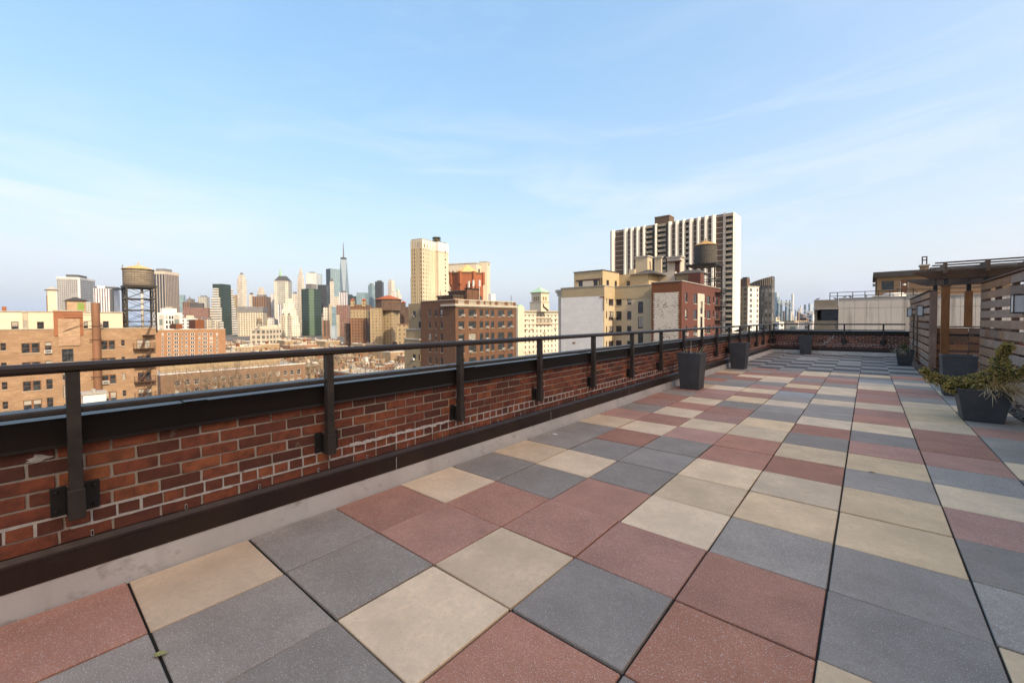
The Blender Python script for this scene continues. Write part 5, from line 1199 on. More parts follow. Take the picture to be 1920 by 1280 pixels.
balc = [(1211.5,1224.3),(1233,1249.3),(1285.5,1293.3),(1360.6,1375)]; glz = [(1224.9,1229.2),(1250.6,1254.0)]
ops = [(tx(a), tx(b) if b < 1374 else tx(b)-.4, GZ+2, ztT-1.4) for a, b in balc+glz]
yN = on_x(1388.2, 520, XE).y
w_ = MB(); face_open(w_, 's', YT, tx(1144.5), XE-.3, GZ, ztT, ops, 1.7); w_.box(tx(1144.5), tx(1144.5)+.1, YT, yN, GZ, ztT); w_.face([(tx(1144.5),YT,ztT-.5),(XE,YT,ztT-.5),(XE,yN,ztT-.5),(tx(1144.5),yN,ztT-.5)]); BT.part('wall', w_, M['bt_brick'])
for a, b in balc+glz:
    d_ = 1.7 if (a, b) in balc else .25
    BT.part('glazing', MB().box(tx(a)-.1, tx(b)+.1, YT+d_-.01, YT+d_+.2, GZ, ztT), M['bt_glass'])
BT.part('east_wall', MB().box(XE-.3, XE, YT-.5, yN, GZ, ztT+.3), M['bt_white'])
fins = [(1147.6,1153.6),(1171.4,1177.2),(1183.3,1188.2),(1194.3,1200),(1206.6,1211.4),(1229.3,1232.9),(1254.2,1260),(1267.2,1273),(1280.3,1285.4),(1293.4,1299.7),(1307.4,1313.3),(1321.3,1327.4),(1335,1342)]
for a, b in fins:
    xa, xb = tx(a), tx(b); BT.part('fin', MB().prism([(xa,YT-1.5),(xa+(xb-xa)*.45,YT-1.5),(xb,YT-.02),(xa,YT-.02)], GZ, ztT+.2), M['bt_white'])
BT.part('corner_pier', MB().box(tx(1355.5), tx(1360.4), YT-.5, YT-.01, GZ, ztT+.4), M['bt_slab'])
ups = [(1153.8,1171.2),(1177.4,1183.1),(1188.4,1194.1),(1200.2,1206.4),(1260.2,1267),(1273.2,1280.1),(1299.9,1307.2),(1313.5,1321.1),(1327.6,1334.8),(1342.2,1355.3)]
for k in range(int((30)/1)):
    z = ztT-1.0-k*FT
    if z < -6: break
    s_ = MB()
    for a, b in ups: s_.box(tx(a), tx(b), YT-.25, YT-.005, z-.14, z+.14)
    BT.part('floor_slab', s_, M['bt_slab'])
    for a, b in balc:
        xa, xb = tx(a)+.05, tx(b)-.05-(.35 if b > 1374 else 0)
        o = BT.part('balcony', MB().box(xa, xb, YT-.9, YT+1.6, z-.12-.4, z+.10-.4), M['bt_slab'])
        BT.part('balcony_front', MB().box(xa+.1, xb-.1, YT-.85, YT-.75, z-.29, z+.68).box(xa+.05, xa+.15, YT-.749, YT-.05, z-.29, z+.68), M['bt_balc'])
g = blk(BT, 'machine_room', 1227.5, 1264, 403.5, 243, ztT-1, M['bt_brick'], cpx=1255, roof=M['bt_balc'])

# ---- beige concrete panel building beyond the end wall ----------------------------------------
M['panel'] = None
def mat_panel():
    mt, nt, bs, N, L = newmat('stained_beige_panel')
    tcn = nd(N, 'ShaderNodeTexCoord').outputs['Object']
    a = noise(N, L, tcn, 0.3, 4, 0.6); b = noise(N, L, tcn, 1.0, 5, 0.65, (2.2, 2.2, 0.10)); c = noise(N, L, tcn, 8, 4, 0.6)
    x = mixc(N, L, rng(N, L, a, 0.3, 0.7), (0.55,0.49,0.42), (0.63,0.57,0.50))
    x = mixc(N, L, rng(N, L, b, 0.51, 0.68, 0, 0.7), x, (0.17,0.145,0.12)); x = mixc(N, L, rng(N, L, c, 0.4, 0.7, 0, 0.15), x, (0.30,0.26,0.21))
    L.new(x, bs.inputs['Base Color']); bs.inputs['Roughness'].default_value = 0.9; return mt
M['panel'] = mat_panel(); M['panel_dark'] = mat_wall('dark_stained_concrete', (0.30,0.255,0.20), (0.19,0.16,0.125), patch=0.6, seed=20)  # panel_dark: darker stained concrete for the core and balcony bay
YQ = 46.0; PB = Bld('panel_building', 'low beige concrete panel building with corner balcony beyond the end wall', on_y(1572,600,YQ).x, YQ)
qx = lambda px_: on_y(px_, 600, YQ).x; zq = on_y(1640, 558.5, YQ).z; zj = on_y(1640, 577, YQ).z
PB.part('core', MB().box(qx(1572)+.1, qx(1572)+60, YQ+.06, YQ+25, GZ, zq-.02), M['panel_dark'])
xs = [1571.6,1582,1602.5,1624.5,1647,1670.5,1696]; xs = [qx(a) for a in xs]
while xs[-1] < qx(1572)+50: xs.append(xs[-1]+(xs[5]-xs[4]))
xs[0] = qx(1571.6)
for a, b in zip(xs[:-1], xs[1:]):
    PB.part('wall_panel', MB().box(a+.008, b-.008, YQ, YQ+.06, zj+.012, zq), M['panel']); 
    zz = zj-.012
    for k in range(5): PB.part('wall_panel', MB().box(a+.008, b-.008, YQ, YQ+.06, zz-2.95, zz), M['panel']); zz -= 2.97
PB.part('parapet_cap', MB().box(qx(1571.4), qx(1572)+60, YQ-.05, YQ+.4, zq+.002, zq+.08), M['gray_conc'])
xb0, xb1 = qx(1526), qx(1571)                   # balcony bay at the corner
zc_ = on_y(1550, 562, YQ).z; zs = on_y(1550, 580, YQ).z; zf = on_y(1550, 617, YQ).z
PB.part('balcony_fascia', MB().box(xb0, xb1, YQ-.02, YQ+.35, zs, zc_), M['panel_dark']); PB.part('balcony_ceiling', MB().box(xb0, xb1, YQ+.351, YQ+3, zs+.1, zs+.3), M['panel_dark'])
PB.part('balcony_cornice', MB().box(xb0-.05, xb1, YQ-.12, YQ-.021, zs, zs+.12), M['gray_conc'])
PB.part('balcony_side_wall', MB().box(xb0, xb0+.2, YQ+.36, YQ+3, GZ, zs), M['panel_dark']); PB.part('balcony_back_wall', MB().box(xb0+.21, xb1-1.6, YQ+2.6, YQ+2.8, GZ, zs+.09), M['panel_dark'])
PB.part('balcony_door_glass', MB().box(xb1-1.59, xb1+.05, YQ+2.62, YQ+2.7, zf, zs+.09), M['glass'])
PB.part('balcony_floor', MB().box(xb0, xb1+.05, YQ-.02, YQ+2.6, zf-.25, zf), M['panel_dark']); PB.part('lower_wall', MB().box(xb0, xb1+.05, YQ+.3, YQ+.5, GZ, zf-.251), M['panel_dark'])
zr1 = on_y(1550, 601, YQ).z; PB.part('balcony_handrail', MB().box(xb0, xb1, YQ+.02, YQ+.1, zr1-.05, zr1), M['panel_dark'])
for k in range(26): x = xb0+(xb1-xb0)*(k+.5)/26; PB.part('baluster', MB().box(x-.025, x+.025, YQ+.04, YQ+.08, zf, zr1-.05), M['panel_dark'])
rl2 = MB(); z0 = zq+.08                          # roof railing
for px_ in (1555,1569,1598,1621,1646,1668,1690,1712): x = qx(px_); rl2.box(x-.03,x+.03,YQ+.3,YQ+.36,zq-.3,zq+.62)
for zz in (zq+.28, zq+.6): rl2.box(qx(1555), qx(1572)+40, YQ+.3, YQ+.36, zz-.025, zz+.025)
PB.part('roof_railing', rl2, M['bronze_dull'])
hw = thing('rooftop_penthouse', 'tan brick rooftop penthouse with dark roof edge behind the pergola', 'penthouse', (0,0,0))
YH = 58.0; hx_ = lambda px_: on_y(px_, 545, YH).x; zt_ = on_y(1643, 520.5, YH).z; zb_ = zq-.3; hw.location = (hx_(1642.5), YH, zb_)
def hp(name, mb, mat): return mb.build(name, mat, hw, -hw.location)
M['tan_pent'] = mat_wall('tan_penthouse_brick', (0.32,0.205,0.125), (0.26,0.16,0.10), streak=0.5, patch=0.3, seed=21)
r_ = rect_s(YH, 1653, 1676, 526.5, 543.5); d_ = rect_s(YH, 1688.5, 1703, 524.5, 553)
w_ = MB(); face_open(w_, 's', YH, hx_(1642.5), hx_(1642.5)+9.5, zb_, zt_, [r_, d_], .2); w_.box(hx_(1642.5), hx_(1642.5)+.05, YH, YH+8, zb_, zt_); hp('wall', w_, M['tan_pent'])
hp('roof_edge', MB().box(hx_(1642.5)-.25, hx_(1642.5)+9.7, YH-.35, YH+8, zt_+.002, zt_+.55), M['dark_roof'])
me, pm = win_mesh(round(r_[1]-r_[0],1), round(r_[3]-r_[2],1), 'grid', 'frame_dark'); o = inst('window', me, hw, Vector((r_[0], YH, r_[2]))-hw.location); inst('pane', pm, o)
hp('door', MB().box(d_[0]+.02, d_[1]-.02, YH+.1, YH+.15, d_[2], d_[3]-.02), mat_plain('orange_brown_door', (0.26,0.11,0.05), 0.7))
p = on_y(1695.5, 534, YH); hp('door_lamp', MB().lathe([(.02,p.z-.12),(.14,p.z-.06),(.16,p.z),(.10,p.z+.1),(.02,p.z+.14)], 10, cx=p.x, cy=YH-.12), M['lantern_glass'])
lr = MB(); a0, a1 = on_y(1683,548,YH-1.6).x, on_y(1712,548,YH-1.6).x; zl = on_y(1697,548.5,YH-1.6).z; zl2 = on_y(1697,541,YH-1.6).z
lr.box(a0, a1, YH-1.6, YH-.01, zl-1.2, zl-1.05)
for zz in (zl2, (zl+zl2)/2-.2, zl-.1): lr.box(a0, a1, YH-1.62, YH-1.58, zz-.03, zz+.03)
for x in (a0, (a0+a1)/2, a1): lr.box(x-.03, x+.03, YH-1.62, YH-1.58, zl-1.1, zl2)
lr.beam((a0,YH-1.6,zl2),(a0-1.6,YH-1.6,zl2-1.3),.05,.05); lr.beam((a1,YH-1.6,zl2),(a1+1.0,YH-1.6,zl2-1.3),.05,.05); hp('landing_rail', lr, M['iron_brown'])
hp('side_vent', MB().box(hx_(1636), hx_(1642.5)-.002, YH+.2, YH+.8, on_y(1640,536.5,YH).z, on_y(1640,531.5,YH).z), M['gray_conc'])
x0, x1_ = hx_(1727), hx_(1743); zc2 = on_y(1735, 496.5, YH).z; hp('chimney', MB().box(x0, x1_, YH+1, YH+2.2, zt_, zc2), M['tan_pent']); hp('chimney_cap', MB().box(x0-.08, x1_+.08, YH+.92, YH+2.28, zc2+.002, zc2+.14), M['limestone'])
cf = MB(); x0, x1_ = hx_(1731), hx_(1739.5); z2 = on_y(1735, 478.5, YH).z
for x in (x0, x1_): cf.box(x-.05, x+.05, YH+1.5, YH+1.6, zc2+.14, z2)
for zz in (z2, (zc2+z2)/2+.15): cf.box(x0-.05, x1_+.05, YH+1.5, YH+1.6, zz-.05, zz+.05)
hp('chimney_frame', cf, M['iron_brown'])
def roof_fan(label, px_, py_, Y_, r0_, box=False):
    p = on_y(px_, py_, Y_); z0 = zq-.02; h_ = p.z-z0; t = thing('roof_fan', label, 'roof fan', (p.x, p.y, z0))
    if box: MB().box(-r0_*1.4, r0_*1.4, -r0_, r0_, .15, h_).build('housing', M['ac'], t); MB().box(-r0_*1.1, r0_*1.1, -r0_-.03, -r0_-.001, h_*.35, h_*.8).build('grille', M['ac_dark'], t); MB().box(-r0_*1.2,r0_*1.2,-r0_*.8,r0_*.8,0,.149).build('base', M['gray_conc'], t)
    else: MB().lathe([(r0_*.7,.2),(r0_*.7,h_*.4),(r0_,h_*.45),(r0_,h_*.75),(r0_*.8,h_*.97),(r0_*.1,h_)], 16).build('housing', M['ac'], t); MB().box(-r0_*.8,r0_*.8,-r0_*.8,r0_*.8,0,.199).build('curb', M['gray_conc'], t)
    return t
roof_fan('round white exhaust fan on the panel building roof', 1676, 549, 52, .85); roof_fan('boxy white cooling unit on the panel building roof beside the penthouse', 1717, 549.5, 53, .75, True)
roof_fan('slatted white vent box at the edge of the panel building roof', 1653, 554, 49, .5, True)
for k, px_ in enumerate((1533, 1567, 1584, 1594.5, 1624)):
    p = on_y(px_, 560, YQ+.2); pigeon('small dark pigeon sitting on the edge of the beige panel building', (p.x, p.y, (zc_ if px_ < 1571 else zq+.085)), (0.3, 2.9, 0.5, 2.6, 1.2)[k], 1.25, 'pigeons on the panel building')

# ---- the block the terrace belongs to: body below and a low penthouse wing out of view
M['own_brick'] = mat_wall('own_red_brick', (0.22,0.085,0.055), (0.16,0.06,0.04), seed=22)
OB = Bld('apartment_building', 'red brick apartment building carrying the paved roof terrace', -2.3, -22)
OB.part('lower_wall', MB().box(-2.28, 24, -22, 20.55, GZ, -0.33), M['own_brick'])
PWX, PWH = 9.0, 3.0
wo_ = [(y, y+1.4) for y in (-12, -6, 0, 6, 12)]
b = MB(); us = [-22]+[u for q in wo_ for u in q]+[19.5]
b.box(PWX, 18, -22, 19.5, 2.6, PWH)
for a, c in zip(us[0::2], us[1::2]): b.box(PWX, PWX+.4, a, c, -.3, 2.6)
b.box(PWX+.401, 18, -22, 19.5, -.3, 2.599)
OB.part('penthouse_wall', b, M['own_brick'])
for q in wo_: OB.part('penthouse_window', MB().box(PWX+.05, PWX+.12, q[0], q[1], -.05, 2.599), M['glass'])
OB.part('penthouse_coping', MB().box(PWX-.08, 18.1, -22.1, 19.6, PWH+.002, PWH+.15), M['bronze'])
OB.part('side_terrace_floor', MB().box(5.41, 9.0, -22, 20.3, -.32, -.02), M['gray_conc'])
# unseen tower added outside the frame so its shadow covers the terrace
SHADE_TOWER = Bld('apartment_tower', 'unseen tall brown brick tower added to shade the terrace', 34, -15)
ops = [(-14+2.9*k, -12.4+2.9*k, GZ+1.5+3*f_, GZ+3.1+3*f_) for k in range(10) for f_ in range(23)]
w_ = MB(); SHADE_TOWER.part('wall', w_.box(34, 50, -16, 16.5, GZ, 33.0), M['brown_brick2'])
g_w = MB()
for (a, c, z0, z2) in ops: g_w.box(33.93, 33.999, a, c, z0, z2)
stuff(SHADE_TOWER.part('windows', g_w, M['glass'])); SHADE_TOWER.part('parapet_cap', MB().box(33.8, 50.2, -16.2, 16.7, 33.002, 33.4), M['limestone'])
# ================================================================== FAR CITY
g_ = MB(); g_.face([(-9000,-6000,GZ-.5),(6000,-6000,GZ-.5),(6000,12000,GZ-.5),(-9000,12000,GZ-.5)])
struct(g_.build('ground', mat_plain('city_ground', (0.10,0.092,0.085), 0.95, scale=0.02, var=0.4)))

class Tower:
    """far building: corner at pixel pc, seen edges at pl and pr, depth D; th turns it (0: left face frontal, 90: right face frontal)"""
    def __init__(s, name, label, pl, pc, pr, D, th=35, cat='skyscraper', group=None):
        C = at(pc, 600, D); r = Vector((ray(pc, 600).x, ray(pc, 600).y, 0)).normalized(); Lf = Vector((-r.y, r.x, 0)); t = R(th)
        a = Lf*math.cos(t) + r*math.sin(t); b = -Lf*math.sin(t) + r*math.cos(t)
        s.wl = s.solve(C, a, pl); s.wr = s.solve(C, b, pr); s.C = C; s.D = D; s.pc = pc
        s.root = thing(name, label, cat, (C.x, C.y, GZ), math.atan2(-a.y, -a.x), group)
    def solve(s, C, d, px_):
        q = ray(px_, 600); n = Vector((-q.y, q.x)); k = n.x*d.x+n.y*d.y
        t = -((C.x-CAM.x)*n.x+(C.y-CAM.y)*n.y)/k if abs(k) > 1e-6 else 5
        return max(0.5, min(t, 120))
    def h(s, py, extra=0): return at(s.pc, py, s.D).z - GZ
    def part(s, name, mb, mat, smooth=False): return mb.build(name, mat, s.root, smooth=smooth)
    def box(s, name, mat, z0, z1, il=0.0, ir=0.0, of=0.0, ob=0.0, roof=None):
        """full footprint inset by fractions: il from left end, ir from the corner along left face, of from front along right face, ob from far end"""
        x0, x1 = -s.wl*(1-il), -s.wl*ir; y0, y1 = s.wr*of, s.wr*(1-ob)
        o = s.part(name, MB().box(x0, x1, y0, y1, z0, z1), mat)
        return x0, x1, y0, y1
    def simple(s, mat, top, cap=None, capm=None):
        z = s.h(top); s.box('wall', mat, 0, z)
        if cap:
            s.box('roof_plant', capm, z+.01, s.h(cap), .25, .2, .2, .25)
        return z
M['mech'] = mat_plain('grey_roof_plant', (0.16,0.16,0.165), 0.8, scale=.1); M['mech_dark'] = mat_plain('dark_roof_plant', (0.06,0.062,0.065), 0.8, scale=.1)
M['copper'] = mat_plain('green_copper', (0.30,0.52,0.36), 0.7, scale=.3); M['slate'] = mat_plain('dark_slate_roof', (0.055,0.06,0.062), 0.7, scale=.2); M['tile_red'] = mat_wall('red_roof_tiles', (0.36,0.105,0.05), (0.27,0.08,0.04), seed=31)
fm = mat_facade
# name: (wall, glass, bay, floor, wu, wv, kwargs)
F = {
 'grid_grey': fm('grey_grid_facade', (0.36,0.355,0.35), (0.10,0.105,0.115), 6.0, 7.0, .62, .62, .2, .2),
 'white_ribs': fm('white_ribbed_facade', (0.66,0.63,0.64), (0.10,0.10,0.13), 7.0, 400, .45, .98, .2, .0),
 'dark_ribs': fm('tan_dark_ribbed_facade', (0.40,0.34,0.29), (0.045,0.05,0.06), 10.5, 400, .62, .985, .2, .0),
 'tan_ribs': fm('tan_fine_ribbed_facade', (0.36,0.305,0.26), (0.10,0.085,0.08), 7.5, 400, .5, .985, .3, .0),
 'brick_grid': fm('red_brick_grid_facade', (0.235,0.125,0.10), (0.06,0.04,0.04), 5.5, 6.6, .55, .55, .3, .2),
 'brown_grid': fm('brown_grid_facade', (0.25,0.135,0.085), (0.07,0.05,0.04), 8.0, 400, .5, .97, .3, .1),
 'green_glass': fm('dark_green_glass', (0.035,0.058,0.052), (0.016,0.034,0.03), 4.5, 7.8, .8, .75, .08, .15, (0.05,0.085,0.07)),
 'bright_green': fm('bright_green_glass', (0.10,0.16,0.115), (0.07,0.125,0.09), 4.5, 7.8, .8, .75, .1, .15, (0.2,0.3,0.22)),
 'striped': fm('white_striped_facade', (0.66,0.63,0.58), (0.10,0.115,0.12), 600, 8.0, .999, .45, .2, .0),
 'black_glass': fm('black_glass_facade', (0.045,0.05,0.058), (0.02,0.024,0.03), 5.0, 7.8, .8, .75, .1, .1, (0.07,0.08,0.09)),
 'navy_glass': fm('navy_glass_facade', (0.05,0.065,0.075), (0.025,0.04,0.05), 5.0, 7.8, .8, .75, .08, .1, (0.08,0.1,0.12)),
 'white_stone': fm('white_limestone_facade', (0.64,0.585,0.51), (0.17,0.155,0.14), 6.4, 7.6, .45, .55, .4, .4, (0.4,0.37,0.33)),
 'cream_ziggurat': fm('white_brick_facade', (0.68,0.63,0.53), (0.25,0.23,0.20), 5.6, 6.6, .5, .52, .4, .4, (0.5,0.47,0.42)),
 'cream_grid': fm('cream_grid_facade', (0.56,0.495,0.39), (0.12,0.11,0.10), 6.5, 6.5, .6, .6, .3, .35, (0.4,0.37,0.3)),
 'pale_grid': fm('pale_grid_facade', (0.68,0.655,0.62), (0.25,0.25,0.26), 5.0, 7.8, .5, .55, .3, .3),
 'grey_green': fm('grey_green_facade', (0.42,0.41,0.375), (0.15,0.19,0.18), 5.5, 7.6, .55, .62, .2, .2, (0.3,0.33,0.3)),
 'teal_glass': fm('teal_glass_facade', (0.19,0.28,0.31), (0.13,0.22,0.26), 5.0, 8.0, .8, .82, .08, .3, (0.45,0.55,0.58)),
 'pale_blue_glass': fm('pale_blue_glass', (0.36,0.42,0.46), (0.31,0.385,0.44), 5.0, 8.0, .8, .85, .1, .2, (0.5,0.6,0.66)),
 'wtc_glass': fm('blue_mirror_glass', (0.17,0.235,0.29), (0.13,0.195,0.25), 6.0, 8.4, .85, .86, .05, .25, (0.26,0.33,0.38)),
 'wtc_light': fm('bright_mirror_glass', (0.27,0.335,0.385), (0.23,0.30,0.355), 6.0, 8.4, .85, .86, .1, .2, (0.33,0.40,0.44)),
 'ochre': fm('ochre_stone_facade', (0.36,0.27,0.165), (0.10,0.075,0.05), 3.6, 3.3, .36, .5, .4, .5, (0.35,0.3,0.22)),
 'brownstone': fm('brown_stone_facade', (0.21,0.105,0.06), (0.045,0.03,0.024), 3.2, 3.3, .42, .55, .4, .2, (0.2,0.15,0.1)),
 'dark_brown': fm('dark_brown_facade', (0.125,0.072,0.05), (0.04,0.03,0.025), 3.4, 3.3, .4, .5, .4, .2),
 'cream_tower': fm('cream_tower_brick', (0.585,0.505,0.375), (0.06,0.05,0.04), 3.1, 3.15, .44, .55, .35, .3, (0.5,0.45,0.38)),
 'hotel': fm('cream_hotel_facade', (0.66,0.605,0.50), (0.10,0.09,0.08), 3.4, 3.3, .36, .52, .35, .5, (0.55,0.5,0.42)),
 'tan_apt': fm('tan_apartment_facade', (0.45,0.335,0.205), (0.09,0.08,0.07), 3.3, 2.9, .5, .5, .3, .5, (0.4,0.38,0.34)),
 'dark_modern': fm('dark_modern_facade', (0.085,0.08,0.073), (0.03,0.035,0.042), 2.6, 3.3, .55, .72, .12, .5, (0.42,0.45,0.46)),
 'brick_apt': fm('orange_brick_facade', (0.40,0.19,0.095), (0.13,0.10,0.09), 4.6, 3.0, .48, .5, .4, .8, (0.72,0.70,0.66)),
 'white_apt': fm('white_apartment_facade', (0.70,0.68,0.66), (0.10,0.11,0.11), 5.2, 3.2, .45, .6, .3, .3, (0.4,0.4,0.4)),
}
def T_(label, pl, pc, pr, top, D, th, mat, cap=None, capm='mech', cat='skyscraper', name='office_tower'):
    t = Tower(name, label, pl, pc, pr, D, th, cat); t.z = t.simple(F[mat], top, cap, M[capm]); return t

# --- lower Manhattan, left to right
t = T_('wide grey gridded office tower with dark roof box and pale crown', 109, 151.5, 182, 521, 1650, 22, 'grid_grey', 514.5, 'mech_dark')
t.part('crown', MB().box(-t.wl-.8, .8, -.8, t.wr+.8, t.h(524), t.h(520)), F['pale_grid']); t.part('pale_corner', MB().box(-5, 1.0, -1.0, 5, 0, t.h(524.1)), M['white_paint'])
t = T_('white vertically ribbed office tower behind the flue pipe', 177, 210, 233, 541, 1600, 12, 'white_ribs'); t.box('roof_plant', M['mech_dark'], t.z+.01, t.h(537.5), .02, -.3, .1, .2); t.part('dark_corner', MB().box(-1.5, 5, -1.5, 1.5+8, 0, t.h(542)), M['mech_dark']); t.part('roof_block', MB().box(-40,-18,5,30,t.z,t.h(536)), M['white_paint'])
t = T_('tan tower with broad dark vertical bands beside the water tank', 282, 311.5, 337, 511, 1600, 38, 'dark_ribs', 503, 'mech'); t.part('east_face', MB().box(0.01, 1.0, 0, t.wr, 0, t.z), F['tan_ribs']); t.part('crown', MB().box(-t.wl-1.2, 1.6, -1.2, t.wr+1.2, t.h(514), t.h(508.8)), M['bt_slab'])
T_('slim teal glass tower behind the domed roof', 336, 346, 349, 553, 2100, 20, 'teal_glass')
t = T_('old brown office block with a small domed cupola', 343, 360, 373, 566, 1500, 30, 'brown_grid', 560); t.part('cupola', MB().lathe([(4,t.h(562)),(4,t.h(559)),(2,t.h(557)),(.3,t.h(554))], 10, cx=-t.wl*.5, cy=t.wr*.4), M['mech'])
T_('low grey modern office block left of the stepped striped tower', 372, 388, 394, 556.5, 1550, 20, 'grey_green', 554)
T_('broad red brick gridded office block below the domed one', 343, 390, 394, 577, 1350, 12, 'brick_grid', 568, 'mech_dark')
# stepped striped / green glass tower
t = Tower('office_tower', 'dark green glass tower wrapped in white striped steps', 394, 416, 445, 1380, 38); z = t.h
t.part('glass_core', MB().box(-t.wl*.84, -t.wl*.0, t.wr*.08, t.wr*.62, 0, z(532)), F['green_glass'])
for k, (fr, top) in enumerate(((1.0,603),(.78,577),(.56,557),(.32,540.5))):
    w = t.wl*fr; t.part('striped_step', MB().box(-t.wl*.48-w*.5, -t.wl*.48+w*.5, -9+k*1.6, t.wr*.09+.3*k, 0, z(top)), F['striped'])
for k, (fr, top) in enumerate(((1.0,600),(.9,575),(.82,556),(.74,540))):
    t.part('striped_side_step', MB().box(-t.wl*.6, t.wl*.04-.5*k, t.wr*.63, t.wr*fr, 0, z(top)), F['striped'])
t = Tower('office_tower', 'narrow golden tower beside the green glass steps', 436, 443, 446, 1700, 25); t.box('wall', F['ochre'], 0, t.h(553))
# slender white art-deco tower
t = Tower('office_tower', 'slender white stone tower with chamfered crown and small mast', 446, 455.5, 464, 1750, 45); z = t.h
t.box('wall', F['white_stone'], 0, z(524)); t.box('crown', F['white_stone'], z(524)+.01, z(517.5), .1, .1, .1, .1); t.box('crown', F['white_stone'], z(517.5)+.01, z(514.5), .2, .2, .2, .2); t.box('mast_house', M['mech'], z(514.5)+.01, z(511), .35, .35, .35, .35)
t = T_('beige gridded office block with heavy grey top storeys', 446, 493, 501, 583, 1250, 14, 'cream_grid'); t.part('grey_top', MB().box(-t.wl-.6, 1.5, -1.5, t.wr+.6, t.h(584.5), t.h(575)), M['mech']); t.part('left_fin', MB().box(-t.wl-1, -t.wl+1.5, -1.2, 6, 0, t.h(584.6)), M['gray_conc'])
T_('red brown vertically ribbed office block with small roof', 474, 499, 508.5, 556, 1600, 20, 'brown_grid', 552)
t = Tower('office_tower', 'small cream stepped crown rising behind the red brown block', 484, 491, 498, 1900, 40); t.box('wall', F['white_stone'], 0, t.h(545)); t.box('crown', F['white_stone'], t.h(545)+.01, t.h(538.5), .18, .15, .15, .18)
T_('pale tower with black roof left of the red brown block', 467, 474, 478, 552, 1850, 30, 'white_stone', 549, 'mech_dark')
T_('pale grey slim tower between the brown block and the pyramid roofed tower', 508, 514, 517, 551, 1700, 30, 'pale_grid')
# pyramid-roofed tower
t = Tower('office_tower', 'grey green tower with dark sloped pyramid roof', 515.5, 541, 548.5, 1600, 18); z = t.h
t.box('wall', F['grey_green'], 0, z(528)); t.part('cornice', MB().box(-t.wl-.8, .8, -.8, t.wr+.8, z(529), z(526.5)), M['gray_conc'])
t.part('pyramid_roof', MB().frust(-t.wl-.2, .2, -.2, t.wr+.2, z(526.5)+.01, -t.wl*.74, -t.wl*.26, t.wr*.3, t.wr*.7, z(517)), M['slate'])
for x in (-t.wl, -t.wl*.2): t.part('corner_pier', MB().box(x-1.0, x+t.wl*.2+1.0, -1.6, 4, 0, z(529.1)), F['white_stone'])
t = Tower('office_tower', 'tower with slender green copper spire behind the pyramid roof', 523, 528, 532, 1900, 45); z = t.h
t.box('wall', F['white_stone'], 0, z(519)); t.part('spire', MB().frust(-t.wl*.9, -t.wl*.1, t.wr*.1, t.wr*.9, z(519)+.01, -t.wl*.56, -t.wl*.44, t.wr*.44, t.wr*.56, z(503)), M['copper'])
# white ziggurat
t = Tower('office_block', 'bright white brick stepped ziggurat block near the water', 522, 562, 564, 1200, 6); z = t.h; W = t.wl
for k, (fr, top) in enumerate(((1.0,606),(.86,592),(.70,580),(.54,569),(.38,559.5))):
    t.part('tier', MB().box(-W*.5-W*fr*.5, -W*.5+W*fr*.5, k*2.6, 34-k*.6, 0 if k == 0 else z(((1.0,606),(.86,592),(.70,580),(.54,569),(.38,559.5))[k-1][1])+.01, z(top)), F['cream_ziggurat'])
T_('pale stone mass behind the white ziggurat', 548, 556, 560, 551, 1500, 25, 'white_stone', 547)
T_('purple grey slim block left of the white ziggurat', 521, 527, 531, 571, 1350, 20, 'white_ribs')
# 70 Pine-like spire
t = Tower('office_tower', 'tall cream stone tower tapering to a pointed spire', 558.5, 567, 572.5, 1700, 40); z = t.h
t.box('wall', F['white_stone'], 0, z(530)); t.box('tier', F['white_stone'], z(530)+.01, z(521), .06, .06, .06, .06); t.box('tier', F['white_stone'], z(521)+.01, z(514), .16, .14, .14, .16); t.box('tier', F['white_stone'], z(514)+.01, z(509), .28, .26, .26, .28)
t.part('spire', MB().frust(-t.wl*.66,-t.wl*.34,t.wr*.34,t.wr*.66,z(509)+.01,-t.wl*.52,-t.wl*.48,t.wr*.48,t.wr*.52,z(500)), M['bt_slab'])
T_('white gridded slab tower behind the dark green one', 575.5, 594.5, 597, 512.5, 1950, 12, 'pale_grid', 510)
T_('pale blue glass slab beside the white gridded tower', 596, 603, 605.5, 513.5, 2500, 15, 'pale_blue_glass')
# dark green octagonal glass tower
t = Tower('office_tower', 'dark green glass tower with bright central facet and grey roof box', 566, 585, 603, 1250, 45); z = t.h
a, b = t.wl, t.wr; poly = [(-a*.36,0),(-a*.0-.01,b*.36),(0,b),(-a*.0,b),(-a,b),(-a,0)]
t.part('glass_body', MB().prism([(-a,0),(-a*.36,0),(0,b*.36),(0,b),(-a,b)], 0, z(541)), F['green_glass'])
t.part('bright_facet', MB().prism([(-a*.30+.3,b*.06-.3+.1),(-a*.06+.3,b*.30-.3+.1),(-a*.06,b*.30+.2),(-a*.30,b*.06+.2)], 0, z(541.2)), F['bright_green'])
t.part('roof_plant', MB().box(-a*.75,-a*.2,b*.2,b*.75,z(541)+.01,z(531.5)), M['mech'])
T_('black glass slab tower right of the green one', 596.5, 613, 617.5, 534, 1600, 15, 'black_glass')
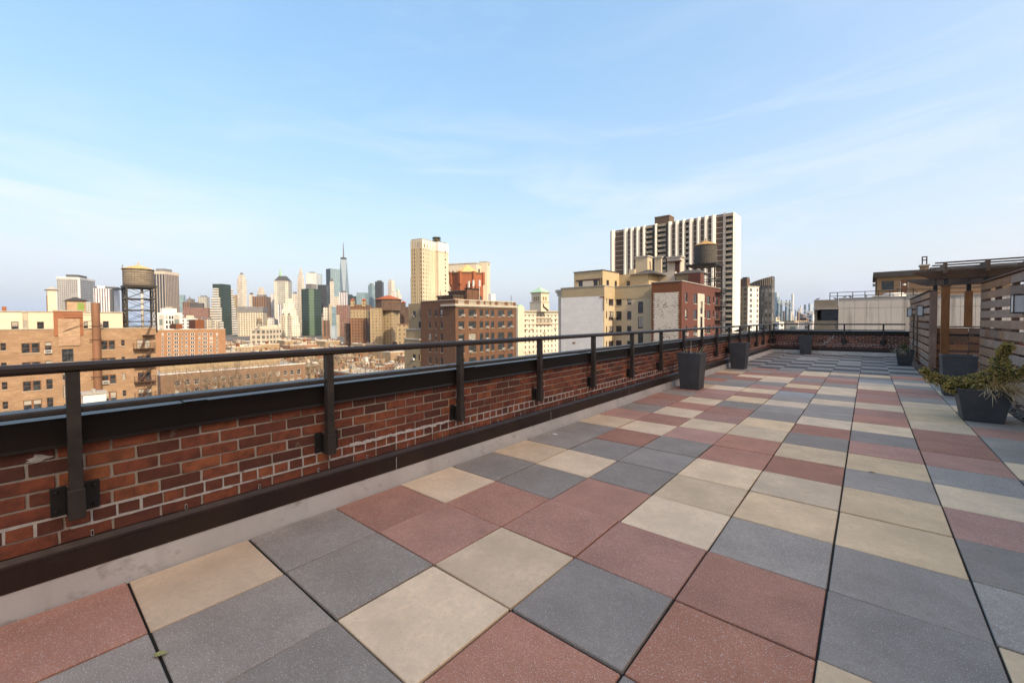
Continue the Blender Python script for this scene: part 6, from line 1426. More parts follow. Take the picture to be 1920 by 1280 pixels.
# teal tower and the tallest one
t = T_('teal glass tower stepping up beside the tallest spire', 613, 621, 639, 503.5, 2350, 60, 'teal_glass'); t.part('side', MB().box(-t.wl-.5,-.5,-.6,-.01,0,t.h(503.6)), F['navy_glass'])
T_('pale concrete tower under construction with open floors', 619.5, 625, 627.5, 528, 1500, 25, 'white_stone', 522)
T_('white faced slab with black top below the tallest spire', 637, 650, 653, 548, 1400, 15, 'white_ribs', 545.5, 'mech_dark')
t = Tower('office_tower', 'tallest glass tower with tapering facets and needle spire', 634.5, 646, 657.5, 2900, 45, 'skyscraper'); z = t.h
w = (t.wl+t.wr)/2; zb_, zt_ = z(575), z(486); c = w/2
B8 = [(-w,0),(0,0),(0,w),(-w,w)]; T8 = [(-c,-.0),(0,c),(-c,w),(-w,c)]
t.part('base', MB().box(-w, 0, 0, w, 0, zb_), F['wtc_glass'])
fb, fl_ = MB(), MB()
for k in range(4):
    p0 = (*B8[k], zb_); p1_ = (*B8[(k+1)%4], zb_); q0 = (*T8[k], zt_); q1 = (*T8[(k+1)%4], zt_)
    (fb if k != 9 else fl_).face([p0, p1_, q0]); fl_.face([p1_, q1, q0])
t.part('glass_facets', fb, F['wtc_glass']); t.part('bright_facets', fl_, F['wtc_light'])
t.part('parapet', MB().prism([T8[3],T8[0],T8[1],T8[2]], zt_+.01, zt_+11), F['navy_glass'])
t.part('antenna_ring', MB().lathe([(17,zt_+11.1),(17,zt_+15),(12,zt_+15)], 16, cx=-c, cy=c), M['mech_dark'])
sp_ = MB(); zs0, zs1 = zt_+11, z(452); sp_.lathe([(5,zs0),(4,zs0+30),(3.4,zs0+31),(3,zs0+60),(2.4,zs0+62),(1.6,zs0+100),(.5,zs1)], 8, cx=-c, cy=c)
for q in (25, 45, 65, 85): sp_.lathe([(5,zs0+q),(6.4,zs0+q+1.5),(5,zs0+q+3)], 8, cx=-c, cy=c)
t.part('spire', sp_, M['mech'])
for a in ((626,634,637,556,1350,30,'white_stone','cream block left of the white slab with black top'),(617,621,624,570,1150,30,'cream_tower','thin cream block right of the green glass tower'),(606,613,617,576,1150,25,'white_stone','pale stone block at the foot of the black glass tower'),(631,654,658,572,1200,10,'brick_grid','red brown gridded block below the tallest spire'),(628,634,637,590,1150,20,'cream_tower','narrow cream block in front of the red brown gridded one'),(622,628,631,575,1100,25,'teal_glass','thin greenish glass block near the cream ones'),(652,657,662,552,1900,30,'navy_glass','dark blue glass block right of the tallest spire'),(604,612,618,600,1000,20,'brown_grid','dark brown low block at the foot of the green glass tower'),(620,627,632,611,950,20,'pale_blue_glass','small pale blue glass block near the waterfront')):
    T_(a[7], *a[:3], a[3], a[4], a[5], a[6])
T_('low grey blue glass block right of the tallest spire', 656, 668, 674, 555, 2100, 20, 'navy_glass'); T_('broad pale teal block behind the red roofed hotel', 669, 686, 692, 548.5, 1900, 18, 'teal_glass')
T_('teal glass tower left of the dark grey slab', 691, 698, 704, 534, 2100, 40, 'teal_glass', 531); T_('dark grey slab tower above the red cone roof', 704, 717, 720.5, 528, 2000, 15, 'black_glass', 525.5, 'mech_dark')
t = T_('pale stone tower with stepped top above the red cone roof', 728, 735, 741, 529, 2000, 40, 'white_stone'); t.box('crown', F['white_stone'], t.z+.01, t.h(524.5), .12, .12, .12, .12)
t = Tower('office_tower', 'white stone tower with green topped cupola near the cream tower', 739, 747, 753.5, 2000, 40); t.box('wall', F['white_stone'], 0, t.h(552)); t.box('tier', F['white_stone'], t.h(552)+.01, t.h(545), .25, .2, .2, .25); t.part('cupola', MB().frust(-t.wl*.66,-t.wl*.34,t.wr*.34,t.wr*.66,t.h(545)+.01,-t.wl*.52,-t.wl*.48,t.wr*.48,t.wr*.52,t.h(537)), M['copper'])
T_('pale low block left of the stone tower above the red cone roof', 736, 741, 744, 546, 1900, 30, 'pale_grid')
T_('faint low grey block behind the flue pipe', 160, 172, 180, 566, 1500, 20, 'grey_green'); T_('thin grey slab behind the cream tower', 770.5, 772, 776, 520, 1500, 40, 'grey_green')

# --- Brooklyn Heights blocks in the middle distance
t = Tower('hotel', 'dark brown hotel with two red capped corner turrets', 657, 686, 697, 470, 14, 'building'); z = t.h; W = t.wl
t.box('wall', F['brownstone'], 0, z(571)); t.box('upper_floors', F['ochre'], z(596), z(580), -.003, -.003, -.004, -.004)
for k, x in enumerate((-W*.86, -W*.12)):
    s_ = W*.12; t.part('turret', MB().box(x-s_, x+s_, -1, 2*s_, z(575), z(563)), F['ochre']); t.part('turret_roof', MB().frust(x-s_*1.15, x+s_*1.15, -1.8, 2.2*s_, z(563)+.01, x-.3, x+.3, s_*.7, s_, z(559.5)), M['tile_red'])
t = Tower('apartment_building', 'ochre apartment block with even rows of windows beside the brown hotel', 694, 715, 718, 455, 12, 'building'); t.box('wall', F['ochre'], 0, t.h(577.5)); t.box('roof_edge', M['brown_brick'], t.h(577.5)+.01, t.h(576.5), -.01, -.01, -.01, -.01)
t = Tower('apartment_building', 'block with brown octagonal drum and red cone roof', 704, 735, 751.5, 465, 30, 'building'); z = t.h; t.box('wall', F['ochre'], 0, z(582)); cx_, cy_ = -t.wl*.42, t.wr*.42; rr = (t.wl+t.wr)*.36
t.part('drum', MB().lathe([(rr,z(582)),(rr,z(561))], 8, cx=cx_, cy=cy_), F['dark_brown']); t.part('cone_roof', MB().lathe([(rr*1.1,z(561)+.02),(rr*.25,z(553.5)),(.2,z(552.5))], 8, cx=cx_, cy=cy_), M['tile_red'])
t = Tower('apartment_building', 'dark brown block with small red roof left of the khaki wing', 750, 766, 772, 430, 15, 'building'); t.box('wall', F['dark_brown'], 0, t.h(575)); t.part('turret', MB().box(-t.wl*.9,-t.wl*.5,1,6,t.h(575)+.01,t.h(567)), F['dark_brown']); t.part('turret_roof', MB().frust(-t.wl*.95,-t.wl*.45,.6,6.4,t.h(567)+.01,-t.wl*.72,-t.wl*.68,3,4,t.h(563.5)), M['tile_red'])
t = Tower('apartment_building', 'low ochre block with brown cornice below the dark brown one', 744, 762, 766, 330, 15, 'building'); t.box('wall', F['ochre'], 0, t.h(609)); t.box('cornice', M['brown_brick2'], t.h(609)+.01, t.h(607), -.02, -.02, -.02, -.02)
t = Tower('apartment_building', 'dark brown block at the foot of the two turreted hotel', 645, 655, 659, 480, 20, 'building'); t.box('wall', F['dark_brown'], 0, t.h(606))
# cream tower with ribs
t = Tower('apartment_tower', 'tall cream brick tower with white crown and rooftop tank', 773, 792.7, 817.5, 340, 40, 'tower'); z = t.h
zc_ = z(465); t.box('wall', F['cream_tower'], 0, zc_); t.part('crown', MB().box(-t.wl-.15, .15, -.15, t.wr+.15, zc_+.01, z(449)), M['white_paint'])
for k in range(4): t.part('crown_window', MB().box(.151, .3, t.wr*(.16+.22*k)-.6, t.wr*(.16+.22*k)+.6, z(463), z(457)), M['glass']); t.part('crown_window', MB().box(-t.wl*(.16+.22*k)-.5, -t.wl*(.16+.22*k)+.5, -.3, -.151, z(463), z(454)), M['glass'])
n = 5
for k in range(n+1): x = -t.wl*k/n; t.part('rib', MB().box(x-.45, x+.45, -.5, .0, 0, z(450)), M['beige_brick']); 
for k in range(n+1): y = t.wr*k/n; t.part('rib', MB().box(0, .5, y-.45, y+.45, 0, z(452)), M['cream'])
for k in range(7):
    x = -t.wl*(k+.25)/7; t.part('merlon', MB().box(x-.9, x+.5, -.3, .5, z(449)+.01, z(447.5)), M['beige_brick']); y = t.wr*(k+.25)/7; t.part('merlon', MB().box(-.5, .3, y-.5, y+.9, z(449)+.01, z(447.7)), M['beige_brick'])
x0 = 0.2; t.part('side_wing', MB().box(-9, 3.2, t.wr+.01, t.wr*1.82, 0, z(448.5)), M['cream']); t.part('wing_band', MB().box(-9.1, 3.3, t.wr-.05, t.wr*1.825, z(468), z(466)), M['beige_brick']); t.part('wing_crown', MB().box(-9.05, 3.26, t.wr-.03, t.wr*1.823, z(466)+.01, z(448)), M['white_paint'])
wm = MB(); y = t.wr*1.55
for k in range(22): zz = z(464)-k*(z(464)-z(473))*.86; t.part('window', MB().box(3.21, 3.34, y-.75, y+.75, zz-1.0, zz+.6), M['glass'])
tk = t.part('rooftop_tank', MB().lathe([(2.2,z(446)),(2.2,z(437.5)),(1.8,z(436.5)),(.2,z(435.5))], 14, cx=-2.5, cy=t.wr*1.3), M['tank_roof_dark']); fr = MB()
for zz in (z(444.5), z(440.5), z(437.5)): fr.lathe([(3.3,zz),(3.5,zz),(3.5,zz+.3),(3.3,zz+.3)], 12, cx=-2.5, cy=t.wr*1.3)
for k in range(8): a = k*math.pi/4; fr.tube((-2.5+3.4*math.cos(a), t.wr*1.3+3.4*math.sin(a), z(448.4)), (-2.5+3.4*math.cos(a), t.wr*1.3+3.4*math.sin(a), z(436.5)), .12, n=4)
t.part('tank_frame', fr, mat_plain('green_black_steel', (0.05,0.075,0.06), .7)); t.part('tank_base', MB().box(-8,2.5,t.wr+.5,t.wr*1.75,z(448)+.01,z(446.5)), M['dark_roof'])
# cream hotel wing with arches
t = Tower('apartment_building', 'cream building with arched top windows and corner turret behind the orange tank house', 838, 894, 903, 390, 22, 'building'); z = t.h; zt_ = z(494)
t.box('wall', F['cream_tower'], 0, z(513)); t.box('attic', M['cream'], z(513)+.01, zt_); t.part('cornice', MB().box(-t.wl, .4, -.4, t.wr, zt_+.01, z(493)), M['limestone'])
for k in range(7):
    x = -t.wl*(.08+.14*k); zz = z(508); b = MB(); b.box(x-.9, x+.9, -.08, .0, zz-2.6, zz); 
    b.tube((x,-.08,zz),(x,0,zz),.9,n=14); t.part('arched_window', b, M['glass'])
    for q in (-.8, .3): t.part('finial', MB().lathe([(.35,z(493)+.01),(.2,z(491.5)),(.32,z(490.8)),(.02,z(489.5))], 6, cx=x+q*1.6, cy=0), M['limestone'])
t.part('arched_window', MB().box(.0,.08,t.wr*.35,t.wr*.75,z(510),z(503)), M['glass'])
t.part('turret', MB().box(-2, 6.0, t.wr*.95, t.wr*.95+8.5, 0, z(489)), M['cream']); t.part('turret_cap', MB().box(-2.3, 6.3, t.wr*.95-.3, t.wr*.95+8.8, z(489)+.01, z(488)), M['limestone'])
for q in (2.5, 5.2): t.part('turret_window', MB().box(6.0, 6.1, t.wr*.95+q, t.wr*.95+q+1.3, z(494.5), z(491.5)), M['glass'])
t = Tower('apartment_building', 'small white rooftop block right of the orange tank house', 916, 921, 929, 300, 40, 'building'); t.box('wall', M['white_paint'], 0, t.h(551))
# white hotel with green-roofed tower
t = Tower('hotel', 'white ornate hotel with green pyramid roofed rooftop tower', 958, 981, 1056, 262, 48, 'hotel'); z = t.h; zt_ = z(584)
t.box('wall', F['hotel'], 0, zt_); t.part('cornice', MB().box(-t.wl-.9, .9, -.9, t.wr+.9, zt_+.01, z(581.5)), M['limestone']); t.part('dentil_band', MB().box(-t.wl-.5, .5, -.5, t.wr+.5, z(586), zt_), M['limestone'])
t.part('string_course', MB().box(-t.wl-.3, .35, -.35, t.wr+.3, z(608.5), z(607)), M['limestone']); t.part('string_course', MB().box(-t.wl-.3, .3, -.3, t.wr+.3, z(590.3), z(589.4)), M['limestone'])
yb0, yb1 = t.wr*.30, t.wr*.68; t.part('balcony', MB().box(.0, .9, yb0, yb1, z(609.5), z(608.6)).box(.0,.5,yb0,yb1,z(596.8),z(596)), M['brown_brick2'])
for k in range(15): y = yb0+(yb1-yb0)*(k+.5)/15; t.part('colonnette', MB().lathe([(.16,z(606)),(.12,z(598.5)),(.2,z(597))], 6, cx=.4, cy=y), M['limestone'])
for k, (f0, py_) in enumerate(((.06,618),(.2,618),(.78,617),(.93,617),(.07,600),(.22,600),(.8,599),(.92,599),(.5,626))): y = t.wr*f0; t.part('window_balcony', MB().box(.0, .6, y-1.3, y+1.3, z(py_), z(py_-1.0)), M['brown_brick2'])
C2 = Tower('x', 'x', 993.5, 1014.6, 1030, 266, 46); a, b = C2.wl, C2.wr; off = C2.root.location-t.root.location; rz = C2.root.rotation_euler[2]-t.root.rotation_euler[2]
bpy.data.objects.remove(C2.root)
def tp(name, mb, mat):
    o = mb.build(name, mat, t.root); rt = t.root.rotation_euler[2]; o.location = (off.x*math.cos(-rt)-off.y*math.sin(-rt), off.x*math.sin(-rt)+off.y*math.cos(-rt), 0); o.rotation_euler = (0,0,rz)
tp('tower_base', MB().box(-a, 0, 0, b, zt_, z(566)), M['cream']); tp('tower_band', MB().box(-a-.4, .4, -.4, b+.4, z(566)+.01, z(565)), M['limestone'])
tp('tower', MB().box(-a*.86, -.1, .1, b*.95, z(565)+.01, z(548.5)), M['cream']); tp('tower_cornice', MB().box(-a*.92, .5, -.5, b, z(548.5)+.01, z(546.8)), M['limestone'])
tp('tower_roof', MB().frust(-a*.95, .8, -.8, b*1.03, z(546.8)+.01, -a*.46, -a*.44, b*.5, b*.52, z(536.5)), M['copper'])
for k in range(3): x = -a*(.22+.19*k); tp('tower_arch', MB().box(x-.75, x+.75, .02, .1, z(563.5), z(557)).tube((x,.02,z(557)),(x,.1,z(557)),.75,n=12), M['khaki_brick'])
for k in range(2): y = b*(.3+.3*k); tp('tower_arch', MB().box(-.1, -.02, y-.7, y+.7, z(563), z(557)).tube((-.1,y,z(557)),(-.02,y,z(557)),.7,n=12), M['khaki_brick'])
tp('roof_stair', MB().beam((.3,b*.25,z(574)),(.3,b*.85,z(582)),.5,.7), M['iron_black']); tp('dark_door', MB().box(0,.12,b*.2,b*.34,z(575),z(569)), M['iron_black'])
t = Tower('apartment_building', 'small white house with green roof beside the dark brown block', 965, 971, 983, 255, 45, 'building'); t.box('wall', M['cream'], 0, t.h(574)); t.box('roof', M['copper'], t.h(574)+.01, t.h(571), .2,.2,.2,.2)
# right of the slab tower
t = Tower('apartment_tower', 'tan apartment tower with rows of windows right of the slab tower', 1386, 1401.5, 1422, 255, 38, 'tower'); z = t.h; t.box('wall', F['tan_apt'], 0, z(537.5)); t.part('east_wall', MB().box(.01, .15, 0, t.wr, 0, z(537.4)), F['white_apt']); t.part('pale_pier', MB().box(.02, .4, t.wr*.55, t.wr*.75, 0, z(537.3)), M['white_paint']); t.part('roof_edge', MB().box(-t.wl-.3, .5, -.3, t.wr+.3, z(537.5)+.01, z(536.3)), M['bt_slab'])
t = Tower('apartment_tower', 'brown brick tower with glass top behind the tan apartment tower', 1384, 1400, 1405.5, 330, 25, 'tower'); t.box('wall', F['dark_brown'], 0, t.h(522)); t.box('glass_top', F['navy_glass'], t.h(522)+.01, t.h(519.5), .45, .0, .0, .2)
t = Tower('apartment_tower', 'dark glass tower with rising curved roof and staggered windows', 1404, 1447, 1452, 340, 20, 'tower'); z = t.h; b = MB(); n = 14; W = t.wl
pts = [(-W+W*k/n, 2.5*math.sin(math.pi*k/n)*-1) for k in range(n+1)]
for (x0, y0), (x1_, y1_) in zip(pts[:-1], pts[1:]):
    hz = lambda x: z(530) + (z(518)-z(530))*((x+W)/W)**0.85
    b.face([(x0,y0,0),(x1_,y1_,0),(x1_,y1_,z(535)),(x0,y0,z(535))])
t.part('wall', b, F['dark_modern']); b = MB(); m2 = MB()
for k, ((x0, y0), (x1_, y1_)) in enumerate(zip(pts[:-1], pts[1:])):
    b.face([(x0,y0,z(535)),(x1_,y1_,z(535)),(x1_,y1_,hz(x1_)),(x0,y0,hz(x0))]); b.face([(x0,y0,hz(x0)),(x1_,y1_,hz(x1_)),(x1_,t.wr,hz(x1_)),(x0,t.wr,hz(x0))])
    m2.box(x0-.15, x0+.15, y0-.5, y0, z(535), hz(x0))
t.part('crown', b, M['frame_dark']); t.part('crown_fins', m2, M['bt_balc']); t.part('east_wall', MB().box(-.3, 0, 0, t.wr, 0, z(519)), F['dark_modern']); t.part('west_wall', MB().box(-W, -W+.3, 0, t.wr, 0, z(531)), F['dark_modern'])
T_('low brown block on the river side right of the dark glass tower', 1468, 1490, 1515, 601, 420, 30, 'tan_apt', cat='building', name='warehouse')
for a in ((1452,1461,1470,604,300,40,'white_apt','small white block below the bridge tower'),(1474,1496,1500,606,270,10,'grey_green','grey flat roofed warehouse beside the white low block'),(1498,1524,1530,604.5,230,12,'white_apt','low white block with wide windows beyond the railing'),(1500,1512,1518,596,520,25,'dark_brown','dark brown flat topped block below the bridge cables'),(1516,1524,1532,590,380,40,'white_apt','small white tower block left of the panel building'),(1448,1455,1462,595,420,35,'cream_grid','cream block left of the bridge tower')):
    t = Tower('city_block', a[7], a[0], a[1], a[2], a[4], a[5], 'building'); t.box('wall', F[a[6]], 0, t.h(a[3])); t.box('roof_edge', M['gray_conc'], t.h(a[3])+.01, t.h(a[3])+.5, -.01, -.01, -.01, -.01)
# suspension bridge tower and cables
M['bridge'] = mat_plain('blue_grey_bridge_steel', (0.10,0.165,0.22), 0.6, scale=.1); M['bridge_pale'] = mat_plain('pale_bridge_steel', (0.24,0.28,0.28), 0.7, scale=.1); M['cable'] = mat_plain('pale_bridge_cable', (0.62,0.62,0.62), .7)
DB = 1330; bc = at(1469.5, 600, DB); br = thing('suspension_bridge', 'blue steel suspension bridge tower with pale cables running right', 'bridge', (bc.x, bc.y, GZ), YAW+R(8)); zz = lambda py: at(1469.5, py, DB).z-GZ; k_ = DB/F_PX
for px_ in (1457.5, 1464.3, 1474.5, 1481.7): x = (px_-1469.5)*k_; MB().box(x-1.9, x+1.9, -3, 3, 0, zz(567.5)).build('leg', M['bridge'], br); MB().lathe([(2.4,zz(567.5)),(2.6,zz(566)),(1.6,zz(564.5)),(1.9,zz(563.5)),(.2,zz(561.5))], 8, cx=x).build('finial', M['bridge'], br)
for a, b in ((1457.5,1464.3),(1474.5,1481.7)):
    m_ = MB(); xa, xb = (a-1469.5)*k_, (b-1469.5)*k_
    for q in range(9): z0, z2 = zz(603-q*4), zz(603-(q+1)*4); m_.beam((xa,0,z0),(xb,0,z2),.9,.9); m_.beam((xb,0,z0),(xa,0,z2),.9,.9); m_.beam((xa,0,z2),(xb,0,z2),.8,.8)
    m_.build('lattice', M['bridge_pale'], br)
MB().box((1455.5-1469.5)*k_, (1483.5-1469.5)*k_, -2.5, 2.5, zz(568.5), zz(565.8)).build('top_beam', M['bridge_pale'], br)
ar = MB()
for q in range(10): a0, a1 = math.pi*q/10, math.pi*(q+1)/10; ar.beam((math.cos(a0)*7.6,0,zz(576)+math.sin(a0)*7.5),(math.cos(a1)*7.6,0,zz(576)+math.sin(a1)*7.5),1.4,1.4)
ar.build('arch', M['bridge_pale'], br); MB().box((1456-1469.5)*k_, (1483-1469.5)*k_, -3, 3, zz(603.5), zz(601.5)).build('deck_beam', M['bridge'], br)
cb = MB()
inv = br.matrix_world.inverted() if False else None
cr, sr = math.cos(-(YAW+R(8))), math.sin(-(YAW+R(8)))
def bl(px_, py_, D_): p = at(px_, py_, D_)-Vector((bc.x, bc.y, GZ)); return Vector((p.x*cr-p.y*sr, p.x*sr+p.y*cr, p.z))
for (a, e, D1) in (((1457.5,566.5),(1546,601),900),((1464.3,566.5),(1550,604),910),((1474.5,566.5),(1535,592),960),((1481.7,566.5),(1540,592),950)):
    n = 10; pr = None
    for q in range(n+1):
        f = q/n; D_ = 1/((1-f)/DB+f/D1); sag = 3.0*4*f*(1-f); p = bl(a[0]+(e[0]-a[0])*f, a[1]+(e[1]-a[1])*f+sag, D_)
        if pr is not None: cb.tube(pr, p, .55, n=4, cap=False)
        pr = p
cb.build('cable', M['cable'], br)
# hazy midtown towers
for k, (a, b, c, top, D_, th_, mt_, lb) in enumerate(((1451.5,1456,1460.5,548,5200,40,'pale_blue_glass','faint pale blue glass tower behind the bridge tower'),(1452,1457,1462,557,5000,40,'teal_glass','faint teal glass tower beside the bridge tower'),(1483,1486,1488,551,6200,20,'pale_grid','very slender pale gridded tower above the bridge cables'),(1507,1509.5,1511,571,5600,30,'navy_glass','small dark tower above the bridge cables'),(1515,1519,1524,569,5600,30,'pale_blue_glass','pale sloped glass tower near the panel building'),(1497,1499,1503,577,5500,35,'grey_green','faint grey tower right of the slender pale one'),(1490,1493,1497,580,5500,35,'pale_blue_glass','faint blue tower at the foot of the slender pale one'),(1500,1502,1504,573,5800,35,'pale_grid','thin faint tower with mast above the bridge cables'))): T_(lb, a, b, c, top, D_, th_, mt_)
rd = random.Random(8); ml = ['navy_glass','brown_grid','grey_green','pale_grid','white_stone','cream_grid','brick_grid','dark_brown']
NM = {'navy_glass':'navy glass','brown_grid':'brown ribbed','grey_green':'grey green','pale_grid':'pale gridded','white_stone':'white stone','cream_grid':'cream gridded','brick_grid':'red brick','dark_brown':'dark brown','cream_tower':'cream brick'}
for k in range(34):
    px_ = 1453+rd.uniform(0, 78); w = rd.uniform(2, 5); top = rd.uniform(581, 596); D_ = rd.uniform(2600, 5200); mk = rd.choice(ml)
    t = Tower('distant_block', 'hazy distant '+NM[mk]+' city block beyond the bridge', px_-w, px_, px_+w*.7, D_, rd.uniform(15, 60), 'building', 'hazy distant blocks beyond the bridge'); t.box('wall', F[mk], 0, t.h(top))
for k in range(46):                         # filler behind the downtown towers
    px_ = rd.choice([rd.uniform(300, 560), rd.uniform(560, 780)]); w = rd.uniform(4, 10); top = rd.uniform(588, 603); D_ = rd.uniform(1050, 1500); mk = rd.choice(['white_stone','cream_grid','brown_grid','pale_grid','grey_green','brick_grid','cream_tower'])
    t = Tower('downtown_block', 'low '+NM[mk]+' downtown block filling a gap between the tall towers', px_-w, px_, px_+w*.6, D_, rd.uniform(10, 50), 'building', 'low downtown blocks between the tall towers'); t.box('wall', F[mk], 0, t.h(top)); 
    if rd.random() < .6: t.box('roof_plant', M['mech'], t.h(top)+.01, t.h(top)+rd.uniform(3,7), .3,.2,.2,.3)

# --- row houses and mid-rise blocks between the terrace and the river
def mk_house(W, Dp, H, wall, roof, trim, nf, rdx, cornice=True):
    """W along the street (local y), Dp deep (local x, street face at x=0 looking +X); returns list of (name, mesh, stuff)"""
    out = []; b = MB(); b.box(-Dp, 0, 0, W, 0, H); out.append(('wall', b.mesh('wall', wall), False))
    r_ = MB(); r_.box(-Dp+.3, -.3, .3, W-.3, H+.004, H+.05); out.append(('roof', r_.mesh('roof', roof), False))
    p = MB(); pw = .35
    p.box(-Dp-.02, .02, -.02, pw, H+.002, H+.6); p.box(-Dp-.02, .02, W-pw, W+.02, H+.002, H+.6); p.box(-pw, .25 if cornice else .02, pw+.001, W-pw-.001, H+.002, H+.8); p.box(-Dp-.02, -Dp+pw, pw+.001, W-pw-.001, H+.002, H+.5)
    out.append(('parapet', p.mesh('parapet', trim), False))
    w_ = MB(); nx = max(2, int(W/2.3)); fhh = (H-.8)/nf
    for f_ in range(nf):
        z = .9+f_*fhh
        for q in range(nx):
            y = W*(q+.5)/nx; w_.box(.0, .07, y-.55, y+.55, z, z+fhh*.56, 0); w_.box(.0, .12, y-.7, y+.7, z-.2, z-.002, 1); w_.box(.0, .10, y-.7, y+.7, z+fhh*.56+.002, z+fhh*.56+.25, 1); w_.box(.071,.09,y-.55,y+.55,z+fhh*.27,z+fhh*.31,1)
    ns = max(2, int(Dp/4.2))
    for f_ in range(nf):
        for q in range(ns):
            x = -Dp*(q+.5)/ns
            if rdx.random() < .6: z = .9+f_*fhh; w_.box(x-.5, x+.5, -.07, .0, z, z+fhh*.5, 0); w_.box(x-.6, x+.6, -.12, .0, z-.18, z-.002, 1)
    out.append(('windows', w_.mesh('windows', [M['glass'], trim]), True))
    e = MB(); x, y = -Dp*rdx.uniform(.35,.7), W*rdx.uniform(.3,.5); e.box(x-1.4, x+1.4, y-1.1, y+1.1, H+.05, H+2.5); e.box(x-1.5, x+1.5, y-1.2, y+1.2, H+2.502, H+2.65)
    out.append(('bulkhead', e.mesh('bulkhead', rdx.choice([wall, wall, M['gray_conc'], M['khaki_brick'], M['rust_brick']])), False))
    cm = rdx.choice([M['red_brick_far'], M['rust_brick'], M['tan_brick']])
    for q in range(2): c_ = MB(); x = -Dp*(.15+.5*q+rdx.uniform(0,.2)); c_.box(x-.5, x+.5, .4, 1.1, H+.05, H+2.0); c_.frust(x-.3,x+.3,.5,.9,H+2.0,x-.22,x+.22,.6,.85,H+2.5); out.append(('chimney', c_.mesh('chimney', cm), False))
    k_ = MB(); x, y = -Dp*rdx.uniform(.1,.3), W*rdx.uniform(.5,.8); k_.box(x-.9,x+.9,y-.6,y+.6,H+.05,H+.8); out.append(('skylight', k_.mesh('skylight', rdx.choice([M['ac'], M['gray_conc']])), False))
    return out
rdh = random.Random(17)
M['hs_red'] = mat_wall('row_red_brick', (0.25,0.115,0.075), (0.18,0.085,0.055), seed=41); M['hs_tan'] = mat_wall('row_tan_brick', (0.35,0.255,0.165), (0.28,0.20,0.13), seed=42); M['hs_brown'] = mat_wall('row_brownstone', (0.24,0.15,0.105), (0.185,0.115,0.08), seed=43); M['hs_rose'] = mat_wall('row_rose_brick', (0.32,0.185,0.13), (0.255,0.145,0.10), seed=44)
M['roof_tan'] = mat_plain('tan_roof_gravel', (0.38,0.335,0.28), .95, scale=.3); M['roof_brown'] = mat_plain('brown_roof_felt', (0.20,0.155,0.12), .9, scale=.3)
kinds = [('red brick row house with silver roof among the low rooftops', M['hs_red'], M['silver_roof'], M['limestone'], 7, 15, 14, 4), ('tan brick row house with gravel roof among the low rooftops', M['hs_tan'], M['roof_tan'], M['limestone'], 8, 15, 15, 4), ('brownstone row house with dark roof among the low rooftops', M['hs_brown'], M['roof_brown'], M['hs_brown'], 7, 16, 14.5, 4),
 ('cream painted row house with pale roof among the low rooftops', M['cream'], M['silver_roof'], M['white_paint'], 8, 14, 13, 4), ('rose brick row house with tan roof among the low rooftops', M['hs_rose'], M['roof_tan'], M['limestone'], 9, 16, 15.5, 4), ('white painted row house among the low rooftops', M['white_paint'], M['silver_roof'], M['gray_conc'], 7.5, 14, 13.5, 4),
 ('six storey red brick walk-up rising above the row houses', M['hs_red'], M['roof_tan'], M['limestone'], 15, 22, 20, 6), ('six storey tan brick walk-up rising above the row houses', M['hs_tan'], M['silver_roof'], M['cream'], 16, 22, 20.5, 6), ('five storey rose brick walk-up among the row houses', M['hs_rose'], M['silver_roof'], M['cream'], 13, 20, 18, 5), ('five storey brown brick walk-up among the row houses', M['hs_brown'], M['roof_brown'], M['limestone'], 12, 20, 17.5, 5)]
variants = []
for (lb, wa, ro, tr_, W, Dp, H, nf) in kinds:
    variants.append((lb, W, Dp, H, [mk_house(W, Dp, H, wa, ro, tr_, nf, rdh) for _ in range(2)]))
def in_view(x, y, m_=25):
    q = Vector((x-CAM.x, y-CAM.y)); dx_ = q.x*_r.x+q.y*_r.y; dz_ = q.x*FW.x+q.y*FW.y
    if dz_ < 40: return None
    return CX+F_PX*dx_/dz_, dz_
def place_house(v, x, y, rz, dz=0):
    lb, W, Dp, H, vs_ = v; q = in_view(x, y); p = q[0] if q else 0; bs_ = lb.split(' among')[0].split(' rising')[0]
    zn = 'beyond the long orange slab' if p < 430 else 'below the grey topped beige block' if p < 515 else 'below the white stepped ziggurat' if p < 562 else 'below the dark green glass tower' if p < 606 else 'below the tallest needle spire' if p < 655 else 'below the two turreted hotel' if p < 700 else 'below the red cone roof' if p < 800 else 'at the foot of the white hotel'
    r = thing('row_house', bs_+' '+zn, 'house', (x, y, GZ+dz), rz, 'low houses '+zn)
    for nm, me, st_ in rdh.choice(vs_):
        o = inst(nm, me, r)
        if st_: stuff(o)
# custom long low buildings seen between handrail and coping
nh = 0
xb = -172
while xb > -760:
    for side in (0, 1):
        # two rows back to back: one faces +X (towards us), the other faces away
        y = 20+rdh.uniform(-6, 6)
        while y < 620:
            big = rdh.random() < (.10 if xb > -300 else .22)
            v = variants[rdh.choice((6,7,8,9))] if big else variants[rdh.choice((0,1,2,3,4,5,0,4,1,2,1,2))]
            if rdh.random() < .10: y += rdh.uniform(5, 14)
            iv = in_view(xb, y)
            if iv and 285 < iv[0] < 790 and iv[1] < 640 and nh < 290:
                p = iv[0]; ok = True
                if -300 < xb < -262 and p < 440: ok = False
                if xb < -380 and 640 < p < 775: ok = False
                if ok:
                    if side == 0: place_house(v, xb, y, 0, -rdh.uniform(0, 2.5) - (0 if xb > -400 else (-(xb)-400)*.012))
                    else: place_house(v, xb-46, y+v[1], math.pi, -rdh.uniform(0, 2.5) - (0 if xb > -400 else (-(xb)-400)*.012))
                    nh += 1
            y += v[1]+.02
    xb -= 62 if xb > -400 else 78
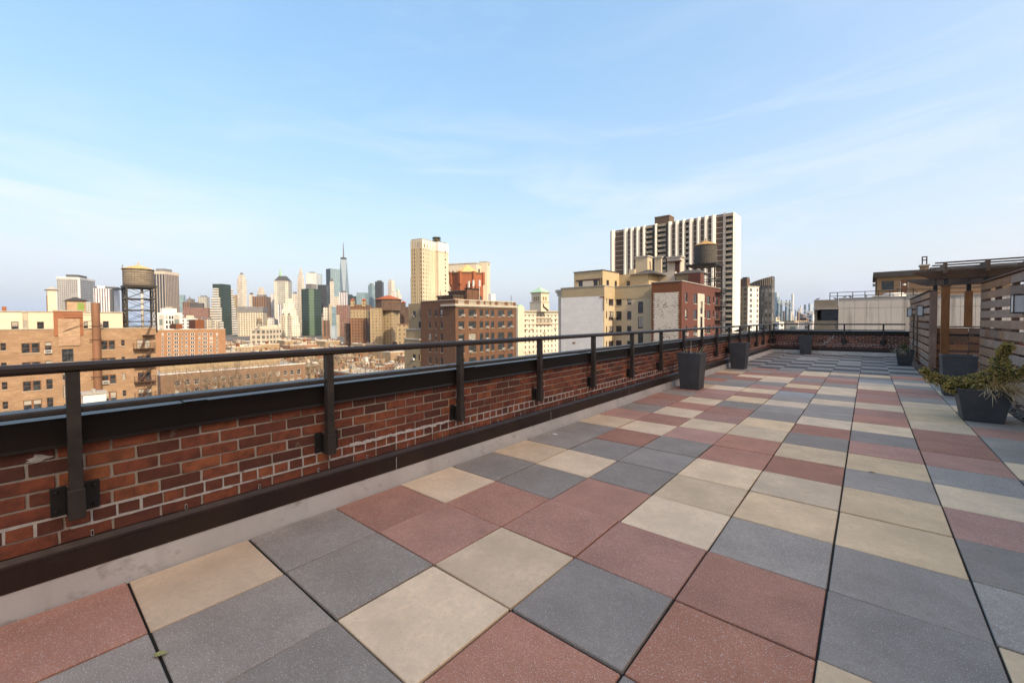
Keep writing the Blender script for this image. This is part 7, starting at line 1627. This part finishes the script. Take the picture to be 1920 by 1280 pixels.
# houses seen in the gap before the white hotel
y = 125
for (px_, D_, kq) in ((975,175,4),(985,190,0),(1000,205,5),(1012,180,0),(1030,185,4),(1044,195,0),(990,230,2),(1020,235,1),(1040,240,3)):
    p = at(px_, 640, D_); place_house(variants[kq], p.x, p.y, 0, -1.5); nh += 1
XQ = -283.0; t = Bld('apartment_building', 'long orange brick apartment slab with white window rows and silver bulkheads', XQ, on_x(293,640,XQ).y)
ya, yb = on_x(288, 640, XQ).y, on_x(423, 640, XQ).y; zt_ = on_x(360, 618, XQ).z; ops = []
for (a, b) in ((303,307),(314,321),(326,335),(340,343.5),(347,352),(357,365),(372,376),(380,389),(393,399),(405,409)):
    for k in range(7): r_ = rect_e(XQ, a, b, 624+k*7.6, 629+k*7.6); ops.append(r_)
w_ = MB(); face_open(w_, 'e', XQ, ya, yb, GZ, zt_, ops, .2); w_.box(XQ-16, XQ-.25, ya, yb, GZ, zt_-.02); t.part('wall', w_, mat_wall('orange_brick_wall', (0.34,0.19,0.115), (0.27,0.145,0.085), seed=45))
wq = MB().box(.0,.1,.0,1,.0,1).mesh('window', M['white_paint'])
for r_ in ops:
    o = inst('window', wq, t.root, Vector((XQ-.16, r_[0]+.02, r_[2]+.02))-t.o); o.scale = (1, r_[1]-r_[0]-.04, r_[3]-r_[2]-.04)
    if not hasattr(M, 'x'): pass
    g_2 = MB().box(.10,.12,.1,.46,.1,.9).box(.10,.12,.54,.9,.1,.9).mesh('pane', M['glass']) if 'pq' not in M else M['pq']
    M['pq'] = g_2; inst('pane', g_2, o)
t.part('roof_edge', MB().box(XQ-.4, XQ+.1, ya, yb, zt_+.002, zt_+.3), M['limestone'])
blk(t, 'bulkhead', 354, 383, 599, 292, zt_-.5, M['rust_brick'], cpx=366); blk(t, 'bulkhead', 319, 342, 607, 290, zt_-.5, M['rust_brick'], cpx=330)
t = Tower('apartment_building', 'white modern apartment block with dark window bays beside the water tank', 286, 292, 342, 330, 70, 'building'); t.box('wall', M['white_paint'], 0, t.h(586)); z = t.h
for (f0, f1) in ((.12,.30),(.68,.90)):
    for k in range(5): t.part('window_bay', MB().box(.0, .12, t.wr*f0, t.wr*f1, z(600+k*9.5), z(590.5+k*9.5)), F['grey_green'])
for f0 in (.40,.52,.62):
    for k in range(4): t.part('window', MB().box(.0, .1, t.wr*f0-.6, t.wr*f0+.6, z(598+k*9), z(592+k*9)), M['glass'])
t.box('penthouse', M['white_paint'], z(586)+.01, z(577.5), .3, .05, .25, .2); t.box('roof_plant', M['gray_conc'], z(577.5)+.01, z(574.5), .4, .2, .4, .35)
for a in ((342,357,371,596,420,40,'white_apt','pale apartment block with a corner behind the orange brick slab'),(468,498,527,616,520,35,'cream_grid','beige factory block with terraces below the ziggurat'),(500,520,527,614,560,20,'cream_grid','beige loft block right of the terraced factory')):
    t = Tower('city_block', a[7], a[0], a[1], a[2], a[4], a[5], 'building'); t.box('wall', F[a[6]], 0, t.h(a[3])); t.box('penthouse', M['cream'], t.h(a[3])+.01, t.h(a[3]-5), .3, .1, .2, .4)
p = at(486, 606, 515); water_tank('small dark water tank on the beige factory block', p, at(486,612,515).z, at(486,605,515).z, at(486,598,515).z, at(486,595,515).z, 2.6, 2.5, 2.5, (M['tank_wood'], M['tank_roof_dark']), 2)
# long brick house row with white roof edge in front
XG = -196.0; ya, yb = on_x(301, 710, XG).y, on_x(573, 700, XG).y; zt_ = on_x(330, 701, XG).z
t = Bld('brick_building', 'long low brown brick building with white roof edge behind bare trees', XG, ya); ops = []
for k in range(16): y = ya+5+(yb-ya-8)*k/15; ops += [(y-.8, y+.8, zt_-4.4-q*3.6, zt_-2.4-q*3.6) for q in range(4)]
w_ = MB(); face_open(w_, 'e', XG, ya, yb, GZ, zt_, ops, .25); w_.box(XG-26, XG-.3, ya, yb, GZ, zt_-.5); t.part('wall', w_, M['hs_brown'])
for r_ in ops: window(t, 'e', XG, r_, 'dh', 'frame_white')
t.part('roof', MB().box(XG-25.7, XG-.5, ya+.3, yb-.3, zt_-.49, zt_-.4), M['silver_roof']); t.part('roof_edge', MB().box(XG-.5, XG+.06, ya, yb, zt_+.002, zt_+.35), M['white_paint'])
g = MB()
for k in range(26): y = ya+(yb-ya)*k/25; g.box(XG-3.0, XG-2.9, y, y+.1, zt_-.4, zt_+1.5)
for zz_ in (.5, 1.4): g.box(XG-3.0, XG-2.92, ya, yb, zt_+zz_-.05, zt_+zz_+.05)
t.part('roof_fence', g, M['iron_brown']); t.part('roof_wall', MB().box(XG-14, XG-13, ya+2, yb-6, zt_-.4, zt_+2.4), M['khaki_brick'])

# ---- bare winter trees
def tree_mesh(seed, H):
    rd = random.Random(seed); tr = MB(); tw = MB()
    def grow(p, d, l, r, lev):
        n = 3 if lev < 2 else 2; q = p
        for k in range(n):
            d = (d+Vector((rd.uniform(-.16,.16), rd.uniform(-.16,.16), rd.uniform(-.05,.12)))).normalized(); q2 = q+d*(l/n); r2 = r*.86
            (tr if lev < 2 else tw).tube(q, q2, r, r2, 6 if lev < 2 else 3, cap=False); q, r = q2, r2
            if lev < 5 and k > 0:
                for _ in range(1 if lev < 4 else 2):
                    a = rd.uniform(0, 6.28); s = d.orthogonal().normalized(); s = Matrix.Rotation(a, 3, d) @ s
                    grow(q, (d*.75+s*.8+Vector((0,0,.18))).normalized(), l*rd.uniform(.55,.72), r*.62, lev+1)
        if lev < 5:
            for _ in range(2):
                a = rd.uniform(0, 6.28); s = Matrix.Rotation(a, 3, d) @ d.orthogonal().normalized(); grow(q, (d*.9+s*.5+Vector((0,0,.1))).normalized(), l*rd.uniform(.6,.78), r*.7, lev+1)
    grow(Vector((0,0,0)), Vector((0,0,1)), H*.36, H*.018, 0)
    return tr.mesh('trunk', M['bark']), tw.mesh('crown', M['twigs'])
M['bark'] = mat_plain('tree_bark', (0.15,0.115,0.085), .95, scale=2); M['twigs'] = mat_plain('winter_twigs', (0.22,0.16,0.11), .95, scale=.5)
tms = [tree_mesh(s, 24) for s in (1, 2, 3)]
rdt = random.Random(6); LB = 'bare winter street tree with spreading brown branches among the rooftops'
spots = [(435,150),(455,152),(475,148),(495,150),(412,151),(388,149),(465,158),(362,152),(515,160),(560,200),(580,215),(600,230),(615,210),(632,235),(650,240),(700,150),(735,140),(755,135),(742,150),(765,150),(725,165),(975,150),(985,158),(995,165),(530,260),(570,270),(640,280),(690,240)]
for (px_, D_) in spots:
    p = at(px_, 650, D_); r = thing('bare_tree', 'bare winter tree with spreading branches '+('before the long low brown building' if px_ < 505 else 'beside the khaki stepped wing' if 690 < px_ < 800 else 'at the foot of the white hotel' if px_ > 900 else 'among the low row houses'), 'tree', (p.x, p.y, GZ), rdt.uniform(0, 6.28), 'bare winter trees among the rooftops'); s = rdt.uniform(1.05, 1.4); r.scale = (s, s, s); a, b = rdt.choice(tms); inst('trunk', a, r); stuff(inst('crown', b, r))
def leafy(seed, H):
    rd = random.Random(seed); b = MB()
    for k in range(26):
        c = Vector((rd.gauss(0,H*.13), rd.gauss(0,H*.13), H*rd.uniform(.35,.92))); rr = H*.11
        for q in range(90): v = Vector((rd.gauss(0,1), rd.gauss(0,1), rd.gauss(0,1))).normalized()*rr*rd.random()**.4; leaf(b, c+v, v+Vector((0,0,.2)), .7, .45, rd)
    tr = MB(); tr.tube((0,0,0),(0,0,H*.7),.3,.08,7); 
    for k in range(7): a = k*.9; tr.tube((0,0,H*(.25+.05*k)),(math.cos(a)*H*.18, math.sin(a)*H*.18, H*(.45+.06*k)),.1,.03,5)
    return tr.mesh('trunk', M['bark']), b.mesh('crown', M['leaf_ever'])
M['leaf_ever'] = mat_leaf('evergreen_tree_leaf', [(0.04,0.05,0.014),(0.075,0.08,0.02),(0.12,0.11,0.035)])
a, b = leafy(3, 18)
for (px_, D_) in ((529,215),(545,222),(556,228)):
    p = at(px_, 650, D_); r = thing('evergreen_tree', 'olive green evergreen tree beside the bare trees', 'tree', (p.x, p.y, GZ), px_*.7, 'olive evergreen trees among the rooftops'); inst('trunk', a, r); stuff(inst('crown', b, r))

# keep the measured layout when nothing but an empty's parenting moved it
bpy.context.view_layer.update()
# ---- the air: even pale haze round camera and city
def haze(dens):
    mt = bpy.data.materials.new('city_haze'); mt.use_nodes = True; nt = mt.node_tree; nt.nodes.clear()
    pv = nt.nodes.new('ShaderNodeVolumePrincipled'); out = nt.nodes.new('ShaderNodeOutputMaterial'); nt.links.new(pv.outputs[0], out.inputs['Volume'])
    pv.inputs['Color'].default_value = (0.70, 0.85, 1.0, 1); pv.inputs['Density'].default_value = dens; pv.inputs['Anisotropy'].default_value = 0.2
    h = MB().box(-8900, 5900, -5900, 11900, GZ-1.5, 640).build('haze', mt); stuff(h); tag(h, 'thin pale haze filling the air over the whole city', 'haze')
haze(0.00003)
